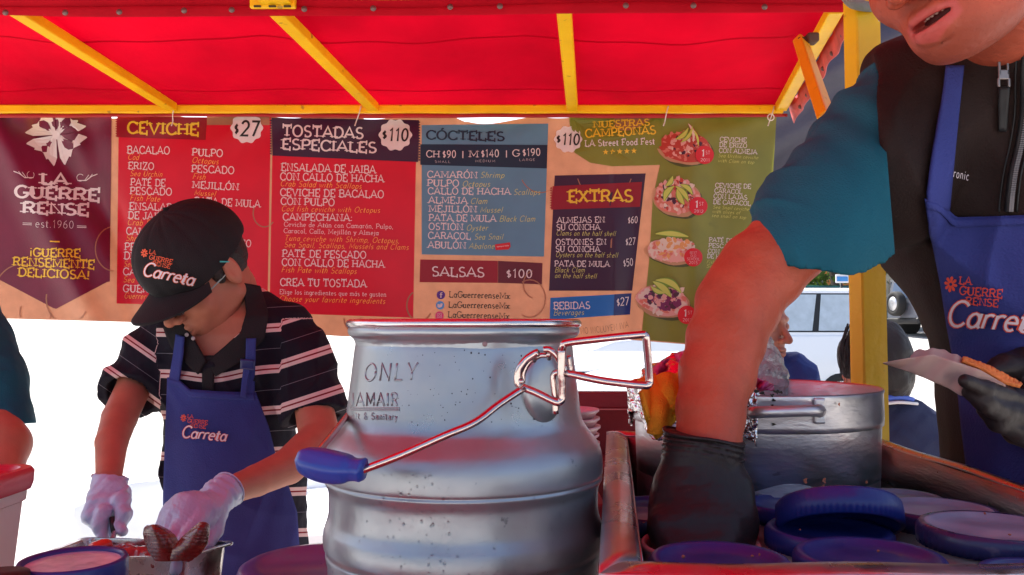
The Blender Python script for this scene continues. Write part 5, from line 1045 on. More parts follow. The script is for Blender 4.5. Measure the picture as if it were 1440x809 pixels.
v, f = stack([rrect(cx, .87, .134, .125, .028, zl - .006), rrect(cx, .87, .136, .127, .029, zl + .001), rrect(cx, .87, .1365, .1275, .029, zl + .014), rrect(cx, .87, .134, .125, .028, zl + .018), rrect(cx, .87, .125, .116, .024, zl + .018), rrect(cx, .87, .121, .112, .022, zl + .012)]); mk('lid', v, f, mat('red_lid', (.62, .015, .04), .35, bump=.0003, bs=40, coat=.2), t, fix=True, autos=40)
# jar with blue-ringed lid, lower left
p = P(103, 786, .80); t = thing('blue_lidded_jar', 'glass jar with a blue rim and clear cloudy lid at the lower left', 'jar', (p[0], p[1], ZC)); r = .0470; h = p[2] - ZC
v, f = lathe([(.001, 0), (r * .88, 0), (r * .95, .01), (r * .95, h - .045), (r * .88, h - .028), (r * .86, h - .006)], 48, (p[0], p[1], ZC)); mk('jar_body', v, f, mat('jar_clear', (.80, .78, .72), .12, trans=.6, var=.1, vs=30), t)
n = 64; v, f = lathe([(r * .93, -.024), (r, -.024), (r * 1.006, -.012), (r, -.002), (r * .97, .0005), (r * .90, .0), (r * .86, -.004), (r * .86, -.006)], n, p); mk('lid_ring', v, f, LID, t)
v, f = lathe([(r * .87, -.0035), (r * .6, -.0025), (r * .2, -.003), (.0005, -.003)], n, p); mk('lid_disc', v, f, mat('cloudy_disc', (.70, .84, .90), .22, var=.25, vs=45, dirt=(30, .56, .5), dcol=(.35, .33, .36), coat=.6, spec=.8), t)
# dark jar at the very lower left
p = P(-6, 815, .74); t = thing('dark_jar', 'small dark jar at the bottom left corner, beside the white tub', 'jar', (p[0], p[1], ZC)); r = .026; h = p[2] - ZC
v, f = lathe([(.001, 0), (r * .9, 0), (r, .01), (r, h - .02), (r * .9, h - .008), (r * .88, h), (.001, h)], 32, (p[0], p[1], ZC)); mk('jar_body', v, f, mat('dark_glass', (.05, .02, .03), .15, coat=.4), t)
v, f = lathe([(r * .9, h - .01), (r * 1.0, h - .01), (r * 1.0, h + .004), (.001, h + .005)], 32, (p[0], p[1], ZC)); mk('lid', v, f, BLK, t)
# purple bowl left of the jug with a pink shell-like piece behind
p = P(452, 790, 1.02); PUR = mat('purple_plastic', (.10, .07, .32), .28, coat=.4, var=.05)
t = thing('purple_bowl', 'upturned purple plastic bowl at the left foot of the jug', 'bowl', (p[0], p[1], ZC)); r = .097
v, f = lathe([(r, p[2] - ZC - .05), (r * 1.0, p[2] - ZC - .012), (r * .97, p[2] - ZC - .004), (r * .9, p[2] - ZC), (r * .75, p[2] - ZC + .001), (r * .70, p[2] - ZC - .002), (.001, p[2] - ZC - .002)], 72, (p[0], p[1], ZC)); mk('bowl_shell', v, f, PUR, t)
v, f = lathe([(r * .86, 0), (r * .9, 0), (r * .98, p[2] - ZC - .05), (r * 1.0, p[2] - ZC - .049)], 72, (p[0], p[1], ZC)); mk('bowl_foot', v, f, PUR, t)
s = Sdf(); s.ell(P(408, 792, 1.15), (.020, .016, .010), k=.01); s.ell(P(424, 794, 1.15), (.018, .014, .009), k=.01); s.post.append(lambda X, d: d + wrinkle(X, 160, .0015, 4)); v, f = s.mesh(.002); q = mk('pink_clam_meat', v, f, mat('clam_meat', (.65, .22, .24), .3, coat=.5)); tag(q, 'piece of pink clam meat behind the purple bowl', 'clam meat')
q = P(408, 805, 1.15); v, f = box((q[0] + .008, 1.16, (ZC + q[2]) / 2), (.07, .05, q[2] - ZC), bev=.004); tag(mk('pink_board', v, f, mat('board_pink', (.4, .2, .2), .5), None, False), 'small block under the pink clam meat beside the apron', 'block')
q0, q1 = P(432, 775, 1.34), P(470, 775, 1.34); v, f = box(((q0[0] + q1[0]) / 2 + .02, 1.34, (q0[2] + ZC) / 2), (q1[0] - q0[0] + .08, .06, q0[2] - ZC), bev=.006); tag(mk('black_box', v, f, BLK, None, False), 'black box behind the jug, low at its left side', 'box')
# ---------------------------------------------------------------- steel food pan with opened shells
t = thing('food_pan', 'stainless steel food pan in front of the man in the blue apron', 'food pan', (-.55, 1.3, ZC))
zp = float(P(262, 783, 1.22)[2]); c4 = np.array([G(262, 783, zp), G(333, 762, zp), G(118, 756, zp), G(40, 786, zp)])
cen = c4.mean(0)
def lev(s_, z, rr=.014):
    o = []
    for i in range(4):
        q = cen + (c4[i] - cen) * s_; a_ = cen + (c4[i - 1] - cen) * s_; b_ = cen + (c4[(i + 1) % 4] - cen) * s_; e0 = (a_ - q) / np.linalg.norm(a_ - q); e1 = (b_ - q) / np.linalg.norm(b_ - q)
        for k in range(7): u = k / 6; m0 = q + e0 * rr; m1 = q + e1 * rr; w_ = (1 - u) ** 2 * m0 + 2 * u * (1 - u) * q + u * u * m1; o.append((w_[0], w_[1], z))
    return o
v, f = stack([lev(.80, ZC + .001), lev(.84, ZC + .004), lev(.90, zp - .004), lev(.915, zp), lev(1.0, zp + .001), lev(1.005, zp - .002), lev(1.0, zp - .004), lev(.92, zp - .003)])
v, f = stack([lev(1.0, zp - .003), lev(1.006, zp - .001), lev(1.0, zp + .001), lev(.93, zp + .0008), lev(.915, zp - .003), lev(.86, ZC + .012), lev(.82, ZC + .004)]); f = f[1:] if False else [q for q in f if len(q) < 20] + [f[-1]]
v, f = thick(np.array(v), [q for q in f if len(q) == 4], .0012); mk('pan_body', v, f, mat('pan_steel', (.62, .58, .56), .24, 1, var=.1, vs=14, rvar=.1, bump=.0003, bs=90), t, fix=True, autos=50)
v, f = stack([lev(.84, ZC + .0065), lev(.84, ZC + .0075)]); mk('pan_floor', v, f, mat('pan_floor_steel', (.3, .2, .18), .3, .7), t, False)
FP = cen
s = Sdf(); RR = np.random.RandomState(8)
for k in range(26): q = cen + (c4[RR.randint(4)] - cen) * RR.uniform(0, .6); s.ell((q[0], q[1], zp - .010 + RR.uniform(-.006, .006)), RR.uniform(.010, .022, 3) * [1, 1, .6], k=.006)
s.post.append(lambda X, d: d + wrinkle(X, 200, .0016, 44)); v, f = s.mesh(.0028)
tag(mk('chopped_octopus', v, f, mat('octopus', (.30, .06, .055), .22, var=.4, vs=60, coat=.6, bump=.001, bs=200)), 'wet dark red seafood pieces lying in the steel pan', 'seafood', kind='stuff')
SHL = mat('clam_shell', (.17, .035, .022), .28, var=.3, vs=40, bump=.0025, bs=80, rvar=.1, coat=.5)
def shell(name, label, rows, Y, dep):
    def g(u, v_):
        i = v_ * (len(rows) - 1); x0 = np.interp(i, range(len(rows)), [r_[1] for r_ in rows]); x1 = np.interp(i, range(len(rows)), [r_[2] for r_ in rows]); y = np.interp(i, range(len(rows)), [r_[0] for r_ in rows]); y1 = np.interp(i, range(len(rows)), [r_[3] for r_ in rows])
        px = x0 + u * (x1 - x0); py = y + u * (y1 - y); bul = np.sin(np.pi * u) * np.sin(np.pi * np.clip(v_ * .8 + .15, 0, 1)); return P(px, py, Y - dep * bul + .0003 * np.sin(v_ * 70 + u * 4) + .0008 * np.sin(v_ * 13 + u * 5))
    v, f = thick(*grid(g, 30, 60), .004); return tag(mk(name, v, f, SHL), label, 'clam shell')
shell('clam_shell', 'brown half shell held upright under the gloved left hand, nearer the pan centre', [(741, 210, 222, 742), (744, 206, 234, 748), (750, 205, 243, 755), (762, 207, 250, 768), (774, 212, 254, 778), (786, 220, 252, 788)], 1.19, .022)
shell('clam_shell', 'brown half shell tilted to the right beside the gloved fingers', [(736, 284, 291, 739), (746, 272, 291, 750), (758, 258, 289, 763), (772, 246, 281, 776), (786, 242, 266, 788)], 1.17, .016)
s = Sdf(); s.ell(P(140, 770, 1.25), (.016, .013, .010), k=.006); s.ell(P(148, 766, 1.25), (.010, .008, .008), k=.006); v, f = s.mesh(.0016); tag(mk('red_meat_piece', v, f, mat('red_meat', (.60, .06, .03), .2, coat=.7)), 'shiny bright red piece of meat under the tip of the tool', 'seafood')
# ---------------------------------------------------------------- people: shared anatomy
def frame(yaw, pitch, roll=0):
    """head axes: yaw 0 faces the camera, positive turns towards the photo's left; pitch looks down"""
    y, p = math.radians(yaw), math.radians(pitch); fh = np.array([-math.sin(y), -math.cos(y), 0]); l = np.array([math.cos(y), -math.sin(y), 0]); f = fh * math.cos(p) - np.array([0, 0, 1.]) * math.sin(p)
    u = fh * math.sin(p) + np.array([0, 0, 1.]) * math.cos(p); r = math.radians(roll); return l * math.cos(r) + u * math.sin(r), f, u * math.cos(r) - l * math.sin(r)
def head(s, c, l, f, u, sc=1., open_=0, k0=.02, ears=True, ch=0):
    c = np.array(c, float); R = np.stack([l, f, u], 1)
    def T(x, y, z): return c + sc * (x * l + y * f + z * u)
    def E(p, r, k, sub=False): s.ell(T(*p), np.array(r) * sc, R, k * sc, sub)
    def C(a, b, ra, rb, k, sub=False): s.cone(T(*a), T(*b), ra * sc, rb * sc, k * sc, sub)
    E((0, -.018, .040), (.076, .094, .082), 0); E((0, .028, -.022), (.060, .060, .078), .03)
    for q in (-1, 1):
        C((q * .054, -.006, -.052 + ch), (q * .022, .060, -.100 + ch), .018, .015, .026); E((q * .038, .060, -.030), (.022, .020, .022), .022); C((q * .010, .086, .022), (q * .044, .072, .022), .009, .007, .014)
    E((0, .074, -.102 + ch), (.020, .017, .015), .02); E((0, .070, -.066), (.034, .024, .026), .02)
    C((0, .084, .010), (0, .112, -.030), .0065, .0105, .010)
    for q in (-1, 1): E((q * .0125, .100, -.035), (.0085, .011, .0075), .006); E((q * .0075, .104, -.0415), (.0038, .006, .004), .002, True)
    for q in (-1, 1): E((q * .031, .092, .002), (.0145, .011, .0095), .012, True); E((q * .031, .077, .002), (.0125, .0125, .0115), .002)
    o = .0035 + open_
    for q in (-1, 1):
        C((q * .0245, .0805, -.0655), (q * .011, .0935, -.0595 + open_ * .3), .0032, .0062, .004); C((q * .011, .0935, -.0595 + open_ * .3), (0, .0950, -.0610 + open_ * .3), .0062, .0058, .004)
        C((q * .0245, .0800, -.0670), (q * .010, .0920, -.0700 - open_), .0034, .0086, .004); C((q * .010, .0920, -.0700 - open_), (0, .0930, -.0710 - open_), .0086, .0092, .004)
    if open_: E((0, .090, -.0650 - open_ * .3), (.0215, .022, .0020 + open_ * .75), .002, True)
    else: E((0, .104, -.0652), (.022, .012, .0012), .002, True)
    E((0, .090, -.0835 - open_), (.014, .007, .004), .006, True)
    if ears:
        for q in (-1, 1):
            Re = np.stack([l * math.cos(.35 * q) + f * math.sin(.35 * q) * -1, f * math.cos(.35) + q * l * math.sin(.35), u], 1)
            s.ell(T(q * .080, -.012, -.004), np.array([.0065, .017, .030]) * sc, None if False else R, .006 * sc); s.ell(T(q * .0865, -.010, .002), np.array([.0035, .010, .018]) * sc, R, .004 * sc, True); s.ell(T(q * .078, -.002, -.010), np.array([.006, .006, .010]) * sc, R, .006 * sc)
    return T
def hand(s, W, D, N, hd, sc=1., curl=(25, 30, 30, 35), thumb=(.6, .75, -.35), r=.0092, k=.006, spread=.10, tcurl=.5):
    """palm, four jointed fingers and a thumb; D fingers' direction, N back of the hand, hd=+1/-1 side of the thumb"""
    W = np.array(W, float); D = np.array(D, float); D /= np.linalg.norm(D); N = np.array(N, float); N -= D * (N @ D); N /= np.linalg.norm(N); S = np.cross(D, N) * hd
    pts = []
    for i in range(4):
        m = W + sc * (D * (.086 - .0045 * abs(i - 1) - .004 * (i == 3)) + S * (.030 - .0200 * i) + N * (.003 - .003 * abs(i - 1.3))); s.cone(W + sc * S * (.014 - .009 * i), m, .019 * sc, .0125 * sc, .010, flat=(N, .85)); L = (.076, .084, .078, .062)[i] * sc; d = D + S * spread * (1.5 - i); d /= np.linalg.norm(d); p = m; a = 0
        for j, (fr_, q) in enumerate(((.44, .45), (.31, 1.0), (.25, .7))):
            a += math.radians(curl[i]) * q; dd = d * math.cos(a) - N * math.sin(a); e = p + dd * L * fr_; s.cone(p, e, r * sc * (1.12, 1.0, .93)[j], r * sc * (1.0, .93, .82)[j], k if j == 0 else .003); p = e
        pts.append(p)
    t0 = W + sc * (D * .022 + S * .020 - N * .004); td = D * thumb[0] + S * thumb[1] + N * thumb[2]; td /= np.linalg.norm(td); t1 = t0 + td * .044 * sc; s.cone(t0, t1, .0165 * sc, .0125 * sc, .010)
    t2d = td * (1 - tcurl) + D * tcurl; t2d /= np.linalg.norm(t2d); t2 = t1 + t2d * .032 * sc; s.cone(t1, t2, .0120 * sc, .0108 * sc, .003); t3d = t2d * .7 + D * .3 - S * .35 * tcurl; t3d /= np.linalg.norm(t3d); t3 = t2 + t3d * .026 * sc; s.cone(t2, t3, .0108 * sc, .0088 * sc, .003)
    return pts, t3
def crease(X, D, f_, amp, seed=0):
    r = np.random.RandomState(seed); D = np.array(D, float); D /= np.linalg.norm(D); E = np.cross(D, [.3, 1., .2]); w_ = np.sin(X @ D * f_ + 1.7 * np.sin(X @ E * f_ * .35 + r.rand() * 6) + r.rand() * 6); m_ = .5 + .5 * np.sin(X @ E * f_ * .5 + 1.3 * np.sin(X @ D * f_ * .3) + r.rand() * 6)
    return -amp * (1 - np.abs(w_)) ** 2 * m_
def proj(X):
    q = X - CAM; yy = q[:, 1] * cp + q[:, 2] * sp; zz = -q[:, 1] * sp + q[:, 2] * cp; return 720 + F * q[:, 0] / yy, 404.5 - F * zz / yy, yy
def polysd(x, y, poly):
    poly = np.array(poly, float); d = np.full(len(x), 1e18); ins = np.zeros(len(x), bool)
    for i in range(len(poly)):
        a, b = poly[i - 1], poly[i]; e = b - a; wx, wy = x - a[0], y - a[1]; t = np.clip((wx * e[0] + wy * e[1]) / (e @ e), 0, 1); d = np.minimum(d, (wx - t * e[0]) ** 2 + (wy - t * e[1]) ** 2)
        c = (a[1] > y) != (b[1] > y); xx = (b[0] - a[0]) * (y - a[1]) / (b[1] - a[1] + 1e-12) + a[0]; ins ^= c & (x < xx)
    return np.where(ins, -1, 1) * np.sqrt(d)
def rows(R_, Yoff=0):
    out = []
    for py, xl, xr, Y, ry in R_:
        a, b = P(xl, py, Y), P(xr, py, Y); out.append((a[2], (a[0] + b[0]) / 2, Y, (b[0] - a[0]) / 2, ry))
    return out
def PX(l): return [P(*q) for q in l]
def sleeve(s, pts, rs, hem, nrm, arm, k, wall_=.004, seed=0, amp=.003, solid=False):
    """cloth sleeve: tapered tube cut at the hem plane and hollowed round the arm"""
    nrm = np.array(nrm, float); nrm /= np.linalg.norm(nrm); hem = np.array(hem, float); t = Sdf(); t.chain(pts, rs, .02); ins = Sdf(); ins.chain(pts, [max(.01, r - wall_ * 3.4) for r in rs], .02)
    def f(X):
        wr = wrinkle(X, 26, amp, seed, (1, 1, .6)); d = t(X) + wr; h = (X - hem) @ nrm; d = np.maximum(d, h)
        if solid: return d
        e = np.maximum(ins(X) + wr, -(h + .030)); return np.maximum(d, -e)
    s.lo = np.minimum(s.lo, t.lo); s.hi = np.maximum(s.hi, t.hi); s.p.append((f, k, False)); return t
def two(name, parts, m, parent, midx=None):
    v, f = join([(a, b.tolist()) for a, b in parts]); return mk(name, v, f, m, parent)
def draped(name, sdf, fn, nu, nv, off, Y0, Y1, m, par, th=.002, n=60):
    def g(u, v_):
        px, py = fn(u, v_); return march(sdf, px, py, Y0, Y1, off, n)
    p, f = grid(g, nu, nv); f = [q[::-1] for q in f]; v, f = thick(p, f, th); return mk(name, v, f, m, par)
def print3(name, rws, m, sdf, off, Y0, Y1, par, thk=.0006, **kw):
    vs = []; fs = []; n = 0
    for r in rws:
        k2 = dict(kw); k2.update(r[6] if len(r) > 6 else {}); v, f, l = text2d(r[0], (r[1], r[2]), (r[3], r[4]), r[5], **k2); vs.append(np.column_stack([v, l])); fs += [[a + n for a in q] for q in f]; n += len(v)
    v = np.concatenate(vs); p = march(sdf, v[:, 0], v[:, 1], Y0, Y1, off, 60); d = p - CAM; d /= np.linalg.norm(d, axis=1)[:, None]; p = p - d * (v[:, 2:] * .00012); return mk(name, p, fs, m, par, False)
EMR = mat('embroidery_red', (.75, .08, .04), .6, bump=.0004, bs=800); EMW = mat('embroidery_white', (.80, .68, .72), .55, bump=.0004, bs=800)
def logo(par, sdf, off, Y0, Y1, x, y, s, dx=1., dy=.06, flower=True, red=EMR, skew=0):
    """flower, LA GUERRERENSE and the script word below, as embroidered on apron and cap"""
    if flower:
        vs = []; fs = []; n = 0
        for k in range(8):
            a = k * math.pi / 4 + .2; c, s_ = math.cos(a), math.sin(a); q = [(x + s * (1.5 * c - .9 * s_), y + s * (1.5 * s_ + .9 * c)), (x + s * (5.4 * c - 1.5 * s_), y + s * (6.6 * s_ + 1.5 * c)), (x + s * 6.6 * c, y + s * 8 * s_), (x + s * (5.4 * c + 1.5 * s_), y + s * (6.6 * s_ - 1.5 * c)), (x + s * (1.5 * c + .9 * s_), y + s * (1.5 * s_ - .9 * c))]
            vs += q; fs.append([n + i for i in range(5)]); n += 5
        v = np.array(vs); p = march(sdf, v[:, 0], v[:, 1], Y0, Y1, off, 60); mk('flower_emblem', p, fs, red, par, False)
    X = lambda a: x + a * s; Y = lambda a, b=0: y + (a + b * dy) * s
    print3('emblem_lettering', [('LA', X(8), Y(-1, 8), X(20), Y(-1, 20), 8 * s), ('GUERRE', X(8), Y(9, 8), X(50), Y(9, 50), 8.5 * s), ('RENSE', X(14), Y(18, 14), X(46), Y(18, 46), 7.5 * s)], red, sdf, off, Y0, Y1, par, wt=.27, gap=.06)
    for wt, m, o in ((.36, red, 0), (.20, EMW, .0008)): print3('script_lettering', [('C', X(-5), Y(40, 0), X(14), Y(40, 16), 26 * s, dict(ital=.2)), ('arreta', X(13), Y(40, 14), X(88), Y(40, 88), 24 * s)], m, sdf, off + o, Y0, Y1, par, wt=wt, slab=False, ital=.22, gap=-.02)
# ---------------------------------------------------------------- young man in black cap, behind the pan
APR = mat('blue_apron', (.040, .050, .215), .75, var=.10, vs=10, bump=.0012, bs=400, spec=.22); BLKC = mat('black_cloth', (.020, .017, .019), .8, var=.15, vs=14, bump=.001, bs=500, spec=.22)
def striped():
    m = mat('striped_cloth', (.02, .02, .03), .8, bump=.0008, bs=600, spec=.2); n = m.node_tree.nodes; L = m.node_tree.links; b = n['Principled BSDF']; at_ = n.new('ShaderNodeAttribute'); at_.attribute_name = 'st'
    md = n.new('ShaderNodeMath'); md.operation = 'FRACT'; L.new(at_.outputs['Fac'], md.inputs[0]); cr = n.new('ShaderNodeValToRGB'); cr.color_ramp.interpolation = 'CONSTANT'; e = cr.color_ramp.elements
    dk = (.012, .010, .018, 1); wh = (.72, .50, .47, 1); rd = (.22, .01, .02, 1); th = (.20, .19, .22, 1)
    st = [(0, dk), (.38, wh), (.465, rd), (.505, wh), (.59, dk), (.985, th)]; e[0].position = 0; e[0].color = dk; e[1].position = .38; e[1].color = wh
    for p_, c in st[2:]: q = e.new(p_); q.color = c
    L.new(md.outputs[0], cr.inputs[0]); L.new(cr.outputs[0], b.inputs['Base Color']); return m
man = thing('person', 'young man in a black cap, striped polo shirt and blue apron bending over the pan', 'person', P(330, 790, 1.75) * [1, 1, 0])
LF = frame(35, 40, 0); HC = P(283, 385, 1.66)
bs = Sdf(); TH = head(bs, HC, *LF); nk = P(322, 432, 1.75)
bs.cone(TH(0, -.03, -.045), nk, .056, .062, .03); hd_ = bs.mesh(.0026, lo=None)
tb = Sdf(); TR = [(398, 322, 350, 1.76, .05), (412, 290, 382, 1.76, .07), (428, 258, 408, 1.75, .085), (446, 240, 422, 1.74, .10), (470, 230, 424, 1.74, .112), (510, 232, 412, 1.74, .118), (560, 238, 405, 1.75, .118), (620, 242, 412, 1.76, .118), (700, 240, 424, 1.77, .12), (760, 238, 434, 1.78, .12), (900, 236, 440, 1.78, .125)]
sk = [(a, b + 8, c - 8, d, e - .010) for a, b, c, d, e in TR[1:-1]]
tb.slices(rows(sk)); tb.cone(nk, TH(0, -.03, -.06), .062, .056, .02)
RA = PX([(246, 470, 1.73), (190, 540, 1.68), (168, 588, 1.61), (157, 622, 1.54), (153, 672, 1.45)]); tb.chain(RA, [.034, .032, .0315, .0275, .0205], .004)
LA = PX([(412, 470, 1.72), (440, 565, 1.66), (450, 618, 1.60), (405, 656, 1.50), (360, 676, 1.43), (318, 692, 1.37)]); tb.chain(LA, [.036, .036, .038, .031, .026, .0215], .004)
bd = tb.mesh(.0045)
two('body', [hd_, bd], SKIN2, man)
# lips, shirt
shirt = Sdf(); shirt.slices(rows(TR)); 
t1 = sleeve(shirt, PX([(250, 468, 1.73), (215, 508, 1.71), (185, 552, 1.67), (172, 580, 1.65)]), [.058, .060, .054, .054], P(187, 560, 1.67), P(160, 605, 1.60) - P(190, 545, 1.68), .04, .02, seed=2)
t2 = sleeve(shirt, PX([(400, 468, 1.73), (425, 510, 1.71), (441, 570, 1.67), (446, 605, 1.65)]), [.062, .062, .060, .060], P(443, 588, 1.66), (P(456, 660, 1.61) - P(440, 560, 1.67)) , .045, .02, seed=5)
VP = [(255, 440), (262, 462), (272, 474), (291, 508), (316, 487), (338, 467), (346, 440), (345, 395), (300, 380), (262, 400)]
def cutv(X, d):
    px, py, yy = proj(X); return np.where(X[:, 1] < 1.77, np.maximum(d, -polysd(px, py, VP) * 1.7 / F), d)
shirt.post.append(lambda X, d: d + crease(X, (.8, 0, .6), 48, .006, 8) + crease(X, (.8, 0, -.6), 44, .006, 9)); shirt.post.append(lambda X, d: d + wrinkle(X, 15, .0045, 3, (1, 1, .8)) + .0025 * np.sin(X[:, 0] * 60 + X[:, 2] * 40 + 2 * np.sin(X[:, 2] * 22))); shirt.post.append(cutv)
v, f = shirt.mesh(.0042); o = mk('striped_shirt', v, f, striped(), man)
px, py, yy = proj(v)
tor = Sdf(); tor.slices(rows(TR)); dt = tor(v); d1 = t1(v); d2 = t2(v); sag_ = -10 * np.exp(-((px - 300) / 45) ** 2)
st = (py - 518 + sag_ - (px - 395) * -.04) / 58 + .485
s2 = ((px - 425) * .31 + (py - 503) * .95) / 58 + .485; s1 = ((px - 189) * -.57 + (py - 544) * .82) / 50 + .485
st = np.where((d2 < dt - .002) & (px > 395) & (py > 448), s2, st); st = np.where((d1 < dt - .002) & (px < 236), s1, st)
a_ = o.data.attributes.new('st', 'FLOAT', 'POINT'); a_.data.foreach_set('value', (st + 20).astype(np.float32))
COLR = BLKC
body_s = Sdf(); body_s.slices(rows(TR)); body_s.cone(nk, TH(0, -.03, -.06), .066, .060, .03)
def lerp_(A, B): 
    A = np.array(A, float); B = np.array(B, float)
    def fn(u, v_):
        a = np.stack([np.interp(v_, np.linspace(0, 1, len(A)), A[:, i]) for i in (0, 1)], 1); b = np.stack([np.interp(v_, np.linspace(0, 1, len(B)), B[:, i]) for i in (0, 1)], 1); q = a * (1 - u)[:, None] + b * u[:, None]; return q[:, 0], q[:, 1]
    return fn
draped('collar', body_s, lerp_([(343, 398), (346, 440), (338, 468), (316, 488), (292, 509)], [(366, 402), (378, 440), (372, 478), (340, 508), (303, 530)]), 12, 30, .007, 1.4, 1.9, COLR, man, .006)
draped('collar', body_s, lerp_([(258, 452), (264, 464), (273, 476), (291, 508)], [(232, 462), (244, 490), (262, 510), (280, 526)]), 10, 24, .007, 1.4, 1.9, COLR, man, .006)
draped('placket', body_s, lerp_([(284, 500), (284, 552)], [(302, 500), (300, 552)]), 6, 12, .0065, 1.4, 1.9, COLR, man, .003)
for px_, py_ in ((263, 471), (272, 476)): v, f = lathe([(.0001, 0), (.0035, .0005), (.004, .0018), (.0001, .0022)], 12); p = march(body_s, [px_], [py_], 1.4, 1.9, .014)[0]; mk('button', np.stack([v[:, 0], -v[:, 2], v[:, 1]], 1) + p, f, mat('button', (.5, .42, .42), .3), man)
# cap
cs_ = Sdf(); R3 = np.stack(LF, 1); cs_.ell(TH(0, -.016, .048), (.091, .110, .092), R3, 0); cs_.ell(TH(0, .03, .050), (.078, .070, .072), R3, .03)
def ccut(X, d): h = (X - TH(0, 0, .016)) @ (LF[2] * .985 - LF[1] * -.17); return np.maximum(d, -h)
cs_.post.append(ccut); cs_.post.append(lambda X, d: d + .0012 * np.sin(np.arctan2((X - TH(0, 0, 0)) @ LF[0], (X - TH(0, 0, 0)) @ LF[1]) * 6) ** 8)
v, f = cs_.mesh(.003); cap = mk('cap_crown', v, f, BLKC, man)
def brim(u, v_):
    a = (u - .5) * math.pi * .98; x = np.sin(a) * (.080 + .004 * v_); y = .040 + np.cos(a) ** .8 * (.052 + v_ * .068) + v_ * .004; z = .022 - 1.7 * x * x - v_ * .014; return TH_(x, y, z)
def TH_(x, y, z): return HC + x[:, None] * LF[0] + y[:, None] * LF[1] + z[:, None] * LF[2]
v, f = thick(*grid(brim, 50, 16), .0035, LF[2]); mk('cap_brim', v, f, BLKC, man)
q = TH(0, -.016, .141); v, f = lathe([(.0001, .003), (.005, .002), (.007, 0), (.005, -.002), (.0001, -.003)], 14, q); mk('cap_button', v, f, BLKC, man)
capm = Sdf(); capm.ell(TH(0, -.016, .048), (.091, .110, .092), R3, 0); capm.ell(TH(0, .03, .050), (.078, .070, .072), R3, .03)
logo(man, capm, .0022, 1.3, 1.9, 203, 356, .78, dy=.22, red=mat('embroidery_orange', (.80, .12, .04), .6))
v, f = thick(march(capm, [309, 322, 322, 309], [367, 367.5, 369, 369], 1.3, 1.9, .003), [[0, 1, 2, 3]], .001); mk('cap_tab', v, f, mat('teal_tab', (.05, .45, .45), .5), man, False)
# hair over the nape and ear, glasses
hr = Sdf(); hr.ell(TH(0, -.030, .020), (.075, .080, .080), R3, 0); hr.ell(TH(.068, .012, .010), (.012, .014, .026), R3, .01)
hr.post.append(lambda X, d: np.maximum(d, (X - TH(0, .030, .0)) @ LF[1])); hr.post.append(lambda X, d: d + wrinkle(X, 220, .0012, 9)); v, f = hr.mesh(.003); mk('hair', v, f, mat('dark_hair', (.015, .010, .009), .5, bump=.002, bs=300), man)
GLS = mat('glasses_frame', (.03, .03, .04), .3); GLT = mat('glasses_temple', (.30, .40, .38), .3)
for q in (-1, 1):
    pts = [TH(q * (.033 + .023 * math.cos(a)), .104, -.004 + .015 * math.sin(a)) for a in np.linspace(0, 2 * math.pi, 25)[:-1]]; v, f = tube(pts, .0013, 6, closed=True, cap=False); mk('glasses_rim', v, f, GLS, man)
    v = [TH(q * (.033 + .022 * math.cos(a)), .1035, -.004 + .0145 * math.sin(a)) for a in np.linspace(0, 2 * math.pi, 25)[:-1]]; vv, ff = thick(np.array(v), [list(range(24))], .0008); mk('glasses_lens', vv, ff, mat('lens_glass', (.75, .78, .75), .05, trans=.85, spec=.8), man, False)
    v, f = tube([TH(q * .055, .098, -.010), TH(q * .067, .083, -.010), TH(q * .0765, .02, -.004), TH(q * .079, -.01, -.002), TH(q * .080, -.028, -.012)], [.0012, .0014, .0014, .0012, .001], 8, smooth=4); mk('glasses_temple', v, f, GLT, man)
# apron
ap = Sdf(); AR = [(a, b - 2, c + 2, d, e + .006) for a, b, c, d, e in TR]; ap.slices(rows(AR)); ap.post.append(lambda X, d: d + crease(X, (1, 0, .15), 34, .004, 6) + crease(X, (.7, 0, .7), 30, .003, 7))
ap.post.append(lambda X, d: d + wrinkle(X, 12, .006, 14, (1, 1, .45)) + .003 * np.sin(X[:, 0] * 45 + 1.2 * np.sin(X[:, 2] * 9)))
def apf(u, v_):
    y = np.interp(v_, [0, .02, 1], [0, .02, 1]); top = np.interp(u, [0, .12, .25, .6, 1], [531, 534, 548, 551, 552]); py = top + y * (900 - top); xl_ = np.interp(py, [531, 640, 700, 809, 900], [235, 231, 229, 230, 230]); xr_ = np.interp(py, [552, 600, 640, 680, 720, 809, 900], [360, 378, 388, 405, 418, 424, 428]); return xl_ + u * (xr_ - xl_), py
draped('apron', ap, apf, 60, 90, .010, 1.4, 1.9, APR, man, .003)
draped('apron_strap', ap, lerp_([(247, 470), (243, 500), (236, 540)], [(258, 474), (256, 502), (250, 545)]), 5, 20, .011, 1.4, 1.9, APR, man, .003)
draped('apron_strap', ap, lerp_([(346, 476), (345, 510), (343, 556)], [(360, 476), (359, 512), (358, 556)]), 5, 24, .011, 1.4, 1.9, APR, man, .003)
draped('strap_end', ap, lerp_([(343, 512), (340, 535), (338, 558)], [(354, 514), (349, 535), (346, 560)]), 5, 14, .018, 1.4, 1.9, APR, man, .0025)
draped('strap_buckle', ap, lerp_([(338, 505), (338, 519)], [(358, 507), (358, 521)]), 6, 6, .020, 1.4, 1.9, mat('buckle', (.02, .025, .12), .3), man, .004)
draped('apron_hem', ap, lambda u, v_: (237 + u * 121, np.interp(u, [0, .12, .25, .6, 1], [533, 536, 550, 553, 554]) + v_ * 9), 40, 4, .0118, 1.4, 1.9, APR, man, .002)
logo(man, ap, .014, 1.4, 1.9, 258, 588, .68, dy=.09)
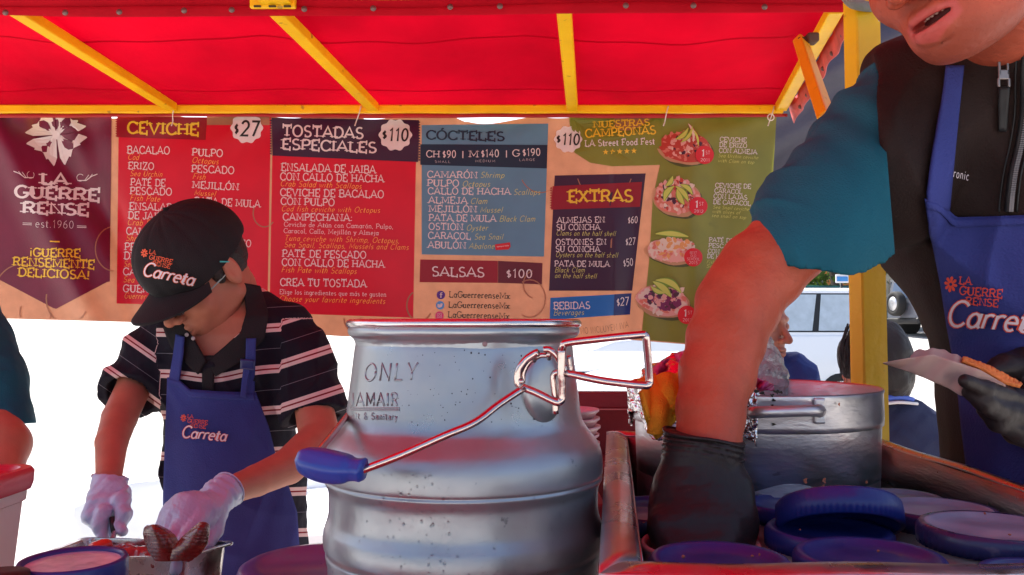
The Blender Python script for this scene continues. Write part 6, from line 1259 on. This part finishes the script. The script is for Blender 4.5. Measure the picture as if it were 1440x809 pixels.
# gloves
GLV = mat('vinyl_glove', (.50, .56, .76), .36, trans=.12, sub=.15, var=.06, bump=.0012, bs=110, spec=.6, coat=.2)
def cuff(s, W, D, r, L, n=.9):
    D = np.array(D, float) / np.linalg.norm(D); s.cone(W + D * .01, W - D * L, r, r * 1.10, .01)
g1 = Sdf(); W1 = P(153, 684, 1.43); D1 = np.array([-.06, -.30, -.95]); 
g1.chain(PX([(156, 680, 1.435), (153, 698, 1.41), (149, 714, 1.39)]), [.026, .031, .028], .01, flat=(np.array([0, 1., 0]), .7)); g1.chain(PX([(134, 712, 1.385), (128, 726, 1.375), (138, 740, 1.37)]), [.016, .0135, .010], .008)
g1.chain(PX([(146, 722, 1.365), (140, 740, 1.355), (148, 768, 1.345)]), [.0135, .0115, .0075], .006); g1.chain(PX([(150, 728, 1.385), (155, 744, 1.375), (150, 752, 1.37)]), [.012, .010, .008], .004)
g1.chain(PX([(170, 704, 1.385), (174, 722, 1.37), (166, 742, 1.36), (173, 748, 1.35)]), [.0155, .0125, .0100, .0075], .005); g1.chain(PX([(160, 716, 1.395), (163, 734, 1.385), (158, 744, 1.38)]), [.012, .0098, .0078], .004)
g1.cone(W1 + [0, 0, .01], W1 + np.array([0, .02, .022]), .025, .0275, .01)
def cutc(W, D, L):
    D = np.array(D, float) / np.linalg.norm(D); return lambda X, d: np.maximum(d, -((X - W) @ D + L))
g1.post.append(cutc(W1, D1, .017)); g1.post.append(lambda X, d: d + wrinkle(X, 75, .0016, 51)); v, f = g1.mesh(.0022); mk('glove', v, f, GLV, man)
ring_ = [P(153, 671, 1.445) + np.array([.0265 * math.cos(a), .024 * math.sin(a), -.004 * math.cos(a * 1)]) for a in np.linspace(0, 2 * math.pi, 25)[:-1]]; v, f = tube(ring_, .0017, 6, closed=True, cap=False); mk('glove_cuff', v, f, GLV, man)
g2 = Sdf(); W2 = P(308, 698, 1.36); D2 = P(215, 765, 1.24) - W2; D2 /= np.linalg.norm(D2); hand(g2, W2, D2, (-.30, -.55, .78), -1, 1.0, curl=(22, 26, 30, 34), thumb=(.85, .35, -.5), r=.0105, k=.009)
g2.ell(P(268, 722, 1.31), (.042, .03, .034), k=.02); g2.cone(W2 - D2 * .0, W2 - D2 * .028, .026, .029, .012); g2.post.append(cutc(W2, D2, .024)); g2.post.append(lambda X, d: d + wrinkle(X, 75, .0018, 61) + .0010 * np.sin(((X - W2) @ D2) * 420) * np.clip(1 - ((X - W2) @ D2) / .04, 0, 1)); v, f = g2.mesh(.0022); mk('glove', v, f, GLV, man)
cw = W2 - D2 * .024; e1 = np.cross(D2, [0, 0, 1.]); e1 /= np.linalg.norm(e1); e2 = np.cross(e1, D2); v, f = tube([cw + e1 * .0285 * math.cos(a) + e2 * .0285 * math.sin(a) for a in np.linspace(0, 2 * math.pi, 25)[:-1]], .0016, 6, closed=True, cap=False); mk('glove_cuff', v, f, GLV, man)
# cutting tool held in the right glove
t = thing('kitchen_tool', 'steel blade with a dark handle gripped in the gloved right hand', 'kitchen tool', P(165, 740, 1.33))
v, f = tube([P(158, 728, 1.362), P(161, 748, 1.350)], [.005, .0055], 10); mk('handle', v, f, BLK, t)
v, f = tube([P(161, 746, 1.351), P(158, 758, 1.33), P(150, 769, 1.30)], [.003, .0045, .0015], 8, smooth=4); mk('blade', v, f, STEEL, t)
# ---------------------------------------------------------------- person at the far left edge, only an arm in view
TEAL = mat('teal_cloth', (.010, .105, .15), .7, var=.1, vs=8, bump=.001, bs=500, spec=.22)
pe = thing('person', 'person in a teal short-sleeved shirt at the left edge, only one arm in view', 'person', P(-150, 790, 1.7) * [1, 1, 0])
s = Sdf(); TL = rows([(395, -170, -60, 1.7, .06), (425, -240, -10, 1.7, .09), (470, -260, 0, 1.7, .11), (560, -255, -5, 1.7, .11), (700, -260, 0, 1.7, .12), (850, -260, 0, 1.7, .12)])
s.slices([(a, b, c, d - .01, e - .01) for a, b, c, d, e in TL]); s.chain(PX([(-20, 475, 1.68), (-6, 590, 1.62), (8, 625, 1.58), (0, 690, 1.5)]), [.038, .038, .041, .030], .015); l_, f_, u_ = frame(-20, 10); hT = head(s, P(-115, 320, 1.68), l_, f_, u_); s.cone(P(-115, 420, 1.7), P(-115, 350, 1.7), .06, .055, .03); v, f = s.mesh(.0055); mk('body', v, f, SKIN2, pe)
s = Sdf(); s.slices(TL); sleeve(s, PX([(-30, 480, 1.68), (-18, 540, 1.66), (-4, 610, 1.63)]), [.060, .066, .068], P(-4, 597, 1.63), (.03, -.08, -1), .04, .02, seed=12); v, f = s.mesh(.005); mk('teal_shirt', v, f, TEAL, pe)
s = Sdf(); s.ell(P(-115, 305, 1.70), (.082, .10, .10), k=0); s.post.append(lambda X, d: np.maximum(d, P(0, 330, 1.7)[2] - X[:, 2])); v, f = s.mesh(.006); mk('hair', v, f, mat('dark_hair', (.015, .010, .009)), pe)
# ---------------------------------------------------------------- seated people behind the pot
NAVY = mat('navy_cloth', (.035, .04, .085), .75, bump=.0012, bs=300, var=.1, spec=.22); NAV2 = mat('blue_padded_cloth', (.03, .055, .21), .6, bump=.003, bs=60, var=.15, spec=.22)
pe = thing('person', 'man in a dark blue jacket, his face half hidden behind the bare forearm', 'person', P(1070, 800, 2.2) * [1, 1, 0])
s = Sdf(); l_, f_, u_ = frame(-42, 8); hT = head(s, P(1060, 455, 2.18), l_, f_, u_, .92); s.cone(P(1058, 520, 2.22), P(1058, 475, 2.2), .06, .052, .03)
TB = rows([(492, 1045, 1090, 2.22, .05), (500, 1000, 1115, 2.22, .08), (515, 980, 1130, 2.22, .10), (545, 968, 1145, 2.22, .11), (600, 962, 1152, 2.22, .12), (760, 955, 1160, 2.22, .14)]); s.slices([(a, b, c, d - .012, e - .012) for a, b, c, d, e in TB]); v, f = s.mesh(.0045); mk('body', v, f, SKIN2, pe)
s = Sdf(); s.slices(TB, pw=2.1); s.chain(PX([(1118, 525, 2.18), (1140, 575, 2.1), (1130, 640, 2.0)]), [.055, .05, .045], .03); s.post.append(lambda X, d: d + .006 * np.abs(np.sin(X[:, 0] * 42 - X[:, 2] * 22 + .6 * np.sin(X[:, 2] * 30))) + wrinkle(X, 40, .004, 71)); v, f = s.mesh(.005); mk('blue_jacket', v, f, NAV2, pe)
s = Sdf(); s.ell(P(1058, 440, 2.22), (.076, .085, .08), k=0); s.post.append(lambda X, d: np.maximum(d, P(0, 447, 2.2)[2] - X[:, 2])); v, f = s.mesh(.005); mk('hair', v, f, mat('grey_hair', (.12, .10, .09), .7, bump=.002, bs=200), pe)
pe = thing('person', 'person with dark hair and navy jacket seen from behind, right of the yellow post', 'person', P(1250, 800, 1.95) * [1, 1, 0])
s = Sdf(); l_, f_, u_ = frame(150, 12); head(s, P(1230, 524, 1.95), l_, f_, u_, .76); s.cone(P(1235, 580, 1.98), P(1230, 520, 1.96), .055, .05, .03)
TN = rows([(553, 1205, 1262, 1.98, .05), (562, 1195, 1288, 1.98, .075), (580, 1182, 1312, 1.98, .095), (610, 1172, 1334, 1.98, .11), (660, 1165, 1345, 1.98, .12), (800, 1160, 1352, 1.98, .14)]); s.slices([(a, b, c, d - .012, e - .012) for a, b, c, d, e in TN]); v, f = s.mesh(.005); mk('body', v, f, SKIN2, pe)
s = Sdf(); s.slices(TN); s.post.append(lambda X, d: d + wrinkle(X, 24, .005, 72)); v, f = s.mesh(.005); mk('navy_jacket', v, f, NAVY, pe)
v, f = tube(PX([(1196, 566, 1.90), (1230, 563, 1.87), (1262, 558, 1.88), (1284, 562, 1.90)]), [.006, .007, .007, .005], 8, smooth=5); mk('collar', v, f, mat('blue_collar', (.06, .12, .5), .6), pe)
v, f = tube(PX([(1196, 572, 1.885), (1230, 570, 1.865), (1262, 566, 1.87), (1290, 568, 1.90)]), .0035, 8, smooth=5); mk('collar_trim', v, f, mat('cream_trim', (.75, .70, .68), .6), pe)
s = Sdf(); s.ell(P(1234, 503, 1.95), (.072, .090, .090), k=0); s.ell(P(1245, 535, 1.93), (.052, .07, .058), k=.03); s.ell(P(1208, 500, 1.95), (.04, .06, .05), k=.03); s.post.append(lambda X, d: d + wrinkle(X, 60, .003, 73, (1, 1, .25))); v, f = s.mesh(.0035)
HB = mat('brown_black_hair', (.018, .012, .011), .45, bump=.002, bs=200, stretch=(6, 6, 1)); hair = mk('hair', v, f, HB, pe)
sv_ = []
for k in range(34):
    x = 1180 + RNG.rand() * 24; y0 = 455 + RNG.rand() * 20; y1 = 505 + RNG.rand() * 40; sv_.append(tube(PX([(x + 8, y0, 1.92), (x + RNG.randn() * 3, (y0 + y1) / 2, 1.91), (x + RNG.randn() * 5, y1, 1.90)]), [.0022, .0020, .0004], 5, smooth=4))
for k in range(6): x = 1205; sv_.append(tube(PX([(x, 500, 1.90), (x + 4 + k, 530, 1.89), (x + 10 + RNG.randn() * 4, 560 + RNG.rand() * 15, 1.89)]), [.002, .0015, .0003], 5, smooth=4))
v, f = join(sv_); o = mk('hair_strands', v, f, HB, pe); o['kind'] = 'stuff'
# ---------------------------------------------------------------- big man at the right, vest, apron, bare arm
big = thing('person', 'large man in a black vest, teal sleeve and blue apron leaning in from the right', 'person', P(1440, 700, 1.0) * [1, 1, 0])
BF = frame(60, 27, 14); PM = P(1304, 27, .735); SCH = 1.0; BC = PM - SCH * (.096 * BF[1] - .063 * BF[2])
bs = Sdf(); BT = head(bs, BC, *BF, sc=SCH, open_=.0036, ears=True, ch=.020); NKb = P(1440, 120, .98); bs.cone(BT(0, -.035, -.045), NKb, .052, .058, .03)
bs.ell(BT(0, .040, -.090), np.array([.038, .040, .016]) * SCH, np.stack(BF, 1), .03)
bs.hi[2] = min(bs.hi[2], BC[2] + .09)
v, fh_ = bs.mesh(.0021)
# lips as their own colour on the same skin
_n = SKIN.node_tree.nodes; _L = SKIN.node_tree.links; _b = _n['Principled BSDF']; _s = _b.inputs['Base Color'].links[0].from_socket
for nm_, c_, k_ in (('beard', (.17, .05, .035, 1), .45), ('lip', (.55, .10, .085, 1), .9)):
    _a = _n.new('ShaderNodeAttribute'); _a.attribute_name = nm_; _m = _n.new('ShaderNodeMath'); _m.operation = 'MULTIPLY'; _m.inputs[1].default_value = k_; _L.new(_a.outputs['Fac'], _m.inputs[0])
    _x = _n.new('ShaderNodeMix'); _x.data_type = 'RGBA'; _L.new(_s, _x.inputs[6]); _x.inputs[7].default_value = c_; _L.new(_m.outputs[0], _x.inputs[0]); _s = _x.outputs[2]
_L.new(_s, _b.inputs['Base Color'])
def loc(v): q = (v - BC) / SCH; return np.stack([q @ BF[0], q @ BF[1], q @ BF[2]], 1)
hq = loc(v); op = .0036; ax2 = np.abs(hq[:, 0]); sstep = lambda x, w_: np.clip(.5 - x / w_, 0, 1)
upd = np.abs(hq[:, 2] - (-.0600 + .3 * op) + ax2 * .19) - (.0056 - ax2 * .10); lod = np.abs(hq[:, 2] - (-.0712 - op) - ax2 * .20) - (.0098 - ax2 * .22)
LIPW = sstep(np.minimum(upd, lod), .0022) * sstep(ax2 - .0265, .003) * (hq[:, 1] > .065)
BEARD = np.clip(sstep(hq[:, 2] + .078 + 6 * hq[:, 0] ** 2, .02) * sstep(ax2 - .052, .03) * (hq[:, 1] > -.01) + sstep(np.abs(hq[:, 2] + .0475) - .0045, .006) * sstep(ax2 - .027, .012) * (hq[:, 1] > .06), 0, 1) * (1 - LIPW)
lipf = LIPW[fh_].mean(1) > .3
TBr = [(30, 1330, 1600, 1.02, .07), (47, 1282, 1630, 1.01, .085), (62, 1252, 1640, 1.01, .095), (82, 1232, 1650, 1.00, .105), (120, 1226, 1655, 1.0, .12), (175, 1225, 1660, 1.0, .13), (277, 1239, 1660, 1.0, .135), (316, 1250, 1655, 1.0, .135), (369, 1266, 1650, 1.0, .135), (425, 1297, 1650, 1.0, .14), (476, 1326, 1650, 1.0, .14), (540, 1340, 1650, 1.0, .14), (620, 1348, 1650, 1.0, .14), (800, 1352, 1650, 1.0, .14)]
tb = Sdf(); tb.slices(rows([(a, b + 12, c - 12, d, e - .012) for a, b, c, d, e in TBr])); tb.cone(NKb, BT(0, -.035, -.05), .058, .052, .03)
ARM = PX([(1300, 160, .98), (1196, 250, .935), (1128, 322, .895), (1070, 382, .870), (1037, 430, .850), (1018, 480, .830), (1009, 525, .812), (1001, 580, .790), (997, 625, .775), (992, 660, .765)])
rad = [.06, 56 * .935 / F, 56 * .895 / F, 60 * .87 / F, 57 * .85 / F, 53 * .83 / F, 52 * .812 / F, 46.5 * .79 / F, 44.5 * .775 / F, 40 * .765 / F]
tb.chain(ARM, rad, .006)
tb.chain(PX([(1600, 170, 1.0), (1690, 430, .98), (1560, 590, .90), (1500, 585, .87)]), [.07, .055, .042, .034], .02)
tb.post.append(lambda X, d: d + .0012 * np.sin(X[:, 0] * 50 + X[:, 2] * 30) + .0006 * np.sin(X[:, 2] * 170 + X[:, 0] * 60))
v2, f2 = tb.mesh(.0042); vv = np.vstack([v, v2]); ff = fh_.tolist() + (f2 + len(v)).tolist()
o = mk('body', vv, ff, SKIN, big)
for nm_, arr in (('lip', LIPW), ('beard', BEARD)):
    a_ = o.data.attributes.new(nm_, 'FLOAT', 'POINT'); a_.data.foreach_set('value', np.concatenate([arr, np.zeros(len(v2))]).astype(np.float32))
s = Sdf(); R4 = np.stack(BF, 1)
for k in range(-4, 5):
    s.ell(BT(k * .0046, .0880 - .0013 * k * k * .5, -.0606), (.0023, .0022, .0034), R4, .0012)
v, f = s.mesh(.0009); mk('teeth', v, f, mat('teeth', (.80, .72, .62), .2, coat=.4), big)
s = Sdf(); s.ell(BT(0, .072, -.066), (.020, .012, .010), R4); v, f = s.mesh(.003); mk('mouth_inside', v, f, mat('mouth_dark', (.10, .015, .015), .6), big)
# beard stubble: very short hairs on chin and upper lip
q = loc(vv[:len(v := vv[:len(vv)])]) if False else None
hv = vv[fh_[:, 0]]; qq = loc(hv); ok = (qq[:, 1] > .02) & (qq[:, 2] < -.072) & (qq[:, 2] > -.130) & (np.abs(qq[:, 0]) < .05) & ~lipf & (RNG.rand(len(qq)) < .22)
ok |= (qq[:, 1] > .06) & (qq[:, 2] < -.042) & (qq[:, 2] > -.054) & (np.abs(qq[:, 0]) < .026) & (np.abs(qq[:, 0]) > .004) & ~lipf & (RNG.rand(len(qq)) < .3)
pts = hv[ok]; N_ = pts - BT(0, .01, -.05); N_ /= np.linalg.norm(N_, axis=1)[:, None]; n = len(pts)
if n:
    jit = RNG.randn(n, 3) * .0009; dr = N_ * .5 - BF[2] * .8 + RNG.randn(n, 3) * .3; dr /= np.linalg.norm(dr, axis=1)[:, None]; a = pts + jit - N_ * .0002; sd = np.cross(dr, N_) * .00011; b = a + dr * .0011 + N_ * .0003
    V_ = np.stack([a - sd, a + sd, b], 1).reshape(-1, 3); o = mk('stubble', V_, np.arange(3 * n).reshape(-1, 3), mat('stubble_hair', (.03, .02, .018), .6), big, False); o['kind'] = 'stuff'
# vest and sleeve
vest = Sdf(); vest.slices(rows(TBr), pw=2.2); vest.cone(P(1450, 150, .99), P(1472, 45, .93), .11, .100, .03)
vest.cone(P(1446, 130, .935), P(1450, 66, .90), .088, .078, .03)
shp = Sdf(); shp.chain(PX([(1345, 140, 1.0), (1290, 172, .972), (1225, 238, .952)]), [.094, .095, .094], .01)
SA, SB = P(1228, 60, .9), P(1250, 330, .9); SN = np.cross(SB - SA, P(1238, 200, 1.2) - P(1238, 200, .8)); SN /= np.linalg.norm(SN); SN = SN if SN[0] < 0 else -SN
vest.p.append((lambda X: np.maximum(shp(X), (X - SA) @ SN - .003 * np.sin(X[:, 2] * 30)), .012, False)); vest.lo = np.minimum(vest.lo, shp.lo)
vest.post.append(lambda X, d: d + crease(X, (1, 0, .25), 30, .0060, 4) + crease(X, (.8, 0, -.6), 42, .0045, 5))
vest.post.append(lambda X, d: d + wrinkle(X, 11, .005, 81, (1, 1, .6)) + .0030 * np.sin(X[:, 0] * 38 + X[:, 2] * 14 + 1.5 * np.sin(X[:, 2] * 11)))
neckhole = Sdf(); neckhole.cone(P(1475, 60, 1.03), P(1455, -90, .95), .035, .080)
vest2 = Sdf(); vest2.other(vest); vest2.post.append(lambda X, d: np.maximum(d, -neckhole(X))); v, f = vest2.mesh(.0045); VEST = mat('black_vest_cloth', (.024, .012, .010), .72, var=.15, vs=8, bump=.0010, bs=420, spec=.22); mk('black_vest', v, f, VEST, big)
s = Sdf(); SLP = PX([(1312, 150, .98), (1244, 224, .955), (1172, 312, .91), (1146, 366, .89)])
sleeve(s, SLP, [.084, .0805, .0775, .077], P(1155, 307, .905), (.02, .58, -.82), .06, 0, seed=15, amp=.0018, solid=True)
HN = np.array([.02, .58, -.82]); HN /= np.linalg.norm(HN); HP = P(1155, 307, .905)
AXS = SLP[2] - SLP[0]; AXS /= np.linalg.norm(AXS)
s.post.append(lambda X, d: d + .0011 * np.sin((X - SLP[0]) @ np.array([.62, .25, .74]) * 58 + 1.8 * np.sin((X - SLP[0]) @ AXS * 14)) + .0016 * np.sin((X - SLP[0]) @ np.array([.8, -.2, .4]) * 120 + 2.5 * np.sin((X - SLP[0]) @ AXS * 22))); s.post.append(lambda X, d: d + crease(X, (.7, .1, .7), 66, .0045, 1) + crease(X, (.9, 0, -.2), 48, .0040, 2)); s.post.append(lambda X, d: np.maximum(d, (X - HP) @ HN + .0012 * np.sin(X[:, 0] * 90))); s.post.append(lambda X, d: np.maximum(d, (X - SA) @ -SN - .004))
v, f = s.mesh(.0032); mk('teal_sleeve', v, f, TEAL, big)
s = Sdf(); sleeve(s, PX([(1590, 150, 1.0), (1640, 250, .99), (1678, 370, .98), (1688, 410, .98)]), [.088, .084, .078, .078], P(1680, 390, .98), P(1690, 430, .98) - P(1600, 170, 1.0), .06, 0, seed=17, solid=True); v, f = s.mesh(.005); mk('teal_sleeve', v, f, TEAL, big)
s = Sdf(); s.ell(BT(0, -.024, .048), (.082, .096, .086), R4); s.post.append(lambda X, d: np.maximum(d, -((X - BT(0, .050, .085)) @ (BF[2] * .75 - BF[1] * .66)) * .9)); s.post.append(lambda X, d: d + wrinkle(X, 230, .0012, 19)); v, f = s.mesh(.004); mk('hair', v, f, mat('dark_hair', (.015, .010, .009)), big)
for q in (-1, 1): v, f = tube([BT(q * .012, .101, .020), BT(q * .030, .097, .026), BT(q * .048, .080, .020)], [.0022, .0032, .0012], 8, smooth=4); mk('eyebrow', v, f, mat('dark_hair', (.015, .010, .009)), big)
# apron, strap
va = vest
def bapf(u, v_):
    xt = 1302 + u * 330; top = np.interp(u, [0, .06, .10, .13, .42, 1], [281, 284, 296, 306, 303, 300]); py = top + v_ * (800 - top); xl_ = np.interp(py, [281, 330, 400, 460, 530, 600, 640, 700, 800], [1301, 1308, 1322, 1331, 1344, 1351, 1356, 1362, 1366]); return xl_ + u * (1620 - xl_), py
draped('apron', va, bapf, 90, 110, .007, .7, 1.15, APR, big, .003, 70)
draped('apron_strap', va, lerp_([(1331, 92), (1324, 150), (1314, 210), (1304, 290)], [(1356, 92), (1350, 150), (1344, 210), (1336, 297)]), 8, 40, .008, .7, 1.15, APR, big, .003)
draped('apron_hem', va, lambda u, v_: (1303 + u * 300, np.interp(u, [0, .06, .10, .13, .42, 1], [283, 286, 298, 308, 305, 302]) + 1 + v_ * 11), 60, 4, .0092, .7, 1.15, APR, big, .002)
va2 = Sdf(); va2.other(vest); logo(big, va2, .0112, .7, 1.15, 1337, 400, 1.45, dy=.09)
print3('vest_lettering', [('ronic', 1340, 249, 1362, 254, 13)], EMW, va2, .002, .7, 1.15, big, wt=.16, slab=False, ital=-.1)
# zip: tape, teeth and pull
zpx = [(1444, 60), (1441, 110), (1440, 160), (1433, 205), (1425, 240), (1420, 275), (1418, 298)]; zp_ = march(va2, [a for a, b in zpx], [b for a, b in zpx], .7, 1.15, .002); zc_ = crom(zp_, 14)
v, f = tube(zc_, .0042, 8); mk('zip_tape', v, f, BLK, big)
tt = [];
for i in range(0, len(zc_), 1):
    for q_ in (-1, 1): tt.append(box(zc_[i] + np.array([q_ * .0012, -.0045, 0]), (.0022, .0015, .0011)))
v, f = join(tt); o = mk('zip_teeth', v, f, mat('zip_teeth', (.22, .18, .17), .4, .6), big, False); o['kind'] = 'stuff'
for px_ in (-13, 12):
    p = march(va2, [a + px_ for a, b in zpx], [b for a, b in zpx], .7, 1.15, .0012); v, f = tube(p, .0010, 6, smooth=6); mk('zip_seam', v, f, BLK, big)
PUL = mat('pull_metal', (.30, .25, .23), .35, .8)
pz_ = march(va2, [1411], [97], .6, 1.15, .004)[0]; v, f = box(pz_ + [0, 0, .0], (.0125, .0022, .0020), bev=.0006); parts = [box(pz_ + [0, 0, .0105], (.0095, .003, .003), bev=.0008), box(pz_ + [-.0042, 0, .002], (.0024, .0028, .017), bev=.0007), box(pz_ + [.0042, 0, .002], (.0024, .0028, .017), bev=.0007), box(pz_ + [0, 0, -.006], (.0108, .0028, .010), bev=.0008), box(pz_ + [-.0052, 0, -.014], (.0026, .0028, .009), bev=.0008), box(pz_ + [.0052, 0, -.014], (.0026, .0028, .009), bev=.0008), box(pz_ + [0, .002, .016], (.016, .008, .008), bev=.0025)]
v, f = join(parts); mk('zip_pull', v, f, PUL, big, False)
draped('pull_tab', va2, lerp_([(1404, 122), (1405, 185)], [(1420, 122), (1416, 186)]), 4, 10, .004, .7, 1.15, BLK, big, .002)
# black gloves
BGL = mat('black_nitrile', (.024, .014, .013), .52, spec=.35, var=.1, bump=.0008, bs=130, dirt=(60, .70, .35), dcol=(.12, .06, .05), coat=.1)
g = Sdf(); GR = rows([(606, 937, 1042, .770, .030), (622, 935, 1043, .768, .031), (650, 930, 1042, .765, .031), (674, 921, 1043, .760, .031), (711, 911, 1046, .752, .034), (743, 910, 1051, .746, .036), (762, 914, 1050, .742, .035), (780, 922, 1044, .740, .030), (796, 938, 1030, .738, .022)])
g.slices(GR, pw=2.2)
for i, (x, dy) in enumerate(((933, 6), (962, 0), (993, 0), (1022, 4))): g.chain(PX([(x, 735 + dy, .728), (x + (985 - x) * .25, 772, .718), (x + (985 - x) * .5, 815, .730), (x + (985 - x) * .6, 850, .745)]), [.0135, .0118, .0105, .0085], .010)
g.chain(PX([(1034, 690, .755), (1040, 735, .742), (1022, 790, .725), (1008, 830, .730)]), [.016, .0135, .012, .009], .012)
def cuffr(X, d):
    px, py, yy = proj(X); w_ = np.clip((652 - py) / 30, 0, 1); return d + .0012 * w_ * np.sin((py + (px - 990) * -.16 + 2 * np.sin(px / 25)) / 1.25) - .0010 * w_ + wrinkle(X, 60, .0007, 91)
g.post.append(cuffr); g.post.append(lambda X, d: np.maximum(d, X[:, 2] - float(P(990, 613, .765)[2]) - (X[:, 0] - float(P(990, 613, .765)[0])) * -.16)); v, f = g.mesh(.0020); mk('glove', v, f, BGL, big)
cr_ = []
for j, (dz, r_) in enumerate(((0, 1.0), (-.0045, .99), (-.0095, 1.0), (-.016, 1.005))):
    c0 = P(989.5, 614, .769); a = np.linspace(0, 2 * math.pi, 41)[:-1]; cr_.append(tube([c0 + np.array([.0350 * r_ * math.cos(q), .0318 * r_ * math.sin(q), dz - .0350 * math.cos(q) * .16 + .0012 * math.sin(3 * q + j)]) for q in a], .0018 if j == 0 else .0011, 6, closed=True, cap=False))
v, f = join(cr_); mk('glove_cuff', v, f, BGL, big)
g = Sdf(); g.chain(PX([(1357, 536, .800), (1384, 548, .810), (1424, 560, .835), (1475, 572, .86)]), [8.5 * .8 / F, 13.5 * .81 / F, 15 * .835 / F, 20 * .86 / F], .004)
g.chain(PX([(1362, 552, .812), (1384, 566, .81), (1412, 580, .825), (1450, 592, .84), (1490, 600, .87)]), [.0060, .0095, .0120, .0160, .022], .004)
g.chain(PX([(1382, 578, .83), (1402, 594, .825), (1434, 606, .83), (1480, 618, .86)]), [.0055, .0085, .0115, .020], .004)
g.chain(PX([(1404, 596, .85), (1426, 612, .845), (1460, 622, .85), (1500, 625, .87)]), [.0055, .0085, .012, .02], .004)
g.ell(P(1490, 585, .87), (.045, .035, .045), k=.02)
g.chain(PX([(1392, 524, .885), (1415, 517, .89), (1450, 516, .90), (1500, 545, .90)]), [.0085, .013, .020, .028], .012)
g.chain(PX([(1500, 580, .87), (1540, 590, .89)]), [.036, .038], .02); g.post.append(lambda X, d: d + wrinkle(X, 70, .0011, 95)); v, f = g.mesh(.0022); mk('glove', v, f, BGL, big)
# paper and tostada in the left glove
PAP = mat('brown_pink_paper', (.62, .40, .36), .8, transl=.3, var=.08, vs=20, bump=.0008, bs=70)
t = thing('paper_wrap', 'folded brownish paper held in the black glove under a tostada', 'paper', P(1330, 530, .83))
def pa(u, v_):
    xs = 1242 + u * 172; top = np.interp(xs, [1242, 1280, 1312, 1339, 1378, 1414], [510, 503, 498, 507, 520, 541]); lo3 = np.interp(xs, [1242, 1280, 1334, 1350, 1380, 1414], [511, 523, 546, 556, 560, 552]); return P(xs, top + v_ * (lo3 - top), .835 - .02 * np.sin(u * 2.5) + .012 * v_ - .01 * u + .002 * np.sin(u * 30 + v_ * 5))
v, f = thick(*grid(pa, 50, 14), .0006); mk('front_fold', v, f, PAP, t)
def pb(u, v_):
    xs = 1280 + u * 128; top = np.interp(xs, [1280, 1286, 1300, 1319, 1341, 1364, 1408], [502, 493, 492, 490, 498, 508, 534]) + 1.2 * np.sin(u * 46); lo3 = np.interp(xs, [1280, 1312, 1339, 1378, 1408], [508, 502, 511, 524, 545]); return P(xs, top + v_ * (lo3 - top), .846 - .01 * u - .004 * v_ + .002 * np.sin(u * 22))
v, f = thick(*grid(pb, 60, 8), .0006); mk('back_fold', v, f, PAP, t)
def to(u, v_):
    xs = 1352 + u * 82; top = np.interp(xs, [1352, 1388, 1408, 1434], [505, 517, 527, 543]) + .5 * np.sin(u * 31 + 2) + .6 * np.sin(u * 83) + .4 * np.sin(u * 147 + 1); lo3 = np.interp(xs, [1338, 1378, 1410, 1434], [505, 521, 541, 546]); return P(xs, top + v_ * (lo3 - top), .840 - .012 * u - .006 * v_)
v, f = thick(*grid(to, 60, 6), .004); tag(mk('tostada', v, f, mat('tostada_crust', (.80, .22, .05), .7, var=.2, vs=90, bump=.003, bs=160)), 'crisp orange tostada edge showing above the folded paper', 'tostada')
